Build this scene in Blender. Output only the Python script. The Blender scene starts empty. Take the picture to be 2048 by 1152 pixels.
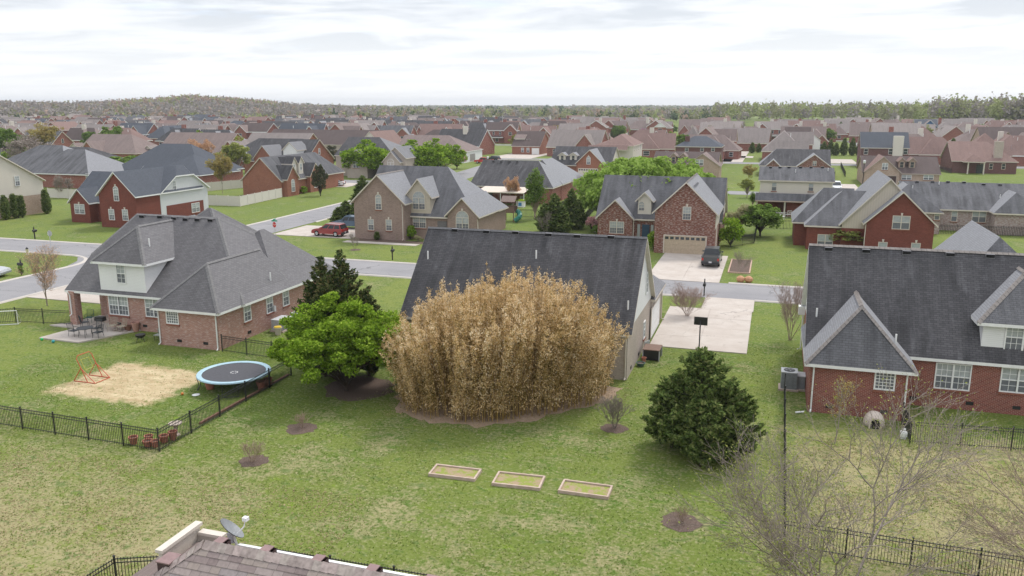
import bpy, math, random, bisect
import numpy as np
from mathutils import Vector, Matrix
R = math.radians
PI = math.pi
scn = bpy.context.scene
COL = scn.collection
rng = random.Random(7)
nrng = np.random.default_rng(11)

# ------------------------------------------------------------------ camera (17.5 m above the lawn, looking slightly down)
CAM_H = 17.5
PITCH = 12.54
YAW = 17.5
cam_d = bpy.data.cameras.new('camera')
cam = bpy.data.objects.new('camera', cam_d)
COL.objects.link(cam)
cam.location = (0, 0, CAM_H)
cam.rotation_euler = (R(90 - PITCH), 0, R(YAW))
cam_d.sensor_width = 36.0
cam_d.lens = 1650.0 / 2048.0 * 36.0
cam_d.clip_start = 0.5
cam_d.clip_end = 30000
scn.camera = cam
_th, _yw = R(PITCH), R(YAW)
FW = np.array([-math.sin(_yw) * math.cos(_th), math.cos(_yw) * math.cos(_th), -math.sin(_th)])
RT = np.array([math.cos(_yw), math.sin(_yw), 0.0])
UP = np.cross(RT, FW)
CP = np.array([0, 0, CAM_H])
def ray(px, py): return FW * 1650.0 + RT * (px - 1024) - UP * (py - 576)
def atz(px, py, z=0.0):
    "point of the world at height z seen at a place of the photograph (survey helper)"
    d = ray(px, py); return CP + d * ((z - CAM_H) / d[2])
def atx(px, py, x): d = ray(px, py); return CP + d * (x / d[0])
def aty(px, py, y): d = ray(px, py); return CP + d * (y / d[1])
def proj(x, y, z=0.0):
    v = np.array([x, y, z]) - CP; w = v @ FW
    return (1024 + 1650 * (v @ RT) / w, 576 - 1650 * (v @ UP) / w, w)

# ------------------------------------------------------------------ sky and sun: overcast spring day, sun high behind the scene
SUN_EL, SUN_AZ = 52.0, 20.0            # azimuth measured from +Y towards +X
world = bpy.data.worlds.new('World')
scn.world = world
world.use_nodes = True
wn = world.node_tree
wn.nodes.clear()
def N(t, kind, **kw):
    n = t.nodes.new(kind)
    for k, v in kw.items():
        if k.startswith('i_'):
            n.inputs[k[2:].replace('_', ' ')].default_value = v
        else:
            setattr(n, k, v)
    return n
out = N(wn, 'ShaderNodeOutputWorld')
bg = N(wn, 'ShaderNodeBackground'); bg.inputs['Strength'].default_value = 0.1
sky = N(wn, 'ShaderNodeTexSky', sky_type='NISHITA', sun_disc=False, sun_elevation=R(SUN_EL), sun_rotation=R(SUN_AZ))
tc = N(wn, 'ShaderNodeTexCoord')
sep = N(wn, 'ShaderNodeSeparateXYZ'); wn.links.new(tc.outputs['Generated'], sep.inputs[0])
zc = N(wn, 'ShaderNodeMath', operation='MAXIMUM'); wn.links.new(sep.outputs['Z'], zc.inputs[0]); zc.inputs[1].default_value = 0.0
za = N(wn, 'ShaderNodeMath', operation='ADD'); wn.links.new(zc.outputs[0], za.inputs[0]); za.inputs[1].default_value = 0.06
dx = N(wn, 'ShaderNodeMath', operation='DIVIDE'); wn.links.new(sep.outputs['X'], dx.inputs[0]); wn.links.new(za.outputs[0], dx.inputs[1])
dy = N(wn, 'ShaderNodeMath', operation='DIVIDE'); wn.links.new(sep.outputs['Y'], dy.inputs[0]); wn.links.new(za.outputs[0], dy.inputs[1])
cb = N(wn, 'ShaderNodeCombineXYZ'); wn.links.new(dx.outputs[0], cb.inputs[0]); wn.links.new(dy.outputs[0], cb.inputs[1])
mp = N(wn, 'ShaderNodeMapping'); mp.inputs['Scale'].default_value = (0.75, 1.0, 1); mp.inputs['Rotation'].default_value = (0, 0, R(12))
wn.links.new(cb.outputs[0], mp.inputs[0])
n1 = N(wn, 'ShaderNodeTexNoise', i_Scale=0.9, i_Detail=7.0, i_Roughness=0.55, i_Distortion=0.4); wn.links.new(mp.outputs[0], n1.inputs['Vector'])
r1 = N(wn, 'ShaderNodeValToRGB')
r1.color_ramp.elements[0].position = 0.41; r1.color_ramp.elements[0].color = (4.2, 4.4, 4.75, 1)
r1.color_ramp.elements[1].position = 0.68; r1.color_ramp.elements[1].color = (6.4, 6.42, 6.5, 1)
e = r1.color_ramp.elements.new(0.52); e.color = (5.5, 5.6, 5.85, 1)
wn.links.new(n1.outputs['Fac'], r1.inputs[0])
n2 = N(wn, 'ShaderNodeTexNoise', i_Scale=1.7, i_Detail=5.0, i_Roughness=0.6); wn.links.new(mp.outputs[0], n2.inputs['Vector'])
r2 = N(wn, 'ShaderNodeValToRGB')
r2.color_ramp.elements[0].position = 0.56; r2.color_ramp.elements[0].color = (0, 0, 0, 1)
r2.color_ramp.elements[1].position = 0.72; r2.color_ramp.elements[1].color = (0.45, 0.45, 0.45, 1)
wn.links.new(n2.outputs['Fac'], r2.inputs[0])
mb_ = N(wn, 'ShaderNodeMix', data_type='RGBA'); mb_.inputs['B'].default_value = (5.0, 5.8, 7.0, 1)
wn.links.new(r2.outputs[0], mb_.inputs['Factor']); wn.links.new(r1.outputs[0], mb_.inputs['A'])
# towards the horizon the cloud deck melts into pale air
hz = N(wn, 'ShaderNodeMapRange'); hz.inputs['From Min'].default_value = 0.0; hz.inputs['From Max'].default_value = 0.10
hz.inputs['To Min'].default_value = 0.95; hz.inputs['To Max'].default_value = 0.0
wn.links.new(sep.outputs['Z'], hz.inputs['Value'])
mh = N(wn, 'ShaderNodeMix', data_type='RGBA'); mh.inputs['B'].default_value = (6.5, 6.6, 6.75, 1)
wn.links.new(hz.outputs[0], mh.inputs['Factor']); wn.links.new(mb_.outputs['Result'], mh.inputs['A'])
ms = N(wn, 'ShaderNodeMix', data_type='RGBA'); ms.inputs['Factor'].default_value = 0.92
wn.links.new(sky.outputs[0], ms.inputs['A']); wn.links.new(mh.outputs['Result'], ms.inputs['B'])
# overcast rise towards the zenith, added above the frame to light the ground
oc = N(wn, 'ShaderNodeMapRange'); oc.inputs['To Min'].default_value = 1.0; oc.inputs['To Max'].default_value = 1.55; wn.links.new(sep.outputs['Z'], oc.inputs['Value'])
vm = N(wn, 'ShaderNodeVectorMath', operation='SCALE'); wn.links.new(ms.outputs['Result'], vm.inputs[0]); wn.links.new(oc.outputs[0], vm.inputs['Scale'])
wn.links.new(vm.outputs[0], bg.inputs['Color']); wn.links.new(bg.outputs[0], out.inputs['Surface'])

sun_d = bpy.data.lights.new('sun', 'SUN'); sun_d.energy = 1.5; sun_d.angle = R(14); sun_d.color = (1.0, 0.96, 0.9)
sun = bpy.data.objects.new('sun', sun_d); COL.objects.link(sun)
sd = Vector((math.sin(R(SUN_AZ)) * math.cos(R(SUN_EL)), math.cos(R(SUN_AZ)) * math.cos(R(SUN_EL)), math.sin(R(SUN_EL))))
sun.rotation_euler = (-sd).to_track_quat('-Z', 'Y').to_euler()
sun.location = (0, 60, 80)
scn.view_settings.view_transform = 'Standard'; scn.view_settings.look = 'None'
scn.view_settings.exposure = 0.78; scn.view_settings.gamma = 1.0; scn.view_settings.use_curve_mapping = False
scn.render.engine = 'CYCLES'
scn.cycles.max_bounces = 5; scn.cycles.diffuse_bounces = 2; scn.cycles.glossy_bounces = 2
scn.cycles.transparent_max_bounces = 6; scn.cycles.transmission_bounces = 2; scn.cycles.volume_bounces = 0
scn.cycles.use_denoising = True; scn.cycles.denoiser = 'OPENIMAGEDENOISE'; scn.cycles.denoising_input_passes = 'RGB_ALBEDO_NORMAL'; scn.cycles.denoising_prefilter = 'ACCURATE'
# ------------------------------------------------------------------ materials
MATS = {}
def newmat(name, rough=0.8, spec=0.3):
    m = bpy.data.materials.new(name); m.use_nodes = True
    t = m.node_tree; b = t.nodes['Principled BSDF']
    b.inputs['Roughness'].default_value = rough
    b.inputs['Specular IOR Level'].default_value = spec
    return m, t, b
def rgba(c): return (c[0], c[1], c[2], 1)
def mixc(t, fac, a, b, blend='MIX'):
    n = N(t, 'ShaderNodeMix', data_type='RGBA', blend_type=blend)
    for s, v in (('Factor', fac), ('A', a), ('B', b)):
        if isinstance(v, (int, float)): n.inputs[s].default_value = v
        elif isinstance(v, tuple): n.inputs[s].default_value = rgba(v)
        else: t.links.new(v, n.inputs[s])
    return n.outputs['Result']
def ramp(t, src, p0, p1, v0=0.0, v1=1.0):
    n = N(t, 'ShaderNodeMapRange'); n.inputs['From Min'].default_value = p0; n.inputs['From Max'].default_value = p1
    n.inputs['To Min'].default_value = v0; n.inputs['To Max'].default_value = v1
    t.links.new(src, n.inputs['Value']); return n.outputs[0]
def noise(t, vec, scale, detail=4.0, rough=0.55, stretch=None, dist=0.0):
    if stretch:
        mpn = N(t, 'ShaderNodeMapping'); mpn.inputs['Scale'].default_value = stretch; t.links.new(vec, mpn.inputs[0]); vec = mpn.outputs[0]
    n = N(t, 'ShaderNodeTexNoise', i_Scale=scale, i_Detail=detail, i_Roughness=rough, i_Distortion=dist); t.links.new(vec, n.inputs['Vector'])
    return n.outputs['Fac']
def mul(t, a, b, op='MULTIPLY'):
    n = N(t, 'ShaderNodeMath', operation=op)
    for i, v in enumerate((a, b)):
        if isinstance(v, (int, float)): n.inputs[i].default_value = v
        else: t.links.new(v, n.inputs[i])
    return n.outputs[0]
def uvn(t): return N(t, 'ShaderNodeUVMap').outputs[0]
def objn(t): return N(t, 'ShaderNodeTexCoord').outputs['Object']
def posn(t): return N(t, 'ShaderNodeNewGeometry').outputs['Position']
def bump(t, b, h, strength=0.3, dist=0.02):
    n = N(t, 'ShaderNodeBump'); n.inputs['Strength'].default_value = strength; n.inputs['Distance'].default_value = dist
    t.links.new(h, n.inputs['Height']); t.links.new(n.outputs[0], b.inputs['Normal'])
def plain(name, c, rough=0.7, spec=0.3, var=0.12, metal=0.0, scale=6.0):
    if name in MATS: return MATS[name]
    m, t, b = newmat(name, rough, spec)
    f = noise(t, objn(t), scale, 4.0)
    col = mixc(t, ramp(t, f, 0.3, 0.7), tuple(x * (1 - var) for x in c), tuple(min(1, x * (1 + var)) for x in c))
    t.links.new(col, b.inputs['Base Color']); b.inputs['Metallic'].default_value = metal
    MATS[name] = m; return m
def brick(name, c1, c2, mortar, white=0.0, wcol=(0.55, 0.47, 0.42), patch=0.2):
    if name in MATS: return MATS[name]
    m, t, b = newmat(name, 0.85, 0.2)
    uv = uvn(t)
    def bt(a, c, mo, bias):
        n = N(t, 'ShaderNodeTexBrick', offset=0.5)
        n.inputs['Color1'].default_value = rgba(a); n.inputs['Color2'].default_value = rgba(c); n.inputs['Mortar'].default_value = rgba(mo)
        n.inputs['Scale'].default_value = 1.0; n.inputs['Mortar Size'].default_value = 0.009; n.inputs['Mortar Smooth'].default_value = 0.2
        n.inputs['Bias'].default_value = bias; n.inputs['Brick Width'].default_value = 0.21; n.inputs['Row Height'].default_value = 0.075
        t.links.new(uv, n.inputs['Vector']); return n
    a = bt(c1, c2, mortar, 0.0)
    col = a.outputs['Color']
    if white > 0:
        w = noise(t, uv, 1.0, 2.0, 0.5, stretch=(3.2, 11.0, 1))
        wm = ramp(t, w, 0.62 - white * 0.2, 0.70 - white * 0.2)
        col = mixc(t, mul(t, wm, 0.75), col, wcol)
    p = noise(t, uv, 0.45, 5.0, 0.6)
    col = mixc(t, ramp(t, p, 0.3, 0.7), col, mixc(t, 1.0, col, tuple([1 - patch] * 3), 'MULTIPLY'))
    v = noise(t, uv, 0.7, 3.0, 0.6, stretch=(1.0, 0.25, 1))
    col = mixc(t, ramp(t, v, 0.55, 0.8, 0.0, 0.25), col, tuple(min(1, x * 1.5) for x in c2))
    t.links.new(col, b.inputs['Base Color'])
    bump(t, b, mul(t, a.outputs['Fac'], -1.0), 0.5, 0.008)
    MATS[name] = m; return m
def shingle(name, c1, c2, line=0.45, streak=0.0, scol=(0.03, 0.03, 0.033), pale=0.0, w=0.33, h=0.145):
    if name in MATS: return MATS[name]
    m, t, b = newmat(name, 0.92, 0.15)
    uv = uvn(t)
    n = N(t, 'ShaderNodeTexBrick', offset=0.5)
    n.inputs['Color1'].default_value = rgba(c1); n.inputs['Color2'].default_value = rgba(c2)
    n.inputs['Mortar'].default_value = rgba(tuple(x * line for x in c1)); n.inputs['Scale'].default_value = 1.0
    n.inputs['Mortar Size'].default_value = 0.016; n.inputs['Mortar Smooth'].default_value = 0.35
    n.inputs['Brick Width'].default_value = w; n.inputs['Row Height'].default_value = h; n.inputs['Bias'].default_value = -0.1
    t.links.new(uv, n.inputs['Vector'])
    col = n.outputs['Color']
    g = noise(t, uv, 7.0, 4.0, 0.7)
    col = mixc(t, ramp(t, g, 0.35, 0.75, 0.0, 0.35), col, tuple(min(1, x * 1.6) for x in c2))
    if streak > 0:
        s1 = noise(t, uv, 1.0, 5.0, 0.62, stretch=(1.15, 0.14, 1), dist=0.25)
        s2 = noise(t, uv, 0.28, 4.0, 0.6)
        s = mul(t, ramp(t, s1, 0.36, 0.62), ramp(t, s2, 0.25, 0.6))
        col = mixc(t, mul(t, s, streak), col, scol)
    if pale > 0:
        p1 = noise(t, uv, 1.0, 4.0, 0.6, stretch=(1.6, 0.3, 1), dist=0.2)
        col = mixc(t, mul(t, ramp(t, p1, 0.55, 0.8), pale), col, (0.27, 0.27, 0.285))
    t.links.new(col, b.inputs['Base Color'])
    bump(t, b, mul(t, n.outputs['Fac'], -1.0), 0.6, 0.012)
    MATS[name] = m; return m
def siding(name, c, step=0.115, vertical=False, line=0.72):
    if name in MATS: return MATS[name]
    m, t, b = newmat(name, 0.6, 0.3)
    s = N(t, 'ShaderNodeSeparateXYZ'); t.links.new(uvn(t), s.inputs[0])
    q = mul(t, s.outputs['X' if vertical else 'Y'], 1.0 / step)
    f = mul(t, q, 0.0, 'FRACT')
    ln = ramp(t, f, 0.0, 0.16, 1.0, 0.0)
    st = noise(t, uvn(t), 0.8, 4.0, 0.6, stretch=(1, 0.4, 1))
    col = mixc(t, ramp(t, st, 0.3, 0.8, 0.0, 0.5), c, tuple(x * 0.88 for x in c))
    col = mixc(t, ln, col, tuple(x * line for x in c))
    t.links.new(col, b.inputs['Base Color'])
    bump(t, b, f, 0.4, 0.012)
    MATS[name] = m; return m

WHITE = plain('white_trim', (0.78, 0.78, 0.77), 0.5, 0.4, 0.05)
CREAM = plain('cream_trim', (0.62, 0.56, 0.49), 0.55, 0.4, 0.06)
TAN = plain('tan_trim', (0.42, 0.36, 0.30), 0.6, 0.3, 0.06)
BLACK = plain('black_metal', (0.02, 0.02, 0.022), 0.45, 0.5, 0.2)
DARK = plain('dark_opening', (0.012, 0.012, 0.013), 0.7, 0.2)
CONC_TRIM = plain('foundation', (0.45, 0.36, 0.31), 0.9, 0.1)

RED_B = brick('red_brick', (0.29, 0.075, 0.055), (0.20, 0.048, 0.04), (0.46, 0.34, 0.28), 0.0)
RED_FLAT = brick('deep_red_brick', (0.22, 0.058, 0.042), (0.15, 0.038, 0.03), (0.27, 0.13, 0.1), 0.0)
ORANGE_B = brick('orange_brick', (0.36, 0.14, 0.09), (0.25, 0.085, 0.055), (0.38, 0.24, 0.18), 0.0)
PINK_B = brick('pink_brick', (0.46, 0.235, 0.185), (0.37, 0.175, 0.14), (0.50, 0.40, 0.35), 0.45, (0.55, 0.42, 0.37))
MIX_B = brick('mottled_red_brick', (0.24, 0.08, 0.055), (0.155, 0.048, 0.038), (0.30, 0.18, 0.14), 0.55, (0.46, 0.38, 0.34))
TAUPE_B = brick('taupe_brick', (0.37, 0.265, 0.22), (0.27, 0.185, 0.15), (0.33, 0.27, 0.24), 0.2, (0.37, 0.29, 0.26))
TAN_B = brick('tan_brick', (0.46, 0.33, 0.25), (0.37, 0.25, 0.185), (0.50, 0.43, 0.37), 0.3, (0.52, 0.44, 0.38))
BEIGE_B = brick('beige_brick', (0.50, 0.42, 0.36), (0.43, 0.35, 0.30), (0.55, 0.50, 0.46), 0.2, (0.56, 0.50, 0.46))
MAROON_B = brick('maroon_brick', (0.17, 0.065, 0.062), (0.115, 0.045, 0.045), (0.27, 0.2, 0.18), 0.0)
WHEAT_B = brick('mixed_pale_brick', (0.34, 0.21, 0.19), (0.25, 0.14, 0.13), (0.45, 0.4, 0.37), 0.9, (0.52, 0.46, 0.43))
WSID = siding('white_siding', (0.80, 0.80, 0.80))
GSID = siding('pale_grey_siding', (0.62, 0.63, 0.65))
CSID = siding('cream_siding', (0.66, 0.61, 0.54))
TSID = siding('tan_board_siding', (0.50, 0.44, 0.36), 0.2)
BBSID = siding('board_and_batten', (0.56, 0.50, 0.42), 0.28, True)
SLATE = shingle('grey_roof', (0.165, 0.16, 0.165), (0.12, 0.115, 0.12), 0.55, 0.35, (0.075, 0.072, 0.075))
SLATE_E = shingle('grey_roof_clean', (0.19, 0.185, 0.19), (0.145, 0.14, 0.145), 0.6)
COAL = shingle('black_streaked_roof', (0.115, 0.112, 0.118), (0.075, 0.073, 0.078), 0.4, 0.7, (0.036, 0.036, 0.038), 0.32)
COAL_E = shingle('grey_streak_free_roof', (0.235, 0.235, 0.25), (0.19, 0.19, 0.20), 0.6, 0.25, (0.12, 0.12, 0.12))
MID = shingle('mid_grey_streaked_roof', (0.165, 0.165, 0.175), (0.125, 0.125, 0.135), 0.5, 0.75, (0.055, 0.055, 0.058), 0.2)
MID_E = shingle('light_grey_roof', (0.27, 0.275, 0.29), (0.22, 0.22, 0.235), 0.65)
BLUE = shingle('blue_grey_roof', (0.105, 0.115, 0.135), (0.08, 0.088, 0.105), 0.6, 0.2, (0.06, 0.062, 0.07))
BROWN = shingle('brown_roof', (0.255, 0.20, 0.185), (0.205, 0.16, 0.15), 0.6, 0.35, (0.10, 0.08, 0.075))
BROWN_D = shingle('dark_brown_roof', (0.13, 0.10, 0.095), (0.10, 0.077, 0.074), 0.6, 0.4, (0.06, 0.05, 0.048))
REDROOF = shingle('red_brown_roof', (0.265, 0.18, 0.16), (0.21, 0.14, 0.125), 0.6, 0.3, (0.13, 0.085, 0.078))
GREIGE = shingle('weathered_grey_brown_roof', (0.29, 0.25, 0.235), (0.235, 0.205, 0.195), 0.6, 0.35, (0.12, 0.105, 0.1))

def glass(name, c, rough=0.12):
    m, t, b = newmat(name, rough, 0.6)
    f = noise(t, objn(t), 3.0, 3.0)
    t.links.new(mixc(t, ramp(t, f, 0.35, 0.65), tuple(x * 0.8 for x in c), c), b.inputs['Base Color'])
    MATS[name] = m; return m
GL_UP = glass('glass_over_blinds', (0.42, 0.45, 0.46))
GL_LO = glass('glass_behind_screen', (0.15, 0.16, 0.18), 0.5)
GL_DK = glass('dark_glass', (0.05, 0.06, 0.07))
GL_CAR = glass('car_glass', (0.02, 0.025, 0.03), 0.06)
SILL = plain('brick_sill', (0.26, 0.11, 0.08), 0.9, 0.1)

def ground_like(name, fn, rough=0.95):
    m, t, b = newmat(name, rough, 0.1)
    col, h = fn(t)
    t.links.new(col, b.inputs['Base Color'])
    if h is not None: bump(t, b, h, 0.6, 0.05)
    MATS[name] = m; return m
def rect_mask(t, P, x0, x1, y0, y1, soft):
    s = N(t, 'ShaderNodeSeparateXYZ'); t.links.new(P, s.inputs[0])
    a = ramp(t, s.outputs['X'], x0 - soft, x0 + soft); b_ = ramp(t, s.outputs['X'], x1 - soft, x1 + soft, 1, 0)
    c = ramp(t, s.outputs['Y'], y0 - soft, y0 + soft); d = ramp(t, s.outputs['Y'], y1 - soft, y1 + soft, 1, 0)
    return mul(t, mul(t, a, b_), mul(t, c, d))
def grass_fn(t):
    P = posn(t)
    big = noise(t, P, 0.035, 3.0, 0.5); med = noise(t, P, 0.28, 4.0, 0.6); sm = noise(t, P, 1.3, 5.0, 0.65, stretch=(1, 1.25, 1)); fine = noise(t, P, 5.5, 4.0, 0.75)
    blade = noise(t, P, 22.0, 3.0, 0.8)
    col = mixc(t, ramp(t, big, 0.35, 0.65), (0.155, 0.205, 0.044), (0.215, 0.25, 0.064))
    col = mixc(t, ramp(t, med, 0.46, 0.60, 0.0, 0.8), col, (0.095, 0.17, 0.03))
    # straw-coloured winter grass, thickest on the field at the left and in the yard at the right
    near = mul(t, mul(t, rect_mask(t, P, -70, -20, 6, 31, 7.0), 0.115), mul(t, rect_mask(t, P, 1.6, 30, 31, 46, 2.5), 0.135), 'ADD')
    near = mul(t, near, mul(t, rect_mask(t, P, -26, 1.4, 20, 50, 4.0), 0.018), 'ADD')
    near = mul(t, near, mul(t, rect_mask(t, P, -14, 3.0, 22, 33, 2.5), 0.03), 'ADD')
    k = mul(t, mul(t, med, 0.42), mul(t, mul(t, sm, 0.45), mul(t, fine, 0.30), 'ADD'), 'ADD')
    k = mul(t, k, near, 'ADD')
    col = mixc(t, ramp(t, k, 0.60, 0.72, 0.0, 0.85), col, (0.42, 0.35, 0.20))
    col = mixc(t, ramp(t, sm, 0.54, 0.64, 0.0, 0.7), col, (0.075, 0.155, 0.025))
    lush = noise(t, P, 0.9, 3.0, 0.6, stretch=(1, 1.6, 1))
    col = mixc(t, ramp(t, lush, 0.62, 0.72, 0.0, 0.7), col, (0.20, 0.29, 0.03))
    col = mixc(t, ramp(t, fine, 0.34, 0.46, 0.55, 0.0), col, (0.07, 0.125, 0.025))
    col = mixc(t, ramp(t, fine, 0.54, 0.66, 0.0, 0.6), col, (0.42, 0.40, 0.24))
    col = mixc(t, ramp(t, blade, 0.35, 0.65, 0.0, 0.5), col, mixc(t, 1.0, col, (0.5, 0.55, 0.45), 'MULTIPLY'))
    # the dead patch of the fenced yard, ragged and grown through
    nz = N(t, 'ShaderNodeTexNoise', i_Scale=0.9, i_Detail=5.0, i_Roughness=0.7); t.links.new(P, nz.inputs['Vector'])
    vd = N(t, 'ShaderNodeVectorMath', operation='MULTIPLY_ADD'); t.links.new(nz.outputs['Color'], vd.inputs[0]); vd.inputs[1].default_value = (2.6, 2.6, 0); t.links.new(P, vd.inputs[2])
    pm_ = rect_mask(t, vd.outputs[0], -41.2, -33.3, 39.0, 45.4, 0.35)
    g2 = noise(t, P, 2.2, 5.0, 0.7)
    sc_ = mixc(t, ramp(t, noise(t, P, 1.1, 5.0, 0.7, stretch=(0.5, 1.3, 1)), 0.35, 0.65), (0.42, 0.31, 0.18), (0.62, 0.51, 0.33))
    col = mixc(t, mul(t, pm_, ramp(t, g2, 0.56, 0.66, 0.95, 0.25)), col, sc_)
    return col, mul(t, mul(t, fine, 0.5), blade, 'ADD')
GRASS = ground_like('lawn_grass', grass_fn)
def crack(t, P, col, scale, width, c, amt):
    nz = N(t, 'ShaderNodeTexNoise', i_Scale=1.2, i_Detail=3.0); t.links.new(P, nz.inputs['Vector'])
    vm_ = N(t, 'ShaderNodeVectorMath', operation='MULTIPLY_ADD'); t.links.new(nz.outputs['Color'], vm_.inputs[0]); vm_.inputs[1].default_value = (1.6, 1.6, 0); t.links.new(P, vm_.inputs[2])
    v = N(t, 'ShaderNodeTexVoronoi', feature='DISTANCE_TO_EDGE'); v.inputs['Scale'].default_value = scale; t.links.new(vm_.outputs[0], v.inputs['Vector'])
    brk = noise(t, P, 0.3, 2.0)
    return mixc(t, mul(t, ramp(t, v.outputs['Distance'], width * 0.3, width, amt, 0.0), ramp(t, brk, 0.4, 0.55)), col, c)
def asphalt_fn(t):
    P = posn(t); a = noise(t, P, 0.25, 4.0); f = noise(t, P, 14.0, 3.0, 0.8); s = noise(t, P, 0.5, 3.0, 0.5, stretch=(0.06, 1.6, 1))
    col = mixc(t, ramp(t, a, 0.3, 0.7), (0.27, 0.265, 0.275), (0.33, 0.32, 0.325))
    col = mixc(t, ramp(t, s, 0.35, 0.7, 0.0, 0.35), col, (0.22, 0.215, 0.225))
    col = crack(t, P, col, 0.16, 0.012, (0.10, 0.10, 0.105), 0.6)
    return mixc(t, ramp(t, f, 0.3, 0.7, 0.0, 0.3), col, (0.19, 0.19, 0.195)), None
ASPH = ground_like('worn_asphalt', asphalt_fn)
def conc_fn(t):
    P = posn(t); a = noise(t, P, 0.6, 5.0, 0.6); f = noise(t, P, 9.0, 3.0, 0.7); s = noise(t, P, 0.35, 4.0, 0.6, stretch=(0.5, 1.5, 1))
    col = mixc(t, ramp(t, a, 0.3, 0.7), (0.45, 0.395, 0.35), (0.55, 0.50, 0.455))
    col = mixc(t, ramp(t, s, 0.45, 0.75, 0.0, 0.4), col, (0.42, 0.35, 0.30))
    o = noise(t, P, 1.7, 2.0); col = mixc(t, ramp(t, o, 0.66, 0.74, 0.0, 0.35), col, (0.24, 0.2, 0.17))
    col = crack(t, P, col, 0.22, 0.008, (0.2, 0.17, 0.15), 0.5)
    return mixc(t, ramp(t, f, 0.3, 0.8, 0.0, 0.25), col, (0.45, 0.41, 0.37)), None
CONC = ground_like('driveway_concrete', conc_fn)
def curb_fn(t):
    P = posn(t); a = noise(t, P, 0.8, 4.0)
    return mixc(t, ramp(t, a, 0.3, 0.7), (0.46, 0.42, 0.38), (0.55, 0.51, 0.47)), None
CURB = ground_like('kerb_concrete', curb_fn)
def mulch_fn(t):
    P = posn(t); f = noise(t, P, 16.0, 3.0, 0.8)
    return mixc(t, ramp(t, f, 0.3, 0.7), (0.075, 0.052, 0.042), (0.20, 0.15, 0.125)), f
MULCH = ground_like('dark_mulch', mulch_fn)
def straw_fn(t):
    P = posn(t); a = noise(t, P, 1.2, 5.0, 0.7, stretch=(0.5, 1.3, 1)); f = noise(t, P, 12.0, 3.0, 0.8)
    col = mixc(t, ramp(t, a, 0.3, 0.7), (0.42, 0.33, 0.19), (0.60, 0.50, 0.32))
    g = noise(t, P, 2.5, 4.0, 0.7)
    col = mixc(t, ramp(t, g, 0.50, 0.62, 0.0, 0.75), col, (0.20, 0.22, 0.07))
    return mixc(t, ramp(t, f, 0.4, 0.75, 0.0, 0.6), col, (0.58, 0.48, 0.32)), f
STRAW = ground_like('dead_straw_grass', straw_fn)
def litter_fn(t):
    P = posn(t); a = noise(t, P, 1.0, 5.0, 0.7); f = noise(t, P, 14.0, 3.0, 0.8)
    col = mixc(t, ramp(t, a, 0.3, 0.7), (0.26, 0.18, 0.125), (0.38, 0.28, 0.205))
    return mixc(t, ramp(t, f, 0.4, 0.7, 0.0, 0.6), col, (0.47, 0.37, 0.28)), f
LITTER = ground_like('leaf_litter', litter_fn)
def wood_pale_fn(t):
    P = posn(t); a = noise(t, P, 3.0, 4.0); return mixc(t, ramp(t, a, 0.3, 0.7), (0.42, 0.32, 0.26), (0.56, 0.45, 0.38)), None
PALEWOOD = ground_like('weathered_board', wood_pale_fn)
BARK = plain('grey_bark', (0.30, 0.255, 0.22), 0.95, 0.1, 0.3, scale=20)
BARK_D = plain('dark_bark', (0.07, 0.055, 0.045), 0.95, 0.1, 0.3, scale=20)
BARK_R = plain('reddish_twig_bark', (0.38, 0.29, 0.25), 0.95, 0.1, 0.25, scale=20)

def leafmat(name, cols, trans=0.3, rough=0.6, attr=False):
    "leaf colour varies from leaf to leaf"
    m = bpy.data.materials.new(name); m.use_nodes = True; t = m.node_tree; t.nodes.clear()
    o = N(t, 'ShaderNodeOutputMaterial'); d = N(t, 'ShaderNodeBsdfDiffuse'); tr = N(t, 'ShaderNodeBsdfTranslucent'); mx = N(t, 'ShaderNodeMixShader')
    mx.inputs[0].default_value = trans
    g = N(t, 'ShaderNodeNewGeometry'); cr = N(t, 'ShaderNodeValToRGB'); cr.color_ramp.interpolation = 'LINEAR'
    el = cr.color_ramp.elements
    while len(el) < len(cols): el.new(0.5)
    for i, c in enumerate(cols):
        el[i].position = i / (len(cols) - 1); el[i].color = rgba(c)
    if attr:
        a = N(t, 'ShaderNodeAttribute', attribute_name='tone'); src = a.outputs['Fac']
        rnd = mul(t, mul(t, g.outputs['Random Per Island'], 0.5), src, 'ADD'); src = mul(t, rnd, 0.25, 'SUBTRACT')
    else: src = g.outputs['Random Per Island']
    t.links.new(src, cr.inputs[0])
    for s in (d, tr): t.links.new(cr.outputs[0], s.inputs['Color'])
    t.links.new(d.outputs[0], mx.inputs[1]); t.links.new(tr.outputs[0], mx.inputs[2]); t.links.new(mx.outputs[0], o.inputs['Surface'])
    MATS[name] = m; return m
L_MAPLE = leafmat('bright_maple_leaves', [(0.11, 0.20, 0.018), (0.19, 0.31, 0.026), (0.28, 0.42, 0.045), (0.38, 0.50, 0.075)], 0.4)
L_LIME = leafmat('lime_willow_leaves', [(0.18, 0.29, 0.045), (0.29, 0.42, 0.085), (0.40, 0.53, 0.15)], 0.35)
L_MIDG = leafmat('mid_green_leaves', [(0.09, 0.16, 0.03), (0.16, 0.25, 0.05), (0.25, 0.35, 0.08)], 0.3)
L_CEDAR = leafmat('dark_cedar_sprays', [(0.055, 0.09, 0.028), (0.11, 0.165, 0.045), (0.18, 0.24, 0.07), (0.27, 0.29, 0.11)], 0.3)
L_JUN = leafmat('olive_juniper_sprays', [(0.03, 0.052, 0.02), (0.06, 0.095, 0.03), (0.12, 0.145, 0.05), (0.19, 0.15, 0.07)], 0.15)
L_HOLLY = leafmat('magnolia_leaves', [(0.05, 0.075, 0.035), (0.10, 0.11, 0.06), (0.19, 0.15, 0.10)], 0.1)
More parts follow.
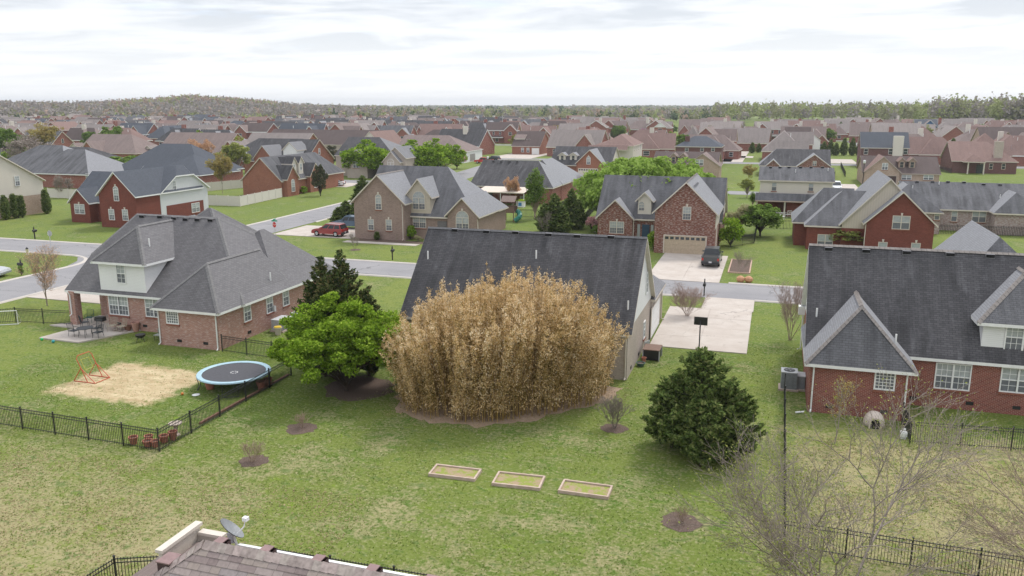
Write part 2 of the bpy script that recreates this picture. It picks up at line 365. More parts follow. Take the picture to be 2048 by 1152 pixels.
L_YEL = leafmat('yellow_green_buds', [(0.22, 0.26, 0.06), (0.34, 0.38, 0.10), (0.42, 0.42, 0.16)], 0.3)
L_ORANGE = leafmat('orange_buds', [(0.48, 0.27, 0.16), (0.60, 0.37, 0.22), (0.66, 0.46, 0.30)], 0.3)
L_GOLD = leafmat('golden_catkins', [(0.34, 0.25, 0.08), (0.42, 0.33, 0.12), (0.38, 0.36, 0.14)], 0.3)
L_PINK = leafmat('pink_blossom', [(0.50, 0.24, 0.25), (0.62, 0.36, 0.36), (0.70, 0.48, 0.46)], 0.3)
L_REDBUD = leafmat('magenta_redbud_blossom', [(0.42, 0.20, 0.30), (0.50, 0.27, 0.38)], 0.3)
L_CREAM = leafmat('cream_blossom', [(0.40, 0.37, 0.20), (0.52, 0.48, 0.30), (0.38, 0.40, 0.18)], 0.3)
L_GREY = leafmat('bare_grey_twigs', [(0.26, 0.22, 0.19), (0.34, 0.29, 0.255), (0.40, 0.34, 0.30)], 0.1)
L_REDTW = leafmat('reddish_twigs', [(0.34, 0.22, 0.19), (0.40, 0.28, 0.24), (0.44, 0.33, 0.28)], 0.1)
L_BAMBOO = leafmat('dry_bamboo_leaves', [(0.11, 0.10, 0.03), (0.33, 0.235, 0.085), (0.66, 0.46, 0.22), (0.80, 0.60, 0.345), (0.88, 0.75, 0.54)], 0.3, attr=True)
L_WOODS = leafmat('mixed_spring_woods', [(0.12, 0.105, 0.095), (0.17, 0.145, 0.13), (0.20, 0.17, 0.15), (0.19, 0.20, 0.09), (0.24, 0.27, 0.11)], 0.2)
CULM = plain('golden_cane', (0.34, 0.23, 0.075), 0.6, 0.3, 0.3, scale=3)
# ------------------------------------------------------------------ geometry helpers
def auto_uv(me):
    uvl = me.uv_layers.new(name='UVMap')
    co = np.empty(len(me.vertices) * 3); me.vertices.foreach_get('co', co); co = co.reshape(-1, 3)
    lv = np.empty(len(me.loops), dtype=np.int64); me.loops.foreach_get('vertex_index', lv)
    nr = np.empty(len(me.polygons) * 3); me.polygons.foreach_get('normal', nr); nr = nr.reshape(-1, 3)
    lt = np.empty(len(me.polygons), dtype=np.int64); me.polygons.foreach_get('loop_total', lt)
    nl = np.repeat(nr, lt, axis=0)
    tx = np.stack([-nl[:, 1], nl[:, 0], np.zeros(len(nl))], 1); L = np.linalg.norm(tx, axis=1)
    flat = L < 1e-3
    tx[flat] = (1, 0, 0); L[flat] = 1; tx /= L[:, None]
    sx = np.cross(nl, tx); sx[flat] = (0, 1, 0)
    p = co[lv]
    uv = np.stack([(p * tx).sum(1), (p * sx).sum(1)], 1)
    uvl.data.foreach_set('uv', uv.ravel())
class MB:
    "collects faces; build() links them as one mesh object"
    def __init__(s): s.v = []; s.f = []; s.m = []; s.mats = []
    def mi(s, mat):
        if mat not in s.mats: s.mats.append(mat)
        return s.mats.index(mat)
    def poly(s, pts, mat):
        n = len(s.v); s.v += [tuple(map(float, p)) for p in pts]; s.f.append(tuple(range(n, n + len(pts)))); s.m.append(s.mi(mat))
    def box(s, x0, x1, y0, y1, z0, z1, mat, skip=''):
        P = [(x0, y0, z0), (x1, y0, z0), (x1, y1, z0), (x0, y1, z0), (x0, y0, z1), (x1, y0, z1), (x1, y1, z1), (x0, y1, z1)]
        for k, q in (('b', (3, 2, 1, 0)), ('t', (4, 5, 6, 7)), ('s', (0, 1, 5, 4)), ('e', (1, 2, 6, 5)), ('n', (2, 3, 7, 6)), ('w', (3, 0, 4, 7))):
            if k not in skip: s.poly([P[i] for i in q], mat)
    def tube(s, pts, rad, mat, n=6, cap=True):
        pts = [Vector(p) for p in pts]
        if not hasattr(rad, '__len__'): rad = [rad] * len(pts)
        rings = []
        for i, p in enumerate(pts):
            d = (pts[min(i + 1, len(pts) - 1)] - pts[max(i - 1, 0)]).normalized()
            a = d.cross(Vector((0, 0, 1)) if abs(d.z) < 0.9 else Vector((1, 0, 0))).normalized(); b = d.cross(a)
            base = len(s.v)
            for k in range(n):
                an = 2 * PI * k / n; s.v.append(tuple(p + (a * math.cos(an) + b * math.sin(an)) * rad[i]))
            rings.append(base)
        mi = s.mi(mat)
        for r0, r1 in zip(rings, rings[1:]):
            for k in range(n):
                s.f.append((r0 + k, r0 + (k + 1) % n, r1 + (k + 1) % n, r1 + k)); s.m.append(mi)
        if cap:
            s.f.append(tuple(rings[0] + k for k in range(n))[::-1]); s.m.append(mi)
            s.f.append(tuple(rings[-1] + k for k in range(n))); s.m.append(mi)
    def lathe(s, prof, mat, n=16, c=(0, 0, 0)):
        rings = []
        for r, z in prof:
            base = len(s.v)
            for k in range(n): s.v.append((c[0] + r * math.cos(2 * PI * k / n), c[1] + r * math.sin(2 * PI * k / n), c[2] + z))
            rings.append(base)
        mi = s.mi(mat)
        for r0, r1 in zip(rings, rings[1:]):
            for k in range(n): s.f.append((r0 + k, r0 + (k + 1) % n, r1 + (k + 1) % n, r1 + k)); s.m.append(mi)
        s.f.append(tuple(rings[-1] + k for k in range(n))); s.m.append(mi)
        s.f.append(tuple(rings[0] + k for k in range(n))[::-1]); s.m.append(mi)
    def mesh(s, name, smooth=False):
        me = bpy.data.meshes.new(name); me.from_pydata(s.v, [], s.f)
        for m in s.mats: me.materials.append(m)
        me.polygons.foreach_set('material_index', s.m)
        if smooth: me.polygons.foreach_set('use_smooth', [True] * len(s.f))
        me.update(); auto_uv(me); return me
    def build(s, name, parent=None, loc=None, rz=0, smooth=False, kind=None):
        return link(name, s.mesh(name, smooth), parent, loc, rz, kind)
def link(name, data, parent=None, loc=None, rz=0, kind=None):
    o = bpy.data.objects.new(name, data); COL.objects.link(o)
    if parent is not None: o.parent = parent
    if loc is not None: o.location = loc
    if rz: o.rotation_euler = (0, 0, rz)
    if kind: o['kind'] = kind
    return o
def thing(name, label, cat, loc=(0, 0, 0), rz=0, group=None):
    o = link(name, None, None, loc, rz); o.empty_display_size = 0.5
    return tag(o, label, cat, group)
def tag(o, label, cat, group=None):
    o['label'] = label; o['category'] = cat
    if group: o['group'] = group
    return o
def npmesh(name, V, F, mats, mi=None, tone=None, uv=False):
    "V (n,3), F (m,k) with k constant"
    me = bpy.data.meshes.new(name); k = F.shape[1]
    me.vertices.add(len(V)); me.vertices.foreach_set('co', np.ascontiguousarray(V, dtype=np.float32).ravel())
    me.loops.add(F.size); me.loops.foreach_set('vertex_index', np.ascontiguousarray(F, dtype=np.int32).ravel())
    me.polygons.add(len(F)); me.polygons.foreach_set('loop_start', np.arange(0, F.size, k, dtype=np.int32))
    me.update(calc_edges=True)
    for m in mats: me.materials.append(m)
    if mi is not None: me.polygons.foreach_set('material_index', mi.astype(np.int32))
    if tone is not None:
        a = me.attributes.new('tone', 'FLOAT', 'POINT'); a.data.foreach_set('value', tone.astype(np.float32))
    me.validate()
    return me
def leaf_quads(C, size, aspect=1.6, up=0.3, rnd=None, droop=0.0, axis=None):
    "C (n,3) centres -> quads of leaf size; returns V,F"
    g = rnd or nrng; n = len(C)
    nrm = g.normal(size=(n, 3)); nrm[:, 2] += up * 2; nrm /= np.linalg.norm(nrm, axis=1)[:, None]
    a = g.normal(size=(n, 3)) if axis is None else axis + g.normal(size=(n, 3)) * 0.35
    a[:, 2] -= droop
    a -= nrm * (a * nrm).sum(1)[:, None]; a /= np.linalg.norm(a, axis=1)[:, None] + 1e-9
    b = np.cross(nrm, a)
    s = (size if np.ndim(size) else np.full(n, size)) * g.uniform(0.65, 1.35, n)
    a = a * (s * aspect * 0.5)[:, None]; b = b * (s * 0.5)[:, None]
    V = np.stack([C - a, C + b * 0.9 - a * 0.1, C + a, C - b * 0.9 - a * 0.1], 1).reshape(-1, 3)
    F = np.arange(n * 4).reshape(n, 4)
    return V, F
def segs_mesh(name, S, mat, n=3):
    "S list of (p0,p1,r0,r1): tapered prisms in one mesh"
    S = [(p0, p1, r0, r1) for p0, p1, r0, r1 in S]
    P0 = np.array([s[0] for s in S], float); P1 = np.array([s[1] for s in S], float); r0 = np.array([s[2] for s in S]); r1 = np.array([s[3] for s in S])
    d = P1 - P0; L = np.linalg.norm(d, axis=1); L[L < 1e-6] = 1e-6; d /= L[:, None]
    ref = np.where(np.abs(d[:, 2:3]) < 0.9, np.array([[0, 0, 1.0]]), np.array([[1.0, 0, 0]]))
    a = np.cross(d, ref); a /= np.linalg.norm(a, axis=1)[:, None]; b = np.cross(d, a)
    V = []
    for P, r in ((P0, r0), (P1, r1)):
        for k in range(n):
            an = 2 * PI * k / n; V.append(P + (a * math.cos(an) + b * math.sin(an)) * r[:, None])
    V = np.stack(V, 1).reshape(-1, 3); base = (np.arange(len(S)) * 2 * n)[:, None]
    F = np.concatenate([base + np.array([[k, (k + 1) % n, n + (k + 1) % n, n + k]]) for k in range(n)], 0)
    return npmesh(name, V, F, [mat])
def flatpoly(name, pts, mat, z, kind='structure', parent=None):
    mb = MB(); mb.poly([(p[0], p[1], z) for p in pts], mat); return mb.build(name, parent, kind=kind)
def smooth_ring(pts, amp, n=6, seed=0):
    "irregular outline round a polygon"
    g = random.Random(seed); o = []
    for (a, b) in zip(pts, pts[1:] + pts[:1]):
        for k in range(n):
            t = k / n; o.append((a[0] + (b[0] - a[0]) * t + g.uniform(-amp, amp), a[1] + (b[1] - a[1]) * t + g.uniform(-amp, amp)))
    return o
def blob(cx, cy, rx, ry, n=18, amp=0.12, seed=0):
    g = random.Random(seed)
    return [(cx + rx * (1 + g.uniform(-amp, amp)) * math.cos(2 * PI * k / n), cy + ry * (1 + g.uniform(-amp, amp)) * math.sin(2 * PI * k / n)) for k in range(n)]
# ------------------------------------------------------------------ house building kit
ROT = {'S': 0.0, 'E': PI / 2, 'N': PI, 'W': -PI / 2}
def clipz(poly, lo, hi):
    def half(P, z, keep_above):
        o = []
        for a, b in zip(P, P[1:] + P[:1]):
            ia = (a[2] >= z) if keep_above else (a[2] <= z); ib = (b[2] >= z) if keep_above else (b[2] <= z)
            if ia: o.append(a)
            if ia != ib:
                t = (z - a[2]) / (b[2] - a[2]); o.append(tuple(a[i] + (b[i] - a[i]) * t for i in range(3)))
        return o
    P = half(list(poly), lo, True)
    return half(P, hi, False) if P else P
def orient(pts, ref):
    c = Vector((0, 0, 0)); p = [Vector(q) for q in pts]
    for i in range(len(p)): c += (p[i] - p[0]).cross(p[(i + 1) % len(p)] - p[0])
    return pts if c.dot(Vector(ref)) >= 0 else pts[::-1]
def dedupe(pts):
    o = []
    for p in pts:
        if not o or (Vector(p) - Vector(o[-1])).length > 1e-4: o.append(p)
    if len(o) > 1 and (Vector(o[0]) - Vector(o[-1])).length < 1e-4: o.pop()
    return o
HB = []
class House:
    def __init__(s, name, label, cat='house', loc=(0, 0), group=None, wall=RED_B, roof=(COAL, COAL_E), trim=WHITE, z=0.0):
        s.root = thing(name, label, cat, (loc[0], loc[1], z), group=group)
        s.o = np.array([loc[0], loc[1], z]); s.wall, s.roof, s.trim = wall, roof, trim
    def mb(s):
        m = MB(); m.off = s.o; return m
    def fin(s, m, name, parent=None, **kw):
        m.v = [(v[0] - s.o[0], v[1] - s.o[1], v[2] - s.o[2]) for v in m.v]
        return m.build(name, parent or s.root, **kw)
    def wing(s, Rc, ze, zr, axis='x', ends=('g', 'g'), z0=0.0, wall=None, roof=None, gmat=None, gz=None, sides=None, ov=0.3, th=0.17, cap=None, walls=True, trim=None, skip=''):
        wall = wall or s.wall; roof = roof or s.roof; trim = trim or s.trim; th = getattr(s, 'th', th)
        x0, x1, y0, y1 = Rc; HB.append(Rc)
        (s0, s1, t0, t1) = (x0, x1, y0, y1) if axis == 'x' else (y0, y1, x0, x1)
        M = (lambda a, b, z: (a, b, z)) if axis == 'x' else (lambda a, b, z: (b, a, z))
        tm = (t0 + t1) / 2; hw = (t1 - t0) / 2; sl = (zr - ze) / hw
        def endp(code, sgn, se):
            if code == 'g': return [(se, tm, zr)], None
            if code == 'h': r = min(hw, (s1 - s0) / 2); return [(se - sgn * r, tm, zr)], [(se, t0, ze), (se, t1, ze), (se - sgn * r, tm, zr)]
            if isinstance(code, (int, float)): return [(se - sgn * code, tm, zr)], [(se, t0, ze), (se, t1, ze), (se - sgn * code, tm, zr)]
            k, run = code[1], code[2]     # ('j', fraction clipped, run)
            za = zr - (zr - ze) * k; dt = hw * k
            return [(se, tm - dt, za), (se - sgn * run, tm, zr)], [(se, tm - dt, za), (se, tm + dt, za), (se - sgn * run, tm, zr)]
        eR, fR = endp(ends[1], 1, s1); eL, fL = endp(ends[0], -1, s0)
        mir = lambda P: [(a, 2 * tm - b, z) for a, b, z in P]
        front = dedupe([(s0, t0, ze), (s1, t0, ze)] + eR + eL[::-1]); back = dedupe([(s0, t1, ze), (s1, t1, ze)] + mir(eR) + mir(eL)[::-1])
        faces = [(front, 0, -1), (back, 0, 1)]
        if fR: faces.append((dedupe(fR), 1, 0))
        if fL: faces.append((dedupe(fL), -1, 0))
        top = s.mb(); fas = s.mb()
        for P, ds, dt in faces:
            W = [M(*p) for p in P]; d = M(ds, dt, 0)
            W = orient(W, (0, 0, 1))
            if len(W) < 3: continue
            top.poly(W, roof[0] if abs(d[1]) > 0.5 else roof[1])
            fas.poly([(p[0], p[1], p[2] - th) for p in W][::-1], trim)
        def path(e_, code, se):
            if code == 'g': return [(se, t0, ze), (se, tm, zr), (se, t1, ze)]
            if isinstance(code, tuple): return [(se, t0, ze), e_[0], mir(e_)[0], (se, t1, ze)]
            return [(se, t0, ze), (se, t1, ze)]
        endR = path(eR, ends[1], s1); endL = path(eL, ends[0], s0)
        loops = [([(s0, t0, ze), (s1, t0, ze)], (0, -1, 0)), ([(s0, t1, ze), (s1, t1, ze)], (0, 1, 0)), (endR, (1, 0, 0)), (endL, (-1, 0, 0))]
        for L, d in loops:
            for a, b in zip(L, L[1:]):
                A, B = M(*a), M(*b); up_ = 0.012
                q = [(A[0], A[1], A[2] - th), (B[0], B[1], B[2] - th), (B[0], B[1], B[2] + up_), (A[0], A[1], A[2] + up_)]
                fas.poly(orient(q, M(*d)), trim)
        ro = s.fin(top, 'roof'); s.fin(fas, 'fascia', ro)
        if cap:
            cm = s.mb(); lines = []
            rl, rr_ = eL[-1], eR[-1]
            if abs(rl[0] - rr_[0]) > 0.3: lines.append((rl, rr_))
            for e_, code, se in ((eR, ends[1], s1), (eL, ends[0], s0)):
                if code == 'g': continue
                if isinstance(code, tuple): lines += [(e_[0], e_[1]), (mir(e_)[0], e_[1])]
                else: lines += [((se, t0, ze), e_[-1]), ((se, t1, ze), e_[-1])]
            for a, b in lines:
                A, B = Vector(M(*a)), Vector(M(*b)); d = (B - A).normalized(); sd_ = d.cross(Vector((0, 0, 1))).normalized() * 0.16; u = Vector((0, 0, 0.05))
                n = max(1, int((B - A).length / 0.3))
                for k in range(n):
                    p, q = A + (B - A) * (k / n), A + (B - A) * ((k + 0.96) / n); lo = Vector((0, 0, -0.075)); e1 = Vector((0, 0, 0.012))
                    cm.poly([p - sd_ + lo + e1, q - sd_ + lo, q + u, p + u + e1], cap); cm.poly([p + u + e1, q + u, q + sd_ + lo, p + sd_ + lo + e1], cap)
            s.fin(cm, 'ridge_cap', ro)
        if walls:
            w = s.mb(); zw = ze + sl * ov - th - 0.01
            a0, a1, b0, b1 = s0 + ov, s1 - ov, t0 + ov, t1 - ov
            def addw(P, d, isg):
                side = {(0, -1): 'S', (0, 1): 'N', (1, 0): 'E', (-1, 0): 'W'}[(int(d[0]), int(d[1]))]
                if side in skip: return
                bd = (sides or {}).get(side)
                if bd is None:
                    bd = [(z0, gz if gz else zw, wall), (gz if gz else zw, 99, gmat)] if (gmat and isg) else [(z0, 99, wall)]
                for lo, hi, m_ in bd:
                    c = dedupe(clipz(P, lo, hi))
                    if len(c) > 2: w.poly(orient(c, d), m_)
            for b_, dt in ((b0, -1), (b1, 1)):
                addw([M(a0, b_, z0), M(a1, b_, z0), M(a1, b_, zw), M(a0, b_, zw)], M(0, dt, 0), False)
            for a_, ds, code in ((a1, 1, ends[1]), (a0, -1, ends[0])):
                P = [M(a_, b0, z0), M(a_, b1, z0), M(a_, b1, zw)]
                pk = zr - th - 0.01
                if code == 'g': P.append(M(a_, tm, pk))
                elif isinstance(code, tuple):
                    za = zr - (zr - ze) * code[1] - th; dtt = (hw) * code[1]
                    P += [M(a_, tm + dtt, za), M(a_, tm - dtt, za)]
                P.append(M(a_, b0, zw)); addw(P, M(ds, 0, 0), True)
            s.fin(w, 'wall')
        return dict(R=Rc, ze=ze, zr=zr, sl=sl, axis=axis)
    def box(s, name, x0, x1, y0, y1, z0, z1, mat, parent=None):
        m = s.mb(); m.box(x0, x1, y0, y1, z0, z1, mat); return s.fin(m, name, parent)
    def win(s, face, c, w, h, style='dh', frame=None, sill=True, key=False, plane=None, sillmat=None):
        "c: centre (x,y,z) on the wall"
        frame = frame or s.trim
        fm, pm = window_meshes(style, round(w, 1), round(h, 1), frame)
        o = link('window', fm, s.root, tuple(np.array(c) - s.o), ROT[face])
        link('pane', pm, o)
        if sill: link('sill', box_mesh('sill', -w / 2 - 0.05, w / 2 + 0.05, -0.09, 0.02, -h / 2 - 0.13, -h / 2 - 0.01, sillmat or SILL), o)
        if key: link('keystone', key_mesh(round(h, 1)), o)
        return o
    def winS(s, y, px0, py0, px1, py1, style='dh', **kw):
        a = aty(px0, (py0 + py1) / 2, y); b = aty(px1, (py0 + py1) / 2, y); t_ = aty((px0 + px1) / 2, py0, y)[2]; b_ = aty((px0 + px1) / 2, py1, y)[2]
        return s.win('S', ((a[0] + b[0]) / 2, y, (t_ + b_) / 2), abs(b[0] - a[0]), t_ - b_, style, **kw)
    def winE(s, x, px0, py0, px1, py1, style='dh', **kw):
        a = atx(px0, (py0 + py1) / 2, x); b = atx(px1, (py0 + py1) / 2, x); t_ = atx((px0 + px1) / 2, py0, x)[2]; b_ = atx((px0 + px1) / 2, py1, x)[2]
        return s.win('E', (x, (a[1] + b[1]) / 2, (t_ + b_) / 2), max(0.5, min(2.4, abs(b[1] - a[1]))), t_ - b_, style, **kw)
    def pipe(s, w, px, py, h=0.5):
        p = s.onroof(w, px, py); m = s.mb(); m.tube([(p[0], p[1], p[2] - 0.1), (p[0], p[1], p[2] + h)], 0.055, WHITE, 8)
        return s.fin(m, 'vent_pipe')
    def onroof(s, w, px, py):
        x0, x1, y0, y1 = w['R']; d = ray(px, py)
        if w['axis'] == 'x': # z = ze + sl*(y-y0)
            t = (w['ze'] - w['sl'] * y0 - CAM_H) / (d[2] - w['sl'] * d[1])
        else:                # east plane z = ze + sl*(x1-x)
            t = (w['ze'] + w['sl'] * x1 - CAM_H) / (d[2] + w['sl'] * d[0])
        return CP + d * t
    def vent(s, w, px, py, mat=None):
        p = s.onroof(w, px, py); sl = w['sl']; n = math.hypot(1, sl)
        o = link('roof_vent', vent_mesh(round(sl, 1), mat or COAL_E), s.root, tuple(p - s.o)); link('opening', vent_dark(round(sl, 1)), o); return o
    def spout(s, x, y, zt, zb=0.1, mat=None, out=(0, -1)):
        m = s.mb(); r = 0.05
        m.tube([(x + out[0] * 0.25, y + out[1] * 0.25, zt + 0.12), (x + out[0] * 0.22, y + out[1] * 0.22, zt - 0.02), (x + out[0] * 0.07, y + out[1] * 0.07, zt - 0.25), (x + out[0] * 0.07, y + out[1] * 0.07, zb + 0.1), (x + out[0] * 0.3, y + out[1] * 0.3, zb)], r, mat or s.trim, 6)
        return s.fin(m, 'downspout')
    def gdoor(s, face, c, w, h, color=None, panes=0, rows=4):
        color = color or s.trim; m = MB()
        m.box(-w / 2, w / 2, -0.03, 0.0, -h / 2, h / 2, color, 'n')
        o = link('garage_door', m.mesh('garage_door'), s.root, tuple(np.array(c) - s.o), ROT[face])
        rh = h / rows
        for r in range(rows):
            link('panel', box_mesh('panel', -w / 2 + 0.03, w / 2 - 0.03, -0.055, -0.025, -h / 2 + r * rh + 0.02, -h / 2 + (r + 1) * rh - 0.02, color), o)
        f = MB()
        for x0, x1, z0, z1 in ((-w / 2 - 0.1, -w / 2, -h / 2, h / 2), (w / 2, w / 2 + 0.1, -h / 2, h / 2), (-w / 2 - 0.1, w / 2 + 0.1, h / 2, h / 2 + 0.1)): f.box(x0, x1, -0.07, 0.0, z0, z1, s.trim)
        link('frame', f.mesh('frame'), o)
        for k in range(panes):
            pw = w / panes
            link('pane', box_mesh('pane', -w / 2 + (k + 0.16) * pw, -w / 2 + (k + 0.84) * pw, -0.075, -0.05, h / 2 - rh * 0.8, h / 2 - rh * 0.2, GL_DK), o)
        return o
    def crawl(s, face, x, y, z=0.35):
        return link('crawlspace_vent', box_mesh('crawlspace_vent', -0.2, 0.2, -0.03, 0.01, -0.1, 0.1, BLACK), s.root, (x - s.o[0], y - s.o[1], z), ROT[face])
_MC = {}
def box_mesh(name, x0, x1, y0, y1, z0, z1, mat):
    k = (name, round(x0, 3), round(x1, 3), round(y0, 3), round(y1, 3), round(z0, 3), round(z1, 3), mat.name)
    if k not in _MC:
        m = MB(); m.box(x0, x1, y0, y1, z0, z1, mat); _MC[k] = m.mesh(name)
    return _MC[k]
def key_mesh(h):
    k = ('key', h)
    if k not in _MC:
        m = MB(); z = h / 2 + 0.02
        P = [(-0.07, z), (0.07, z), (0.12, z + 0.3), (-0.12, z + 0.3)]
        m.poly([(x, -0.1, zz) for x, zz in P], CREAM)
        for (a, b), (c, d) in zip(P, P[1:] + P[:1]): m.poly([(c, -0.1, d), (a, -0.1, b), (a, 0, b), (c, 0, d)], CREAM)
        _MC[k] = m.mesh('keystone')
    return _MC[k]
def vent_mesh(sl, mat):
    k = ('vent', sl, mat.name)
    if k not in _MC:
        m = MB(); a = 0.24; zf = 0.2; y1 = max(0.12, zf / sl * 0.8); zb = sl * y1     # half width; the front stands up, the top runs back into the slope
        zl = -0.05
        F = [(-a, -0.05, -0.05 * sl), (a, -0.05, -0.05 * sl), (a, -0.05, zf), (-a, -0.05, zf)]
        m.poly(F, mat)
        m.poly([(-a, -0.09, zf), (a, -0.09, zf), (a, y1, zb + 0.05), (-a, y1, zb + 0.05)], mat)
        m.poly([(a, -0.05, -0.05 * sl), (a, y1, zb), (a, y1, zb + 0.05), (a, -0.05, zf)], mat)
        m.poly([(-a, -0.05, -0.05 * sl), (-a, -0.05, zf), (-a, y1, zb + 0.05), (-a, y1, zb)], mat)
        _MC[k] = m.mesh('roof_vent')
    return _MC[k]
def vent_dark(sl):
    k = ('ventd', sl)
    if k not in _MC:
        m = MB(); m.box(-0.23, 0.23, -0.075, -0.055, 0.0, 0.185, DARK); _MC[k] = m.mesh('opening')
    return _MC[k]
def window_meshes(style, w, h, frame):
    k = ('win', style, w, h, frame.name)
    if k in _MC: return _MC[k]
    f, p = MB(), MB(); b = 0.07; D = 0.06
    def sash(x0, x1, z0, z1, nx, nz, glassm):
        p.poly([(x0, -0.012, z0), (x1, -0.012, z0), (x1, -0.012, z1), (x0, -0.012, z1)], glassm)
        for i in range(1, nx):
            x = x0 + (x1 - x0) * i / nx; f.box(x - 0.012, x + 0.012, -0.03, -0.012, z0, z1, frame, 'n')
        for i in range(1, nz):
            z = z0 + (z1 - z0) * i / nz; f.box(x0, x1, -0.028, -0.012, z - 0.012, z + 0.012, frame, 'n')
    def dh(x0, x1, z0, z1, grid=True, lo=None):
        zm = (z0 + z1) / 2; n = max(2, int(round((x1 - x0) / 0.32))) if grid else 1
        sash(x0, x1, zm, z1, n, 2 if grid else 1, GL_UP); sash(x0, x1, z0, zm, n, 2 if grid else 1, lo or GL_LO)
        f.box(x0, x1, -0.045, -0.013, zm - 0.03, zm + 0.03, frame)
        for a, c, d, e_ in ((x0 - b, x0, z0 - b, z1 + b), (x1, x1 + b, z0 - b, z1 + b)): f.box(a, c, -D, 0.01, d, e_, frame)
        f.box(x0, x1, -D, 0.01, z0 - b, z0, frame); f.box(x0, x1, -D, 0.01, z1, z1 + b, frame)
    X, Z = w / 2 - b, h / 2 - b
    if style in ('dh', 'dhp'): dh(-X, X, -Z, Z, style == 'dh')
    elif style in ('twin', 'twinp'):
        dh(-X, -0.05, -Z, Z, style == 'twin'); dh(0.05, X, -Z, Z, style == 'twin'); f.box(-0.05 , 0.05, -D - 0.01, 0.0, -Z - b, Z + b, frame)
    elif style == 'small':
        p.poly([(-X, -0.012, -Z), (X, -0.012, -Z), (X, -0.012, 0), (-X, -0.012, 0)], GL_DK); p.poly([(-X, -0.012, 0), (X, -0.012, 0), (X, -0.012, Z), (-X, -0.012, Z)], GL_DK)
        for q in ((-X - b, -X, -Z - b, Z + b), (X, X + b, -Z - b, Z + b), (-X, X, -Z - b, -Z), (-X, X, Z, Z + b), (-X, X, -0.03, 0.03)): f.box(q[0], q[1], -D, 0.0, q[2], q[3], frame)
    elif style == 'block':
        n = 5
        for i in range(n):
            for j in range(n):
                x0 = -X + 2 * X * i / n; z0 = -Z + 2 * Z * j / n
                p.poly([(x0, -0.02, z0), (x0 + 2 * X / n, -0.02, z0), (x0 + 2 * X / n, -0.02, z0 + 2 * Z / n), (x0, -0.02, z0 + 2 * Z / n)], GL_LO)
        for i in range(n + 1):
            x = -X + 2 * X * i / n; f.box(x - 0.018, x + 0.018, -0.045, 0, -Z, Z, frame); z = -Z + 2 * Z * i / n; f.box(-X, X, -0.043, 0, z - 0.018, z + 0.018, frame)
        for q in ((-X - b, -X, -Z - b, Z + b), (X, X + b, -Z - b, Z + b), (-X, X, -Z - b, -Z), (-X, X, Z, Z + b)): f.box(q[0], q[1], -D, 0.01, q[2], q[3], frame)
    elif style in ('arch', 'archtwin'):
        r = X; zc_ = Z - r
        if style == 'arch': dh(-X, X, -Z, zc_)
        else: dh(-X, -0.05, -Z, zc_, True); dh(0.05, X, -Z, zc_, True); f.box(-0.05, 0.05, -D - 0.01, 0.0, -Z - b, zc_, frame)
        n = 12; an = [PI * i / n for i in range(n + 1)]
        p.poly([(r * math.cos(a), -0.012, zc_ + 0.05 + r * math.sin(a)) for a in an], GL_UP)
        for a, c in zip(an, an[1:]):
            q = [((r + e_) * math.cos(g_), zc_ + 0.05 + (r + e_) * math.sin(g_)) for g_, e_ in ((a, 0), (a, b), (c, b), (c, 0))]
            f.poly([(x, -D, z) for x, z in q], frame)
            f.poly([(q[1][0], -D, q[1][1]), (q[1][0], 0, q[1][1]), (q[2][0], 0, q[2][1]), (q[2][0], -D, q[2][1])], frame)
        for a in (PI * 0.25, PI * 0.5, PI * 0.75):
            f.tube([(0.15 * r * math.cos(a), -0.02, zc_ + 0.05 + 0.15 * r * math.sin(a)), (r * math.cos(a), -0.02, zc_ + 0.05 + r * math.sin(a))], 0.014, frame, 4)
    _MC[k] = (f.mesh('window'), p.mesh('pane')); return _MC[k]
# ------------------------------------------------------------------ the ground, roads and pavements
g = MB(); g.poly([(-7000, -200, 0), (3500, -200, 0), (3500, 7500, 0), (-7000, 7500, 0)], GRASS); g.build('ground', kind='structure')
ZR, ZD, ZC = 0.004, 0.010, 0.0
def road(name, cl, w, zo=0.0):
    "asphalt strip along a centre line, a low rolled kerb each side"
    L, Rr = [], []
    P = [Vector((p[0], p[1], 0)) for p in cl]
    for i, p in enumerate(P):
        d = (P[min(i + 1, len(P) - 1)] - P[max(i - 1, 0)]).normalized(); n = Vector((-d.y, d.x, 0)); L.append(p + n * w / 2); Rr.append(p - n * w / 2)
    m = MB()
    for i in range(len(P) - 1): m.poly([Rr[i], Rr[i + 1], L[i + 1], L[i]], ASPH)
    m.v = [(v[0], v[1], 0.02 + zo) for v in m.v]; m.build(name, kind='structure')
    return L, Rr
def kerb(pts, w=0.5, h=0.10):
    m = MB(); P = [Vector((p[0], p[1], 0)) for p in pts]; prof = [(-w / 2, 0.0), (-w * 0.3, h), (w * 0.25, h), (w / 2, 0.03)]
    rings = []
    for i, p in enumerate(P):
        d = (P[min(i + 1, len(P) - 1)] - P[max(i - 1, 0)]).normalized(); n = Vector((-d.y, d.x, 0)); rings.append([p + n * a + Vector((0, 0, b)) for a, b in prof])
    for A, B in zip(rings, rings[1:]):
        for k in range(len(prof) - 1): m.poly([A[k + 1], B[k + 1], B[k], A[k]], CURB)
    return m.build('kerb', kind='structure')
def arc(cx, cy, r, a0, a1, n=8): return [(cx + r * math.cos(R(a0 + (a1 - a0) * i / n)), cy + r * math.sin(R(a0 + (a1 - a0) * i / n))) for i in range(n + 1)]
# cross street in front of the nearer houses
road('road', [(-260, 80), (-160, 80), (-90, 80), (-60, 80), (60, 80), (170, 80)], 6.9)
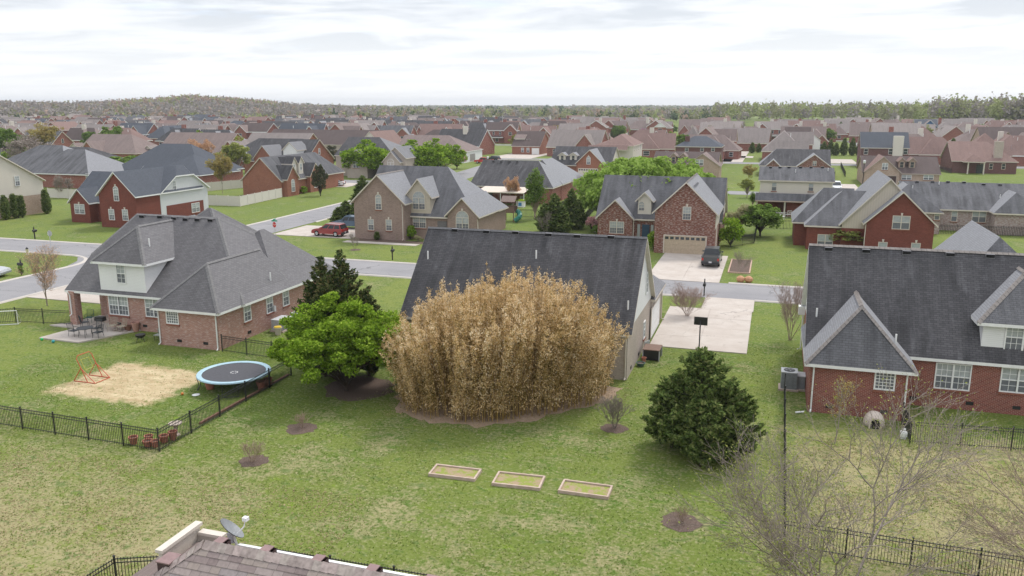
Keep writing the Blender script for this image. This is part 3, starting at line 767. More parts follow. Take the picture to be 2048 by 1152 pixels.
# side street that crosses it at the left
NS = [(-69.7, 30), (-69.7, 60), (-69.7, 84), (-70, 110), (-70.6, 130), (-72, 160), (-74.5, 190), (-78, 225), (-82, 262), (-86, 330), (-90, 420)]
road('road', NS, 7.6, 0.004)
road('road', [(-240, 172), (-110, 172), (-74, 173), (0, 173.5), (60, 173), (160, 170)], 7.0, 0.008)
road('road', [(-260, 262), (-90, 262), (0, 264), (60, 268), (200, 270)], 7.5, 0.012)
road('road', [(-210, 352), (-90, 352), (0, 352), (100, 352), (260, 352)], 7.5, 0.016)
road('road', [(26, 176), (30, 220), (32, 268), (34, 352), (36, 440)], 6.5, 0.020)
road('road', [(-300, 445), (0, 440), (300, 445)], 7.5, 0.024)
m = MB(); m.poly([(p[0], p[1], 0.0225) for p in [(-66, 77), (-66, 72.5), (-65.0, 74.6), (-63.6, 76.2), (-61, 76.9)][::-1]], ASPH); m.poly([(p[0], p[1], 0.0225) for p in [(-73, 77), (-79.5, 76.9), (-77.3, 75.6), (-75.4, 73.6), (-73.4, 69.5)]], ASPH)
m.poly([(p[0], p[1], 0.0225) for p in [(-65.9, 83), (-60, 83.1), (-63.0, 84.6), (-65.4, 89)]], ASPH); m.poly([(p[0], p[1], 0.0225) for p in [(-73.5, 83), (-73.9, 89), (-76, 84.8), (-80, 83.1)]], ASPH)
m.build('road', kind='structure')
kerb([(-260, 76.3), (-83, 76.3)] + arc(-79.2, 70.6, 5.7, 90, 0, 8) + [(-73.6, 55), (-73.6, 30)])
kerb([(-65.8, 30), (-65.8, 70.8)] + arc(-60.3, 70.8, 5.5, 180, 90, 8) + [(-40, 76.3), (-8.0, 76.45)])
kerb([(-0.9, 76.45), (60, 76.3), (170, 76.3)])
kerb([(170, 83.6), (60, 83.6), (-3.6, 83.6)]); kerb([(-11.2, 83.6), (-58.5, 83.6)] + arc(-60.3, 89.2, 5.6, 270, 180, 8) + [(-66.0, 95.2)])
kerb([(-66.1, 110), (-66.9, 130), (-68.4, 168)])
kerb([(-76.2, 168), (-74.5, 130), (-73.9, 110), (-73.6, 90)] + arc(-79.3, 89.2, 5.6, 0, -90, 8) + [(-120, 83.6), (-260, 83.6)])
def slabs(x0, x1, y0, y1, nx, ny, z=0.06, name='driveway', mat=CONC, skew=0.0):
    "a slab poured in panels with sawn joints; each panel a piece of its own"
    root = link(name, None); root['kind'] = 'structure'; root.location = (x0, y0, 0)
    gr = random.Random(int(x0 * 7 + y0))
    for i in range(nx):
        for j in range(ny):
            a0, a1 = x0 + (x1 - x0) * i / nx + 0.008, x0 + (x1 - x0) * (i + 1) / nx - 0.008
            b0, b1 = y0 + (y1 - y0) * j / ny + 0.008, y0 + (y1 - y0) * (j + 1) / ny - 0.008
            t_ = z + gr.uniform(-0.004, 0.004); m = MB(); sk = lambda y: skew * (y - y0) / (y1 - y0)
            P = [(a0 + sk(b0), b0), (a1 + sk(b0), b0), (a1 + sk(b1), b1), (a0 + sk(b1), b1)]
            P = [(p[0] - x0, p[1] - y0) for p in P]
            m.poly([(p[0], p[1], t_) for p in P], mat)
            for p, q in zip(P, P[1:] + P[:1]): m.poly([(p[0], p[1], 0), (q[0], q[1], 0), (q[0], q[1], t_), (p[0], p[1], t_)], mat)
            m.build('panel', root)
    return root
slabs(-8.0, -1.0, 59.2, 72.0, 2, 4); slabs(-5.3, -0.9, 72.0, 76.6, 1, 2, 0.059)
slabs(-11.9, -4.5, 83.3, 99.0, 2, 4, 0.06)                                  # in front of the two-car garage door
slabs(-65.4, -53.3, 97.3, 106.5, 3, 2)                                      # beside the taupe brick house
slabs(-53.0, -42.6, 94.6, 95.9, 7, 1, 0.05, 'footpath')
slabs(-65.4, -55.0, 57.6, 64.5, 3, 2)
# patio of the pink brick house: a slab with a cut-out corner
pat = [(-52.8, 47.1), (-48.9, 47.0), (-47.0, 51.3), (-50.0, 51.3), (-50.0, 54.0), (-53.6, 54.0), (-54.0, 51.4), (-55.1, 50.3), (-52.4, 50.2)]
m = MB(); m.poly([(p[0], p[1], 0.10) for p in pat], CONC)
for p, q in zip(pat, pat[1:] + pat[:1]): m.poly([(p[0], p[1], 0), (q[0], q[1], 0), (q[0], q[1], 0.10), (p[0], p[1], 0.10)], CONC)
m.build('patio', kind='structure')
flatpoly('leaf_litter', smooth_ring([(-21.8, 45.0), (-20.2, 41.4), (-17.4, 40.3), (-14.7, 40.5), (-12.5, 42.2), (-9.9, 44.9), (-8.5, 46.7), (-8.2, 49.5), (-21.8, 50.3)], 0.25, 7, 5), LITTER, 0.008)
flatpoly('mulch_bed', blob(-24.2, 44.4, 2.2, 2.2, 24, 0.16, 2), MULCH, 0.007)
for i, (x, y, r) in enumerate([(-24.0, 32.9, 0.85), (-24.0, 37.4, 1.0), (-2.8, 33.1, 0.95), (-7.5, 42.6, 0.85), (-48.6, 89.9, 0.8), (-6.4, 68.2, 0.0)]):
    if r: flatpoly('mulch_ring', blob(x, y, r * 0.85, r * 0.85, 20, 0.16, i + 20), MULCH, 0.012)
flatpoly('mulch_bed', blob(-5.6, 68.6, 2.1, 2.6, 20, 0.1, 9)[:], MULCH, 0.012)
flatpoly('mulch_bed', [(-53.0, 96.2), (-42.0, 96.2), (-40.5, 97.9), (-53.0, 98.3)], MULCH, 0.012)
# far driveways and aprons seen between the houses
for x0, x1, y0, y1 in [(-46.5, -40.5, 176, 203), (-15.8, -9.5, 268, 330), (15.0, 24.0, 271, 292), (50, 55, 272, 306), (-22, -13, 267, 283), (-110, -104, 174, 190), (-98, -88, 160, 169), (-92, -77, 264, 300), (63, 69, 273, 283), (12.5, 17.5, 176.5, 200), (36, 47, 294, 352), (54, 62, 355, 372), (-14, -7, 290, 300)]:
    flatpoly('driveway', [(x0, y0), (x1, y0), (x1, y1), (x0, y1)], CONC, 0.05)
# ------------------------------------------------------------------ nearer houses
CAPD = plain('ridge_shingle', (0.20, 0.195, 0.195), 0.9, 0.1, 0.15, scale=3)
CAPP = plain('pale_ridge_shingle', (0.26, 0.235, 0.22), 0.9, 0.1, 0.15, scale=3)
# --- pink brick house at the left
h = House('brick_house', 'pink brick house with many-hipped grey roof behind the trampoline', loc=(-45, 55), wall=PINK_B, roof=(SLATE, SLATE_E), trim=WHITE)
A = h
am = h.wing((-53.9, -37.1, 51.0, 65.0), 2.9, 8.25, 'x', (('j', 0.55, 1.6), 'h'), cap=CAPD, ov=0.35, walls=False)
w_ = h.mb()
zt = 3.0
for P, d in (([(-50.05, 51.3), (-37.66, 51.3)], (0, -1, 0)), ([(-50.05, 54.0), (-50.05, 51.3)], (-1, 0, 0)), ([(-53.4, 54.0), (-50.05, 54.0)], (0, -1, 0)), ([(-53.4, 64.7), (-53.4, 54.0)], (-1, 0, 0)), ([(-37.66, 51.3), (-37.66, 64.7)], (1, 0, 0)), ([(-37.66, 64.7), (-53.4, 64.7)], (0, 1, 0))):
    w_.poly(orient([(*P[0], 0), (*P[1], 0), (*P[1], zt), (*P[0], zt)], d), PINK_B)
h.fin(w_, 'wall')
h.wing((-53.9, -50.0, 54.6, 61.4), 2.95, 2.96 + 4.0, 'x', ('g', 'g')) if False else None
gm = h.mb(); gm.poly(orient([(-53.6, 51.3, 2.8), (-53.6, 64.7, 2.8), (-53.6, 61.7, 5.2), (-53.6, 54.3, 5.2)], (-1, 0, 0)), PINK_B); h.fin(gm, 'gable')
h.box('porch_column', -53.6, -52.95, 50.95, 51.6, 0, 2.85, PINK_B); h.box('porch_column', -53.6, -52.95, 53.4, 54.0, 0, 2.85, PINK_B) if False else None
af = h.wing((-43.2, -37.25, 48.25, 58.0), 2.88, 5.85, 'y', ('h', 'g'), cap=CAPD, ov=0.35, sides={'N': [(0, 2.9, PINK_B)]})
an = h.wing((-46.3, -37.26, 55.9, 65.6), 2.82, 7.0, 'y', ('h', 'h'), ov=0.35)
ar = h.wing((-58.5, -47.6, 63.4, 74.0), 2.9, 7.5, 'x', ('h', 'h'), cap=CAPD, ov=0.35)
# dormer: boxed, hipped
ad = h.wing((-50.9, -45.7, 50.9, 60.5), 5.45, 8.0, 'y', ('h', 'g'), z0=3.0, wall=WSID, cap=CAPD, ov=0.4, sides={'N': [(3.0, 5.4, WSID)]})
h.win('S', (-48.35, 51.3, 4.55), 0.95, 1.6, 'dh', sill=False)
for px, py in ((284, 435), (320, 436), (348, 439), (371, 441), (395, 442), (421, 443)): h.vent(am, px, py, SLATE)
h.winS(51.3, 219, 591, 257, 630, 'twin'); h.winS(51.3, 291, 597, 325, 635, 'twin')
h.winS(48.6, 333, 619, 357, 648, 'block')
for a in ((487, 604, 501, 643), (532, 587, 545, 626), (565, 575, 577, 612)): h.winE(-37.59, *a, 'dh')
h.pipe(af, 541, 560, 0.6) ; h.pipe(ad, 299, 492, 0.6)
for px in (360, 412): q = aty(px, 689, 48.6); h.crawl('S', q[0], 48.6, 0.45)
for px, py in ((239, 652), (291, 656)): q = aty(px, py, 51.3); h.crawl('S', q[0], 51.3, 0.45)
h.crawl('E', -37.59, 52.2, 0.45)
h.spout(-42.75, 48.6, 2.8); h.spout(-37.75, 48.6, 2.8, out=(0.3, -1)); h.spout(-53.3, 50.95, 2.8, 0.9)
h.box('porch_step', -51.9, -50.1, 52.2, 54.0, 0, 0.5, CONC_TRIM)
h.box('back_door', -51.3, -50.4, 53.93, 53.98, 0.5, 2.6, plain('dark_door', (0.07, 0.09, 0.08)))
h.box('utility_meter', -37.55, -37.4, 55.4, 55.65, 1.3, 1.75, plain('meter_grey', (0.5, 0.5, 0.5)))

# --- beige house behind the bamboo
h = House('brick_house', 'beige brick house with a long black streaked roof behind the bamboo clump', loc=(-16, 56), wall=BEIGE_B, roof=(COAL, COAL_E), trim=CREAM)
bm = h.wing((-24.2, -7.95, 50.6, 61.6), 3.14, 8.6, 'x', ('g', 'g'), cap=plain('grey_ridge_shingle', (0.13, 0.13, 0.135), 0.9, 0.1), ov=0.3, sides={'E': [(0, 3.25, BEIGE_B), (3.25, 99, WSID)]})
bg_ = h.wing((-14.2, -7.9, 61.0, 67.3), 3.1, 5.9, 'x', ('g', 'h'), ov=0.3)
h.gdoor('E', (-8.17, 63.2, 1.2), 4.6, 2.3, WHITE)
h.win('E', (-8.25, 58.6, 4.9), 0.95, 1.6, 'dh', frame=WHITE, sill=False); h.win('E', (-8.25, 58.0, 1.55), 0.8, 1.3, 'dh', frame=WHITE)
for px, py in ((910, 463), (973, 466), (1031, 468), (1097, 472), (1154, 475), (1222, 477)): h.vent(bm, px, py, COAL_E)
for px, py in ((856, 517), (1072.5, 516), (1256, 618)): h.pipe(bm, px, py, 0.55)
h.spout(-8.35, 50.9, 3.05, mat=CREAM); h.spout(-8.2, 66.9, 3.0, mat=CREAM, out=(1, 0.2))
for y in (52.5, 55.8): h.crawl('E', -8.25, y, 0.4)

# --- red brick house at the right
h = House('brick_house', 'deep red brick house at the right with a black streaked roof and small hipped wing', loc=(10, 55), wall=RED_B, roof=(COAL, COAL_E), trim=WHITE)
cm_ = h.wing((2.5, 24.0, 51.25, 61.9), 3.05, 8.6, 'x', ('g', 'g'), cap=CAPP, ov=0.3, sides={'W': [(0, 3.2, RED_B), (3.2, 99, WSID)]})
cf = h.wing((2.4, 8.35, 48.2, 56.5), 3.0, 6.15, 'y', (2.1, 'g'), cap=CAPP, ov=0.35, roof=(MID, MID_E), sides={'N': [(0, 3, RED_B)]})
cd = h.wing((11.7, 17.3, 51.6, 60.0), 5.3, 7.9, 'y', ('h', 'g'), z0=3.3, wall=WSID, cap=CAPP, ov=0.4, roof=(MID, MID_E), sides={'N': [(3.3, 5.3, WSID)]})
cr_ = h.wing((10.3, 21.0, 60.5, 75.0), 3.0, 8.3, 'y', ('h', 'g'), ov=0.3, roof=(MID, MID_E))
h.win('S', (14.2, 52.0, 4.5), 1.9, 1.55, 'twin', sill=False)
h.winS(48.55, 1749, 742, 1790, 781, 'block'); h.winS(51.55, 1869, 727, 1942, 779, 'twin'); h.winS(51.55, 2000, 736, 2072, 786, 'twin')
h.win('S', (17.6, 51.55, 1.9), 2.3, 1.6, 'twin')
for px, py in ((1657, 501), (1732, 505), (1813, 508), (1900, 512), (1980, 515)): h.vent(cm_, px, py, COAL_E)
h.pipe(cm_, 1633, 632, 0.5); h.pipe(cf, 1791, 685, 0.5)
for px in (1658, 1768): q = aty(px, 820, 48.55); h.crawl('S', q[0], 48.55, 0.45)
for px in (1826, 1940, 2035): q = aty(px, 800, 51.55); h.crawl('S', q[0], 51.55, 0.45)
h.spout(2.95, 48.55, 2.9, out=(-0.1, -1)); h.spout(7.85, 48.55, 2.9, out=(0.1, -1)); h.spout(2.75, 61.3, 2.9, out=(-1, 0))
h.box('gutter_return', 2.35, 2.9, 61.2, 61.8, 2.7, 3.3, WHITE)

# --- taupe brick house across the road, three front gables
h = House('brick_house', 'taupe brick house with three front gables across the road behind the red SUV', loc=(-45, 104), wall=TAUPE_B, roof=(MID, MID_E), trim=CREAM)
dm = h.wing((-53.2, -36.2, 99.9, 113.2), 3.05, 9.15, 'x', ('g', 'h'), ov=0.35)
h.wing((-53.3, -45.35, 97.7, 106.5), 4.85, 8.6, 'y', ('g', 'g'), ov=0.35, sides={'N': [(0, 4.9, TAUPE_B)]}, cap=CAPP)
dl, dr_, dp_ = aty(888, 431.8, 99.4), aty(958.4, 435.4, 99.4), aty(921, 395.7, 99.4)
h.wing((dl[0], dr_[0], 99.4, 109.0), (dl[2] + dr_[2]) / 2, dp_[2], 'y', ('g', 'g'), ov=0.35, sides={'N': [(0, 3.05, TAUPE_B)]})
h.wing((-46.6, -42.55, 99.95, 106.4), 5.55, 8.0, 'y', ('g', 'g'), z0=3.2, wall=TSID, ov=0.35, sides={'N': [(3.2, 5.5, TSID)]})
h.winS(98.05, 751, 389, 763, 419.5, 'arch', key=True); h.winS(98.05, 736, 438, 748, 460.5, 'dh', key=True); h.winS(98.05, 772, 439, 784, 461.5, 'dh', key=True)
h.winS(100.3, 825, 383, 850.5, 418.7, 'archtwin', sill=False); h.winS(100.25, 826, 433.5, 852, 456, 'twin'); h.winS(99.75, 911.5, 422, 938, 459, 'archtwin', key=True)
h.box('door_recess', -41.9, -40.6, 100.18, 100.24, 0.1, 2.5, plain('grey_door', (0.16, 0.15, 0.15)))
h.win('E', (-36.55, 108.3, 1.8), 0.7, 1.3, 'dh')
h.spout(-45.9, 98.05, 4.7, mat=CREAM); h.spout(dr_[0] - .3, 99.75, 2.95, mat=CREAM)

# --- mottled brick house with a two-car garage
h = House('brick_house', 'mottled red brick house with tan two-car garage door and dark pickup in front', loc=(-13, 106), wall=MIX_B, roof=(MID, MID_E), trim=CREAM)
em = h.wing((-22.0, -5.75, 106.3, 117.6), 3.0, 8.15, 'x', ('g', 'g'), ov=0.3, sides={'E': [(0, 3.1, MIX_B), (3.1, 99, CSID)]})
eg = h.wing((-13.6, -5.8, 98.7, 112.0), 4.85, 8.65, 'y', ('g', 'g'), ov=0.35, sides={'N': [(0, 4.9, MIX_B)], 'E': [(0, 3.1, MIX_B), (3.1, 99, CSID)]}, cap=CAPP)
h.wing((-21.9, -16.75, 105.6, 111.5), 3.0, 5.5, 'y', ('g', 'g'), ov=0.3, sides={'N': [(0, 3, MIX_B)]})
h.wing((-16.9, -14.5, 106.6, 111.4), 5.3, 6.5, 'y', ('g', 'g'), z0=3.3, wall=CSID, ov=0.35, sides={'N': [(3.3, 5.3, CSID)]})
h.winS(106.95, 1277, 403, 1289.5, 422, 'arch', sill=False); h.winS(105.9, 1219, 443, 1248, 467, 'twin', key=True); h.winS(99.05, 1365.5, 413.5, 1382, 440, 'dh', key=True)
h.gdoor('S', (-9.6, 99.05, 1.1), 4.88, 2.13, plain('tan_garage_door', (0.46, 0.37, 0.27)), 8)
dr = h.box('front_door', -15.85, -14.9, 106.45, 106.58, 0.15, 2.3, plain('navy_door', (0.035, 0.07, 0.11)))
for x in (-16.3, -14.55): h.box('sidelight', x - 0.17, x + 0.17, 106.5, 106.58, 0.15, 2.3, GL_UP)
h.box('porch_lamp', -14.2, -14.0, 106.4, 106.55, 1.7, 2.0, BLACK)
h.spout(-16.9, 106.0, 2.9, mat=CREAM); h.spout(-6.0, 99.1, 4.7, mat=CREAM, out=(0.5, -1))
for k in range(4):
    p = np.array([-9.7 + 0.9, 100.2 + k * 1.3, 7.95]); o = link('roof_vent', vent_mesh(1.0, COAL_E), h.root, tuple(p - h.o), PI / 2)

# --- red brick house with big tan gable, right of the garage house
h = House('brick_house', 'red brick house with a big tan board gable behind the dark-roofed house at the right', loc=(11, 105), wall=RED_FLAT, roof=(MID, MID_E), trim=CREAM)
fq = lambda px, py, y: aty(px, py, y)
yF = 104.5
a_, b_, c_ = fq(1727, 448, yF), fq(1877, 453, yF), fq(1806.6, 383.4, yF)
h.wing((a_[0], b_[0], yF, yF + 9), (a_[2] + b_[2]) / 2, c_[2], 'y', ('g', 'g'), ov=0.35, sides={'N': [(0, 3.5, RED_FLAT)]})
yT = 106.3
t1, tp = fq(1678, 450, yT), fq(1782.7, 357.5, yT)
h.wing((t1[0], 2 * tp[0] - t1[0], yT, yT + 14), t1[2], tp[2], 'y', ('g', 'g'), ov=0.35, sides={'S': [(0, 2.9, RED_FLAT), (2.9, 99, BBSID)], 'W': [(0, 5, RED_FLAT)]})
h.wing((4.0, 13.0, 106.8, 118.0), 3.0, 6.9, 'x', ('h', 'g'), ov=0.35); h.wing((2.6, 10.0, 109.5, 119.0), 3.0, 7.0, 'x', ('h', 'g'), ov=0.35)
h.winS(yF + 0.35, 1784, 431.5, 1820.5, 458.8, 'twinp', key=True); h.winS(yF + 0.35, 1756, 484, 1774, 504, 'dhp', key=True); h.winS(yF + 0.35, 1822, 486, 1840, 506, 'dhp', key=True)
h.winS(107.15, 1634, 469, 1666, 496, 'twinp')
h.spout(fq(1732, 450, yF)[0], yF + 0.35, a_[2] - .1, mat=CREAM)

# --- mixed brick house with the long dark roof
h = House('brick_house', 'mottled pale brick ranch house with long dark roof at the right edge', loc=(25, 135), wall=WHEAT_B, roof=(MID, MID_E), trim=CREAM)
g0, g1 = atz(1871, 421.6, 3), atz(2047, 420, 3)
gm_ = h.wing((18.0, 35.0, 129.5, 143.0), 3.0, aty(1900, 364, 136.25)[2], 'x', ('g', 'g'), ov=0.35, roof=(MID, MID_E))
h.wing((29.0, 35.4, 126.8, 134.0), 3.0, 5.6, 'y', ('h', 'g'), ov=0.35, sides={'N': [(0, 3, WHEAT_B)]}); h.wing((14.0, 22.6, 125.0, 134.0), 3.0, 6.4, 'y', ('h', 'g'), ov=0.35, sides={'N': [(0, 3, WHEAT_B)]})
h.winS(129.85, 1944, 422, 1972, 445, 'twinp'); h.winS(129.85, 1902, 422, 1915, 443, 'dhp'); h.winS(125.35, 1868, 423, 1880, 440, 'dhp')
for px, py in ((1834, 365), (1865, 365), (1896, 365), (1928, 366), (1967, 370), (2000, 371)): h.vent(gm_, px, py)
for px, py in ((1825, 378), (1878, 369), (2000, 396)): h.pipe(gm_, px, py, 0.5)

# --- two-storey house with cream upper storey
h = House('brick_house', 'two-storey house with cream siding above red brick and a covered back porch', loc=(4, 142), wall=RED_FLAT, roof=(MID, MID_E), trim=CREAM)
hm = h.wing((-2.3, 9.3, 139.5, 148.5), 5.6, aty(1590, 334, 144)[2], 'x', ('g', 'g'), ov=0.3, z0=2.9, wall=CSID)
h.wing((-2.6, 9.0, 137.6, 141.0), 2.55, 3.6, 'x', ('g', 'g'), ov=0.3, walls=False, trim=plain('pinkish_fascia', (0.47, 0.36, 0.32)))
h.box('wall', 2.3, 8.8, 138.6, 147.0, 0, 2.5, RED_FLAT); h.box('wall', -2.2, 2.25, 140.6, 147.2, 0, 2.9, RED_FLAT)
for x in (-2.3, 2.0): h.box('porch_column', x - 0.12, x + 0.12, 138.1, 138.35, 0, 2.5, CREAM)
h.winS(139.8, 1543, 365, 1553.5, 382, 'dhp', frame=CREAM); h.winS(139.8, 1616.5, 366, 1627.5, 383, 'dhp', frame=CREAM); h.winS(138.6, 1614, 400, 1626, 418, 'dhp', frame=CREAM)
for px, py in ((1541, 336), (1560, 336), (1578, 336), (1601, 336), (1622, 336), (1645, 336)): h.vent(hm, px, py)
for px, py in ((1591, 345), (1656, 342)): h.pipe(hm, px, py, 0.5)

# --- cream gabled house cut by the left edge
h = House('brick_house', 'cream sided house with brown roof cut off by the left frame edge', loc=(-117, 103), wall=TAN_B, roof=(BROWN, BROWN), trim=CREAM)
h.wing((-128, -112.6, 88.5, 111.0), 5.1, 9.9, 'x', ('g', 'g'), ov=0.35, sides={'E': [(0, 3.1, TAN_B), (3.1, 99, CSID)]}) if False else h.wing((-130, -114.6, 91.0, 107.4), 5.3, 10.0, 'x', ('g', 'g'), ov=0.35, sides={'E': [(0, 3.1, TAN_B), (3.1, 99, CSID)]})
h.win('E', (-114.9, 102.2, 5.6), 0.95, 1.6, 'dh', frame=WHITE, sill=False)

# --- red brick house with pale grey side, blue-grey roof
h = House('brick_house', 'deep red brick house with pale grey sided gable and blue-grey roof at the left', loc=(-92, 102), wall=RED_FLAT, roof=(BLUE, BLUE), trim=WHITE)
yJ = 96.0
ja, jb, jp = fq(190, 391, yJ), fq(270.6, 394, yJ), fq(224.8, 343.6, yJ)
h.wing((ja[0], jb[0], yJ, yJ + 15), (ja[2] + jb[2]) / 2, jp[2], 'y', ('g', 'g'), ov=0.35)
h.wing((-94.0, jb[0] + 0.05, yJ + 5.0, yJ + 16.6), ja[2] - 0.1, jp[2] + 0.1, 'x', ('g', ('j', 0.35, 1.5)), ov=0.35, wall=GSID)
h.wing((-103.2, -92.0, 100.4, 111.0), 3.0, 7.2, 'x', ('g', 'g'), ov=0.3)
l0, l1, lp = fq(133.4, 404, 98.8), fq(177.5, 405, 98.8), fq(151, 377.6, 98.8)
h.wing((l0[0], l1[0], 98.8, 105.0), 3.0, lp[2], 'y', ('g', 'g'), ov=0.3)
h.winS(yJ + 0.35, 227, 373, 237.5, 402, 'arch', key=True); h.winS(yJ + 0.35, 218, 418, 229, 440, 'dh', key=True); h.winS(yJ + 0.35, 245, 419, 256.5, 441, 'dh', key=True)
h.winS(99.1, 149.5, 408, 169.5, 428, 'twin', key=True)
xJ = jb[0] - 0.3
h.win('E', (xJ, yJ + 8.6, 5.4), 0.8, 1.6, 'dh', sill=False); h.box('wall', xJ - 0.3, xJ + 0.04, yJ + 6.5, yJ + 15.0, 0, 2.6, RED_FLAT); h.win('E', (xJ + 0.04, yJ + 13.0, 1.6), 1.9, 1.5, 'twin')

# --- hip roofed houses behind
h = House('brick_house', 'red brick house with a large dark hipped roof beyond the white fence at the left', loc=(-150, 150), wall=RED_B, roof=(MID, MID_E), trim=WHITE)
h.wing((-171, -146.5, 142.5, 160.5), 3.0, 8.4, 'x', ('h', 'h'), ov=0.35); h.wing((-158.5, -138.0, 140.2, 156.0), 3.0, 7.8, 'x', ('h', 'h'), ov=0.35)
for a in ((85, 347, 90.5, 360), (97.5, 347.5, 104, 361)): h.winS(142.85, *a, 'dhp')
for a in ((172, 347, 179.5, 361.5), (191.5, 346, 198.5, 360)): h.winS(140.55, *a, 'dhp')
h = House('brick_house', 'brick house with a blue-grey hipped roof beside the pale leafing tree', loc=(-126, 158), wall=RED_B, roof=(BLUE, BLUE), trim=WHITE)
h.wing((-142.0, -118.0, 150.5, 166.5), 3.0, 8.8, 'x', ('h', 'h'), ov=0.35); h.wing((-128, -114.5, 146.0, 160.0), 3.0, 6.8, 'y', ('h', 'h'), ov=0.35)

# --- red-orange brick house with the white vinyl fence
h = House('brick_house', 'orange-red brick house with two small arched gables beside the white vinyl fence', loc=(-96, 148), wall=ORANGE_B, roof=(MID, COAL), trim=CREAM)
ym = 138.9
m0, m1, mp_ = fq(480, 354, ym), fq(563, 360, ym), fq(518, 315, ym)
h.wing((m0[0], m1[0], ym, 164.0), 3.0, mp_[2], 'y', ('g', 'h'), ov=0.3, sides={'S': [(0, 99, ORANGE_B)]}, roof=(MID, MID))
def egable(h, xw, yc, w, zE, zP, depth, wall, roof, style='arch', z0=0.0, key=True):
    h.wing((xw - depth, xw, yc - w / 2, yc + w / 2), zE, zP, 'x', ('g', 'g'), ov=0.25, wall=wall, roof=roof, z0=z0)
xm = m1[0]
for yc in (141.8, 150.2):
    egable(h, xm + 0.9, yc, 4.6, 3.3, 5.9, 6, ORANGE_B, (COAL, COAL)); h.win('E', (xm + 0.65, yc, 2.0), 1.2, 2.4, 'arch', frame=WHITE)
for yc in (144.9, 147.4):
    egable(h, xm - 0.6, yc, 2.1, 6.0, 7.3, 4, CSID, (COAL, COAL), z0=3.6); h.win('E', (xm - 0.85, yc, 5.2), 0.7, 1.3, 'dhp', frame=WHITE, sill=False)
# ------------------------------------------------------------------ houses of the middle distance
def pwing(h, kind, yf, depth, L, Rr, pk, ends=('g', 'g'), flat=True, **kw):
    a, b = aty(*L, yf), aty(*Rr, yf); ze = (a[2] + b[2]) / 2
    if kind == 'y':
        zr = aty(*pk, yf)[2]; zr = max(zr, ze + 0.8)
        return h.wing((a[0], b[0], yf, yf + depth), ze, zr, 'y', ends, **kw)
    zr = aty(*pk, yf + depth / 2)[2]; zr = max(zr, ze + 1.0)
    return h.wing((a[0], b[0], yf, yf + depth), ze, zr, 'x', ends, **kw)
def mh(label, at, wall, roof, trim=CREAM, cat='house', name='brick_house'):
    return House(name, label, cat, at, wall=wall, roof=roof, trim=trim)
def pdormer(h, y, pk, L, Rr, zb, wall, depth=4, wins=True, roof=None):
    a, b = aty(*L, y), aty(*Rr, y); ze = (a[2] + b[2]) / 2; zr = aty(*pk, y)[2]
    h.wing((a[0], b[0], y, y + depth), ze, zr, 'y', ('g', 'g'), z0=zb, wall=wall, ov=0.3, roof=roof)
    if wins: h.win('S', ((a[0] + b[0]) / 2, y + 0.3, (ze + zb) / 2 + 0.1), 0.8, 1.3, 'small', sill=False, frame=h.trim)
BR2 = (BROWN, BROWN); MD2 = (MID, MID_E); CO2 = (COAL, COAL_E); GR2 = (GREIGE, GREIGE); BD2 = (BROWN_D, BROWN); RR2 = (REDROOF, REDROOF); BL2 = (BLUE, BLUE)
h = mh('orange brick house with cream dormer under a dark roof, behind the two arched gables', (-120, 190), ORANGE_B, (COAL, COAL_E))
h.wing((-131, -112.5, 184, 199), 3.3, 8.7, 'x', ('g', 'g'), ov=0.35)
pwing(h, 'y', 181, 8, (505, 318), (545, 318), (524, 291), sides={'N': [(0, 3, ORANGE_B)]})
pwing(h, 'y', 183.6, 6, (563, 300), (594, 301), (575, 284), wall=WSID, z0=3.2); h.win('S', (aty(578, 303, 183.9)[0], 183.92, 5.6), 1.9, 1.7, 'small', frame=WHITE)
h.win('E', (-112.85, 191.6, 5.6), 0.9, 1.6, 'dhp', frame=WHITE)
h = mh('pinkish cream brick house with nested front gables half hidden by two round green trees', (-100, 190), BEIGE_B, CO2)
pwing(h, 'x', 186, 16, (668, 312), (790, 312), (740, 274), ('g', 'h'))
pwing(h, 'y', 181, 10, (768, 316), (812, 317), (789, 294), sides={'N': [(0, 3, BEIGE_B)]}); pwing(h, 'y', 179.5, 6, (763, 325), (800, 325), (781, 303))
pwing(h, 'y', 181, 8, (690, 318), (735, 319), (712, 299)); h.winS(179.82, 775, 318, 788, 336, 'archtwin', frame=WHITE); h.winS(181.3, 706, 323, 718, 336, 'twinp', frame=WHITE)
h = mh('white sided garage house with a broad brown hipped roof by the pink blossom tree', (-102, 247), WSID, BR2, WHITE)
h.wing((-114, -90.3, 238.5, 255.5), 3.4, 8.0, 'x', ('g', 'h'), ov=0.3); h.gdoor('E', (-90.6, 246, 1.3), 4.8, 2.2, plain('grey_garage_door', (0.3, 0.28, 0.27)))
h = mh('dark hip-roofed brick house with cream awning over its back patio', (-46, 152), RED_B, (COAL, MID_E))
h.wing((-53.2, -37.2, 142.4, 158.6), 3.0, 7.2, 'x', ('g', 5.0), ov=0.35); h.wing((-48.2, -37.1, 149, 167.5), 3.02, 7.1, 'y', ('h', 'h'), ov=0.35)
for k, px in enumerate((988, 1003, 1020, 1035)): q = aty(px, 322, 149.9); link('roof_vent', vent_mesh(0.5, COAL), h.root, tuple(np.array([q[0], 149.6, 6.9]) - h.o))
h.box('sliding_door', -50.6, -48.8, 142.6, 142.7, 0.1, 2.2, GL_DK); h.winS(142.75, 1040, 392, 1046, 404, 'dhp')
h = mh('brown brick cottage with two dormers and a two-car garage door', (-40, 203), ORANGE_B, (COAL, MID_E))
yR = 198
pwing(h, 'x', yR + 2.2, 15, (1097, 332), (1222, 330), (1170, 293), sides={'E': [(0, 3, ORANGE_B), (3, 99, CSID)]})
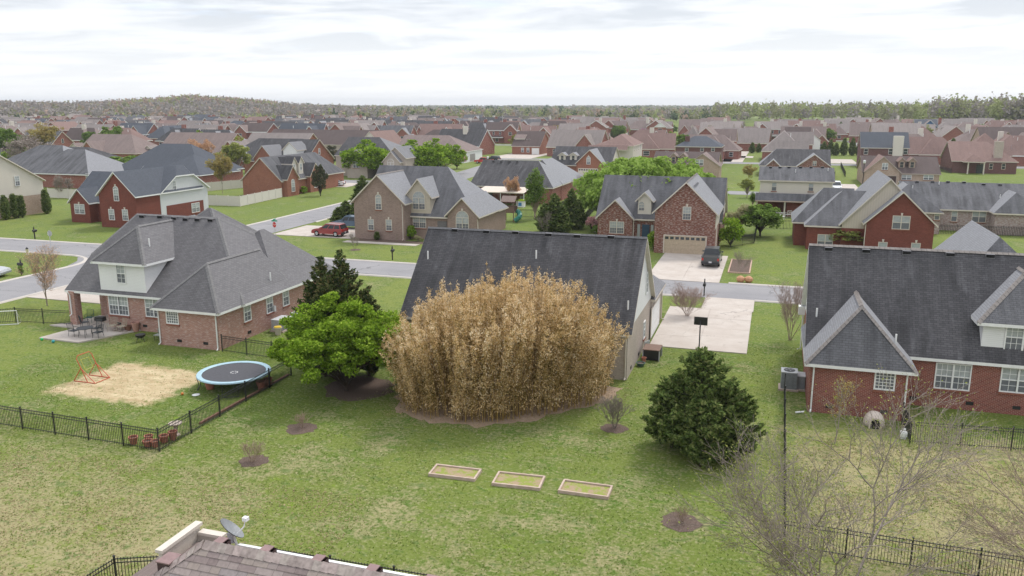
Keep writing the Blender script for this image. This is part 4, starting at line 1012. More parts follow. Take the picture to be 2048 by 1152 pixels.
pwing(h, 'y', yR, 11, (1150, 327), (1207, 328.5), (1177, 299.5), sides={'N': [(0, 4, ORANGE_B)]}); h.winS(yR + 0.3, 1173, 313, 1181, 329, 'arch', key=True, frame=WHITE)
h.gdoor('S', (aty(1176, 350, yR + .3)[0], yR + 0.3, 1.15), 4.8, 2.2, CREAM, 8)
for px in (1124, 1146): pdormer(h, yR + 4.0, (px, 305), (px - 9, 311), (px + 9, 311), 3.6, CSID)
h = mh('pale two-storey house with a red-brown hipped roof behind the dormered cottage', (-48, 255), BEIGE_B, RR2, CREAM)
pwing(h, 'x', 249, 13, (1188, 291), (1268, 292), (1245, 273), ('h', 'h'), wall=CSID); h.wing((-54, -42, 247, 250), 4.3, 5.6, 'x', ('g', 'g'), walls=False)
h.wing((-50.5, -40.4, 249.5, 268), 5.5, 8.6, 'y', ('h', 'h'), wall=CSID)
for y in (252, 256, 260, 264): h.win('E', (-40.7, y, 4.6), 0.8, 1.4, 'small', frame=WHITE)
h = mh('maroon brick two-storey house with a blue-grey hipped roof above the lime tree', (-21, 254), MAROON_B, BL2, CREAM)
pwing(h, 'x', 247, 13, (1349, 293), (1444, 294), (1395, 272), (5.0, 5.0)); h.box('chimney', -25.5, -24.2, 250, 251, 4, 8.4, MAROON_B)
for px in (1373.5, 1404, 1426): h.winS(247.3, px - 3.5, 296, px + 3.5, 303, 'small', frame=WHITE)
h = mh('tan brick house with a brown roof, two dormers and a wide shuttered gable window', (-15, 204), TAN_B, BD2, TAN)
yU = 197
pwing(h, 'x', yU + 2.5, 15, (1302, 332), (1436, 332), (1370, 303)); pwing(h, 'y', yU, 10, (1368, 331), (1441, 333), (1399, 307.5), sides={'N': [(0, 4, TAN_B)]})
h.winS(yU + 0.3, 1390, 319, 1407, 331, 'twinp', frame=WHITE)
for px in (1347, 1366): pdormer(h, yU + 4.4, (px, 306), (px - 8, 313), (px + 8, 313), 3.7, TAN_B)
h = mh('red brick house with a dark roof and a hipped open back porch', (-93, 385), ORANGE_B, GR2)
pwing(h, 'x', 378, 16, (1111, 272), (1172, 273), (1145, 247)); pwing(h, 'y', 371, 8, (1118, 271.5), (1143, 272), (1131, 261.5), ('h', 'g'), walls=False)
for px in (1120, 1141): q = aty(px, 278, 371.5); h.box('porch_column', q[0] - 0.2, q[0] + 0.2, 371.3, 371.7, 0, 3, CREAM)
h.box('porch_recess', -96, -91, 377.9, 378.2, 0, 2.8, DARK)
h = mh('brown roofed brick house with a wide shed dormer holding two tiny windows', (-86, 290), ORANGE_B, (BROWN_D, BROWN_D))
pwing(h, 'x', 286, 16, (1022, 292), (1080, 293), (1050, 262), wall=ORANGE_B); h.wing((-90.5, -86.3, 289, 295), 5.6, 6.9, 'x', ('g', 'g'), z0=4, wall=CSID, roof=(BROWN, BROWN))
for px in (1051, 1058): q = aty(px, 277, 289.2); h.win('S', (q[0], 289.28, 5.0), 0.8, 0.7, 'small', frame=CREAM, sill=False)
for px in (1056, 1045): q = aty(px, 300, 286.3); h.win('S', (q[0], 286.3, 1.6), 1.0, 1.6, 'dhp', frame=WHITE)
h.gdoor('S', (aty(1071, 300, 286.3)[0], 286.3, 1.2), 2.6, 2.2, WHITE)
h = mh('orange brick two-storey house with a white front pediment beside the white fence', (-56, 430), ORANGE_B, GR2, WHITE)
pwing(h, 'x', 425, 12, (1305, 256), (1342, 256), (1322, 241), ('h', 'h')); pwing(h, 'y', 424.2, 4, (1307, 255), (1333, 255), (1320, 244.5), sides={'S': [(0, 6.3, ORANGE_B), (6.3, 99, WSID)]})
for px in (1320,): h.winS(424.45, px - 4, 257, px + 4, 264, 'small', frame=WHITE)
for px in (1313, 1326): h.winS(424.45, px - 2.5, 270, px + 2.5, 277, 'small', frame=WHITE)
h = mh('purplish brick two-storey house with slate roof and a broad cream chimney', (29, 262), MAROON_B, BL2, CREAM)
pwing(h, 'x', 256, 12, (1721, 295), (1820, 297), (1770, 264)); cq = aty(1796, 297, 255.6); h.box('chimney', cq[0] - 1.3, cq[0] + 1.3, 255.3, 257, 0, 8.9, CSID)
for px in (1732, 1781, 1811): h.winS(256.3, px - 4.2, 297.5, px + 4.2, 309, 'small', frame=WHITE)
h = mh('tan brick house with brown roof, two arched dormers and shuttered gable window', (25, 206), TAN_B, (BROWN_D, REDROOF), TAN)
yA = 198
pwing(h, 'x', yA + 2, 15, (1724, 346), (1883, 348), (1800, 312)); pwing(h, 'y', yA, 10, (1728, 344), (1803, 345), (1764, 313), sides={'N': [(0, 4, TAN_B)]})
h.winS(yA + 0.3, 1764, 326, 1776, 340, 'twinp', frame=WHITE); h.gdoor('S', (aty(1768, 362, yA + .3)[0], yA + 0.3, 1.15), 4.8, 2.1, plain('brown_garage_door', (0.07, 0.045, 0.04)))
for px in (1804.5, 1825.5): pdormer(h, yA + 4.2, (px, 315), (px - 9, 323), (px + 9, 323), 3.5, TAN_B, roof=RR2)
for px in (1813, 1857): h.winS(yA + 2.3, px - 10, 350, px + 10, 360, 'twinp', frame=WHITE)
h = mh('red brick house with red-brown hipped roof, pale chimney and a small open porch', (55, 250), MAROON_B, RR2, CREAM)
pwing(h, 'x', 242.5, 17, (1903, 322), (2038, 324), (1960, 283), ('g', 6.0)); h.wing((48, 60, 250, 262), 4.2, 10.0, 'y', ('h', 'h'), walls=False)
pwing(h, 'y', 238.5, 9, (1928, 323), (1972, 325), (1950, 309), ('h', 'g'), walls=False)
for px in (1936, 1968): q = aty(px, 335, 239); h.box('porch_column', q[0] - 0.14, q[0] + 0.14, 238.9, 239.2, 0, 3, CREAM)
h.box('patio_door', 50.2, 52, 242.7, 242.85, 0, 2.3, GL_DK)
cq = aty(1998, 300, 244); h.box('chimney', cq[0] - 1.0, cq[0] + 1.0, 244, 245.4, 3, 8.2, BEIGE_B)
for px in (1964, 1982, 2007): h.winS(242.8, px - 4, 327, px + 4, 339, 'small', frame=CREAM)
h = mh('white gabled two-storey house with dark shutters left of the dark arborvitae row', (8, 305), WSID, (BROWN_D, BROWN), TAN)
pwing(h, 'y', 300, 12, (1600, 280), (1643, 281), (1619, 264)); pwing(h, 'x', 303, 12, (1568, 281), (1622, 281), (1602, 254)); h.winS(300.3, 1612, 279, 1625, 290, 'twinp', frame=WHITE)
pwing(h, 'y', 301, 6, (1577, 279), (1596, 280), (1587, 269), wall=GSID); h.winS(301.3, 1583, 279, 1588, 284, 'small', frame=WHITE)
h = mh('house with a dark streaked roof and small mottled brick right gable', (5, 222), MIX_B, (COAL, MID_E), CREAM)
pwing(h, 'x', 216.5, 15, (1517, 331), (1662, 334), (1590, 298), (4.0, 'g')); pwing(h, 'y', 214, 9, (1592, 333), (1664, 335), (1631, 309), sides={'N': [(0, 3, MIX_B)]})
pwing(h, 'y', 214.5, 7, (1530, 333), (1562, 333), (1545, 319)); h.winS(214.3, 1625.5, 322, 1633, 332, 'twinp', frame=CREAM)
h = mh('weathered brown roofed house with a pale chimney behind the slate hip roof', (-24, 360), BEIGE_B, GR2, CREAM)
pwing(h, 'x', 350, 22, (1395, 275), (1464, 276), (1440, 244)); pwing(h, 'x', 362, 20, (1455, 266), (1480, 267), (1465, 243), wall=ORANGE_B); pwing(h, 'y', 347, 14, (1362, 284), (1404, 285), (1386, 254), ('h', 'g')); cq = aty(1420, 255, 352); h.box('chimney', cq[0] - 0.8, cq[0] + 0.8, 351.3, 352.6, 4, 9.3, BEIGE_B)
for px in (1446, 1452): h.winS(350.3, px - 2.3, 279, px + 2.3, 285, 'small', frame=WHITE)
h = mh('tan brick house with several brown gables, cut by the right frame edge', (95, 312), TAN_B, (BROWN_D, BROWN), TAN)
pwing(h, 'x', 308, 18, (1963, 288), (2075, 290), (2020, 254)); pwing(h, 'y', 305, 10, (1992, 288), (2035, 289), (2013, 263.5), sides={'N': [(0, 4, TAN_B)]})
pwing(h, 'y', 303, 10, (2032, 291), (2084, 292), (2058, 266)); h.winS(305.3, 2014, 279, 2026, 289, 'twinp', frame=TAN)
h = mh('two-storey house with a blue gable and white porch columns', (80, 468), TAN_B, (BLUE, BROWN), WHITE)
pwing(h, 'x', 463, 12, (1830, 254), (1877, 254), (1850, 238.5)); pwing(h, 'y', 461, 5, (1843, 254.5), (1876, 254.5), (1860, 240), sides={'S': [(0, 6.2, TAN_B), (6.2, 99, plain('blue_gable', (0.06, 0.13, 0.24)))]})
pwing(h, 'x', 458, 4, (1845, 268), (1875, 268), (1860, 264), walls=False)
for px in (1846, 1853, 1872): q = aty(px, 275, 458.5); h.box('porch_column', q[0] - 0.35, q[0] + 0.35, 458.2, 458.9, 0, 3.9, WHITE)
for px, w2 in ((1850, 3), (1867, 5)): h.winS(461.3, px - w2, 256.5, px + w2, 263, 'small', frame=WHITE); h.winS(461.3, px - w2, 270, px + w2, 279, 'small', frame=WHITE)
h = mh('brown roofed brick house with one red brick chimney above the slate roof', (42, 345), TAN_B, GR2, TAN)
pwing(h, 'x', 335, 20, (1745, 278), (1846, 280), (1800, 246)); cq = aty(1783, 255, 338); h.box('chimney', cq[0] - 0.75, cq[0] + 0.75, 337.5, 338.8, 5, 9.5, RED_B)
h = mh('brick house with brown roof and a small cream gable window at the left', (-185, 215), ORANGE_B, BR2, CREAM)
h.wing((-207, -184, 206, 222), 3.0, 8.4, 'x', ('g', 'h'), ov=0.35); h.wing((-203, -196.5, 203.5, 212), 3.0, 6.6, 'y', ('g', 'g'), ov=0.3); h.win('S', (-199.6, 203.8, 1.7), 1.8, 1.6, 'small', frame=WHITE)
h = mh('long brown roofed brick house whose right gable has one white window', (-165, 222), ORANGE_B, BR2, CREAM)
h.wing((-182, -157.5, 212, 228), 3.3, 9.0, 'x', ('g', 'g'), ov=0.35); h.win('E', (-157.85, 219.5, 5.2), 0.9, 1.7, 'small', frame=WHITE, sill=False); pd_y = 213.5
pdormer(h, pd_y, (145, 286), (139, 293), (153, 293), 4.0, CSID, wins=False)
h = mh('brown roofed brick house with an orange gable and attached cream porch gable', (-140, 222), ORANGE_B, GR2, CREAM)
h.wing((-152, -131, 211, 228), 3.2, 9.2, 'x', ('g', 'g'), ov=0.35); h.wing((-155, -147.5, 206, 216), 3.4, 7.2, 'y', ('g', 'g'), ov=0.35); pdormer(h, 212.5, (293, 291), (288, 297), (301, 297), 4.0, CSID, wins=False)
h.win('S', (-151.2, 206.3, 1.8), 1.3, 1.6, 'small', frame=WHITE)
h = mh('long maroon-roofed house behind the evergreen hedge trees', (-150, 285), BEIGE_B, (BROWN_D, REDROOF), CREAM)
h.wing((-186, -139, 274, 292), 3.0, 8.2, 'x', ('g', 'g'), ov=0.35); h.wing((-142.5, -132.5, 268, 288), 3.0, 8.2, 'y', ('g', 'g'), ov=0.3, wall=CSID)
h = mh('dark roofed house between the orange budding tree and the pale leafing tree', (-122, 205), RED_B, (COAL, MID_E), CREAM)
h.wing((-147, -125, 197, 212), 3.0, 8.2, 'x', ('h', 'g'), ov=0.35); h.wing((-145, -138.5, 194, 203), 3.0, 6.2, 'y', ('g', 'g'), ov=0.3)
h = mh('small hip-roofed brick house peeping out behind the bare tree at the left edge', (-205, 178), RED_B, (COAL, COAL), CREAM)
h.wing((-190, -168, 172, 186), 2.8, 6.4, 'x', ('h', 'h'), ov=0.35)
MANUAL = [(-118, -96, 95, 118), (-128, -108, 88, 112)]
# ------------------------------------------------------------------ the subdivision behind: every house its own object, copied from a set of patterns
def copy_tree(o, parent=None):
    c = o.copy(); COL.objects.link(c)
    if parent is not None: c.parent = parent
    for ch in list(o.children): copy_tree(ch, c)
    return c
def clear_bb(n):
    del HB[n:]
WALLS = [(RED_B, 'red brick'), (ORANGE_B, 'orange brick'), (TAN_B, 'tan brick'), (BEIGE_B, 'pale beige brick'), (TAUPE_B, 'taupe brick'), (CSID, 'cream sided')]
ROOFS = [(BR2, 'brown'), (GR2, 'grey-brown'), (BD2, 'dark brown'), ((COAL, MID_E), 'charcoal'), (RR2, 'reddish brown'), (BL2, 'slate grey'), ((MID, MID_E), 'grey')]
FORMS = ['gabled', 'hipped', 'two-gabled', 'two-storey', 'many-gabled', 'cross-hipped']
def far_proto(form, wall, roof, roofw, wallw, k):
    nb = len(HB)
    h = House('brick_house' if wall is not CSID else 'sided_house', 'x', 'house', (0, 0), 'houses of the distant subdivision', wall=wall, roof=roof, trim=CREAM if k % 3 else WHITE); h.th = 0.26
    g = random.Random(k * 31 + 5); W = g.uniform(16, 19); D = g.uniform(11, 13); e = 3.0; hw = W / 2; hd = D / 2
    S = lambda x, w, z, hh=1.5, y=-hd: h.win('S', (x, y + 0.3, z), w, hh, 'small', frame=WHITE, sill=False)
    if form == 'gabled':
        h.wing((-hw, hw, -hd, hd), e, 8.4, 'x', ('g', 'g')); h.wing((-hw + 1, -hw + 8, -hd - 1.8, 0), e, 7.3, 'y', ('g', 'g')); S(-hw + 4.5, 1.6, 1.7, y=-hd - 1.8); S(hw - 3, 1.4, 1.6); S(1, 1.0, 1.6)
        h.win('E', (hw - 0.3, 0, 5.0), 0.9, 1.5, 'small', frame=WHITE, sill=False)
    elif form == 'hipped':
        h.wing((-hw, hw, -hd, hd), e, 7.6, 'x', ('h', 'h')); h.wing((hw - 7.5, hw + 0.2, -hd - 2, 2), e, 6.8, 'y', ('h', 'h')); S(-3, 1.5, 1.6); S(-hw + 2, 1.0, 1.6); S(hw - 3.6, 1.5, 1.6, y=-hd - 2)
    elif form == 'two-gabled':
        h.wing((-hw, hw, -hd, hd), e, 8.6, 'x', ('g', 'h')); h.wing((-hw, -hw + 7.2, -hd - 2.5, 1), 4.6, 8.2, 'y', ('g', 'g')); h.wing((hw - 5.6, hw - 0.2, -hd - 1, 0), e, 6.0, 'y', ('g', 'g'))
        S(-hw + 3.6, 1.3, 4.8, y=-hd - 2.5); S(hw - 2.9, 1.6, 1.8, 2.0, y=-hd - 1); h.gdoor('S', (-hw + 3.6, -hd - 2.2, 1.15), 4.6, 2.1, WHITE, 0, 1)
    elif form == 'two-storey':
        h.wing((-hw * 0.8, hw * 0.8, -hd * 0.8, hd * 0.8), 5.7, 9.2, 'x', ('g', 'g')); h.wing((-hw * 0.8, -hw * 0.8 + 6, -hd * 0.8 - 1.5, 0), 5.6, 8.4, 'y', ('g', 'g')); h.wing((-1, hw * 0.75, -hd * 0.8 - 1.7, -hd * 0.7), 2.7, 3.4, 'x', ('h', 'h'), walls=False)
        for x in (0.5, 3.4, 5.6): S(x, 0.9, 4.4, y=-hd * 0.8)
        S(-hw * 0.8 + 3, 1.5, 4.3, y=-hd * 0.8 - 1.5); S(2, 1.4, 1.5, y=-hd * 0.8)
    elif form == 'many-gabled':
        h.wing((-hw, hw, -hd, hd), e, 8.8, 'x', ('g', 'g')); h.wing((hw - 7, hw, -hd - 2.2, 2), 4.2, 8.0, 'y', ('g', 'g')); h.wing((-hw + 0.5, -hw + 5.5, -hd - 1, 0), e, 6.2, 'y', ('g', 'g'))
        for x in (-1.6, 1.2): h.wing((x - 1, x + 1, -hd + 1.4, 0), 5.2, 6.3, 'y', ('g', 'g'), z0=3.6, wall=CSID); h.win('S', (x, -hd + 1.72, 4.6), 0.7, 1.1, 'small', frame=WHITE, sill=False)
        S(hw - 3.5, 1.5, 4.6, y=-hd - 2.2); S(-hw + 3, 1.5, 1.7, y=-hd - 1)
    else:
        h.wing((-hw, hw, -hd + 1, hd), e, 7.9, 'x', ('h', 'g')); h.wing((-4, 4, -hd - 1.5, hd + 1.5), e, 7.4, 'y', ('h', 'h')); S(0, 1.9, 1.6, y=-hd - 1.5); S(-hw + 2.5, 1.2, 1.6, y=-hd + 1); S(hw - 2.5, 1.2, 1.6, y=-hd + 1)
    if k % 3 == 0:
        cx = g.uniform(-4, 4); h.box('chimney', cx - 0.7, cx + 0.7, 0.8, 2.0, 4, 9.4 if form != 'two-storey' else 10.3, [wall, CSID, BEIGE_B][k % 2])
    for i, x in enumerate((-3.5, 2.5)):
        if k % 2: h.box('vent_pipe', x, x + 0.14, -1.9, -1.76, 5.5, 7.9, WHITE)
    clear_bb(nb)
    h.root['_d'] = (wallw, roofw, form)
    return h.root
PROTO = []
kk = 0
for form in FORMS:
    for c in range(6):
        w = WALLS[(kk * 5 + c) % 6]; r = ROOFS[(kk * 3 + c * 2) % 7]; kk += 1
        PROTO.append((far_proto(form, w[0], r[0], r[1], w[1], kk), w[1], r[1], form))
used = set()
def hits(x, y, m=2.0):
    for a, b, c, d in HB:
        if a - 9 - m < x < b + 9 + m and c - 8 - m < y < d + 8 + m: return True
    return False
def gap(x, y):
    px, py, _ = proj(x, y, 0)
    if 1465 < px < 1535 and 240 < py < 286: return True
    if 1340 < px < 1385 and 252 < py < 285: return True
    if 945 < px < 1003 and 276 < py < 320: return True
    if 1275 < px < 1345 and 281 < py < 300: return True
    for rx in ((-80, 250), (-86, 330), (-90, 420)): pass
    nsx = np.interp(y, [190, 225, 262, 330, 420, 600], [-74, -78, -82, -86, -90, -90])
    if abs(x - nsx) < 10 and y < 300: return True
    nx2 = np.interp(y, [200, 268, 352, 440, 600], [28, 32, 34, 36, 40])
    return abs(x - nx2) < 9 and y < 400
rows = [(196, 25, 0), (235, 25, 0), (284, 25, 0), (313, 25, PI), (342, 25, 0), (371, 25, 0), (400, 25, PI), (430, 25.5, 0), (461, 26, PI), (493, 26, 0), (527, 26.5, 0), (562, 27, PI), (598, 28, 0), (636, 30, PI)]
ordn = lambda n: f"{n}{'th' if 10 <= n % 100 <= 20 else {1: 'st', 2: 'nd', 3: 'rd'}.get(n % 10, 'th')}"
ROWW = ['first', 'second', 'third', 'fourth', 'fifth', 'sixth', 'seventh', 'eighth', 'ninth', 'tenth', 'eleventh', 'twelfth', 'thirteenth', 'fourteenth']
pr = random.Random(21); nfar = 0
ri = 0
for (yy, sp, face) in rows:
    x = -1.19 * yy - 10; placed = []
    while x < 0.30 * yy + 14:
        X = x + pr.uniform(-2.0, 2.0); Yp = yy + pr.uniform(-4, 4)
        x += sp * 0.86 * pr.uniform(0.9, 1.1)
        px, py, _ = proj(X, Yp)
        if hits(X, Yp) or gap(X, Yp): continue
        if yy > 570 and px < 560: continue
        if yy > 610 and px > 1230: continue
        if yy < 210 and px > 130: continue
        if yy < 250 and (px > 200): continue
        right = px > 1150
        left = px < 640
        cand = [p for p in PROTO if (right and p[1] in ('tan brick', 'pale beige brick', 'cream sided', 'red brick') and p[2] in ('brown', 'grey-brown', 'reddish brown', 'grey-brown')) or (not right and p[1] in ('red brick', 'orange brick', 'taupe brick', 'tan brick', 'pale beige brick') and p[2] != 'slate grey') or (left and p[1] != 'cream sided' and p[2] in ('charcoal', 'brown', 'grey', 'slate grey', 'reddish brown'))]
        P = pr.choice(cand)
        first = P[0].name not in used
        if first: used.add(P[0].name); o = P[0]
        else: o = copy_tree(P[0])
        rz = (0 if pr.random() < 0.62 else PI) + pr.uniform(-0.12, 0.12) + (PI / 2 * pr.choice((-1, 1)) if pr.random() < 0.22 else 0)
        sc = pr.uniform(1.0, 1.14)
        o.location = (X, Yp, 0); o.rotation_euler = (0, 0, rz); o.scale = (sc * pr.choice((-1, 1)), sc, sc * pr.uniform(0.92, 1.0))
        placed.append((px, o, P)); nfar += 1
    placed.sort(key=lambda q: q[0])
    if not placed: continue
    for i, (px, o, P) in enumerate(placed):
        o['label'] = f"{P[1]} house with {P[3]} {P[2]} roof, {ordn(i + 1)} from the left in {ROWW[ri]} distant row"
        if o.get('_d'): del o['_d']
    ri += 1
for P in PROTO:
    if P[0].name not in used:
        def rm(o):
            for c in list(o.children): rm(c)
            bpy.data.objects.remove(o)
        rm(P[0])
print('far houses', nfar)

# ------------------------------------------------------------------ hills and distant woods
def hill_h(x, y):
    d = math.hypot(x, y); an = math.degrees(math.atan2(-x, y))      # degrees left of straight ahead
    b = max(0.0, min(1.0, (d - 760) / 420.0)); b = b * b * (3 - 2 * b)
    ridge = np.interp(an, [20, 27, 31, 34, 38, 42, 46, 50, 54, 60], [0, 2.5, 6, 11, 18, 11, 9, 11, 12, 9])
    return b * ridge * (1.0 if d < 1400 else max(0, 1 - (d - 1400) / 800))
hm_ = MB(); na, nd = 60, 22
gridp = [[(-math.sin(R(15 + 50 * i / na)) * (740 + 1500 * (j / nd) ** 1.3), math.cos(R(15 + 50 * i / na)) * (740 + 1500 * (j / nd) ** 1.3)) for j in range(nd + 1)] for i in range(na + 1)]
for i in range(na):
    for j in range(nd):
        q = [gridp[i][j], gridp[i][j + 1], gridp[i + 1][j + 1], gridp[i + 1][j]]
        hm_.poly(orient([(x, y, hill_h(x, y) - 0.3) for x, y in q], (0, 0, 1)), GRASS)
hm_.build('hills', kind='structure', smooth=True)
def woods(name, pts, mats, label, size=1.7, nq=60, hgt=(10, 16), seed=0, trunk=0.0, r=(3.0, 5.2)):
    g = np.random.default_rng(seed); C = []; S = []
    for x, y, z in pts:
        H = g.uniform(*hgt); rr_ = g.uniform(*r)
        n = nq; d = g.normal(size=(n, 3)); d /= np.linalg.norm(d, axis=1)[:, None]; d[:, 2] = np.abs(d[:, 2]) * 1.1 - 0.15
        rad = g.uniform(0.45, 1.0, n) ** 0.5
        cl = 0.75 + 0.35 * np.sin(d[:, 0] * 5 + x) * np.cos(d[:, 1] * 5 + y)
        p = d * (rad * cl)[:, None] * np.array([rr_, rr_, H * 0.55]) + np.array([x, y, z + H * 0.42]); C.append(p); S.append(np.full(n, size))
    C = np.concatenate(C); S = np.concatenate(S)
    V, F = leaf_quads(C, S, 1.2, 0.2, g)
    # colour by tree: assign a material per tree
    mi = np.repeat(g.integers(0, len(mats), len(pts)), nq)
    o = link(name, npmesh(name, V, F, mats, mi), kind='stuff'); o['label'] = label; o['category'] = 'woods'; return o
def fan(n, a0, a1, d0, d1, seed, power=1.0):
    g = np.random.default_rng(seed); a = g.uniform(a0, a1, n); d = d0 + (d1 - d0) * g.uniform(0, 1, n) ** power
    return [(-math.sin(R(q)) * w, math.cos(R(q)) * w, hill_h(-math.sin(R(q)) * w, math.cos(R(q)) * w)) for q, w in zip(a, d)]
L_WG = leafmat('greyish_bare_woods', [(0.27, 0.24, 0.225), (0.32, 0.285, 0.265), (0.37, 0.33, 0.305)], 0.2)
L_WO = leafmat('russet_budding_woods', [(0.38, 0.27, 0.21), (0.46, 0.33, 0.26), (0.40, 0.31, 0.26)], 0.2)
L_WY = leafmat('yellow_green_woods', [(0.25, 0.29, 0.10), (0.34, 0.38, 0.15), (0.38, 0.40, 0.19)], 0.2)
L_WD = leafmat('dark_pine_woods', [(0.06, 0.10, 0.05), (0.10, 0.14, 0.07)], 0.1)
L_WT = leafmat('olive_spring_woods', [(0.22, 0.23, 0.12), (0.28, 0.28, 0.15), (0.33, 0.31, 0.19)], 0.2)
hillp = fan(3600, 26, 53, 800, 1330, 1, 0.8)
top_ = [p for p in hillp if 33 < math.degrees(math.atan2(-p[0], p[1])) < 43 and math.hypot(p[0], p[1]) > 1050]
tops = set(top_)
woods('woods', [p for p in hillp if p not in tops], [L_WG, L_WG, L_WG, L_WG, L_WG, L_WT, L_WO, L_WG], 'grey leafless wood covering the hill at the left horizon', 2.0, 34, (10, 15), 2)
woods('woods', top_, [L_WO, L_WO, L_WG, L_WY], 'russet budding wood along the crest of the left hill', 2.0, 40, (11, 16), 3)
woods('woods', fan(240, 24, 53, 720, 800, 4), [L_WY, L_WY, L_WD, L_WT, L_WG], 'mixed green and dark trees along the foot of the left hill', 1.7, 60, (6, 12), 5)
woods('woods', fan(1700, 2, 30, 690, 1500, 6, 0.8), [L_WT, L_WY, L_WG, L_WT, L_WG, L_WD, L_WO], 'mixed wood behind the houses in the middle of the horizon', 2.0, 40, (8, 16), 7)
woods('woods', fan(1100, -15.5, 4, 690, 1150, 8, 0.8), [L_WT, L_WY, L_WG, L_WT, L_WY], 'olive green wood behind the houses at the right horizon', 1.9, 60, (15, 24), 9)
woods('woods', fan(190, -15.5, -9, 655, 720, 10), [L_WG, L_WT, L_WY, L_WG], 'tall grey-green trees massed at the right end of the horizon', 1.7, 90, (20, 28), 11, r=(5, 8))
woods('woods', fan(2200, -16, 54, 1500, 4800, 12), [L_WT, L_WD, L_WG], 'far low woodland along the flat horizon', 6.0, 26, (11, 17), 13, r=(9, 20))
# ------------------------------------------------------------------ trees and shrubs
def rot_about(v, ax, an):
    return Matrix.Rotation(an, 3, ax) @ v
def grow(g, p, d, L, r, lev, S, tips, spread=0.6, wob=0.12, nch=3, shrink=0.68, up=0.08, rs=0.62, side=True, rmin=0.004):
    n = 3 if lev > 0 else 2
    q = Vector(p); d = Vector(d).normalized()
    for i in range(n):
        d = (d + Vector((g.gauss(0, wob), g.gauss(0, wob), g.gauss(0, wob) + up))).normalized()
        q2 = q + d * (L / n); ra = max(rmin, r * (1 - 0.38 * i / n)); rb = max(rmin, r * (1 - 0.38 * (i + 1) / n))
        S.append((tuple(q), tuple(q2), ra, rb)); q = q2
        if side and lev > 0 and i < n - 1 and g.random() < 0.75:
            ax = d.orthogonal().normalized(); ax = rot_about(ax, d, g.uniform(0, 2 * PI)); dd = rot_about(d, ax, g.uniform(spread * 0.8, spread * 1.4))
            grow(g, q, dd, L * shrink * g.uniform(0.7, 1.0), rb * rs, lev - 1, S, tips, spread, wob, nch, shrink, up, rs, side, rmin)
    if lev == 0: tips.append((tuple(q), tuple(d))); return
    a0 = g.uniform(0, 2 * PI)
    for k in range(nch):
        ax = d.orthogonal().normalized(); ax = rot_about(ax, d, a0 + 2 * PI * k / nch + g.uniform(-0.4, 0.4)); dd = rot_about(d, ax, spread * g.uniform(0.55, 1.15))
        grow(g, q, dd, L * shrink * g.uniform(0.8, 1.15), r * 0.62 * rs / 0.62, lev - 1, S, tips, spread, wob, nch, shrink, up, rs, side, rmin)
def fit(S, tips, H, Rr):
    zmax = max(s[1][2] for s in S); rm = sorted(math.hypot(s[1][0], s[1][1]) for s in S)[int(len(S) * 0.97)]
    kz, kr = H / zmax, Rr / rm
    f = lambda p: (p[0] * kr, p[1] * kr, p[2] * kz)
    return [(f(a), f(b), c, d) for a, b, c, d in S], [(f(p), d) for p, d in tips]
_TM = {}
def bare_mesh(key, seed, H, Rr, lev, bark, bud=None, stems=1, spread=0.6, L0=0.32, r0=0.09, nb=2, bs=0.05, **kw):
    if key in _TM: return _TM[key]
    g = random.Random(seed); S, tips = [], []
    for s_ in range(stems):
        an = 2 * PI * s_ / max(1, stems) + g.uniform(-0.3, 0.3); tilt = 0 if stems == 1 else g.uniform(0.1, 0.42)
        grow(g, (0.06 * math.cos(an) * (stems > 1), 0.06 * math.sin(an) * (stems > 1), 0), (math.cos(an) * tilt, math.sin(an) * tilt, 1), H * L0 * g.uniform(0.85, 1.1), r0, lev, S, tips, spread=spread, **kw)
    S, tips = fit(S, tips, H, Rr)
    t = segs_mesh(key + '_limbs', S, bark, 3 if len(S) > 1500 else 5); c = None
    if bud:
        C = np.repeat(np.array([p for p, d in tips]), nb, 0); C = C + nrng.normal(size=C.shape) * 0.09
        V, F = leaf_quads(C, bs, 1.5, 0.2); c = npmesh(key + '_buds', V, F, [bud])
    _TM[key] = (t, c); return _TM[key]
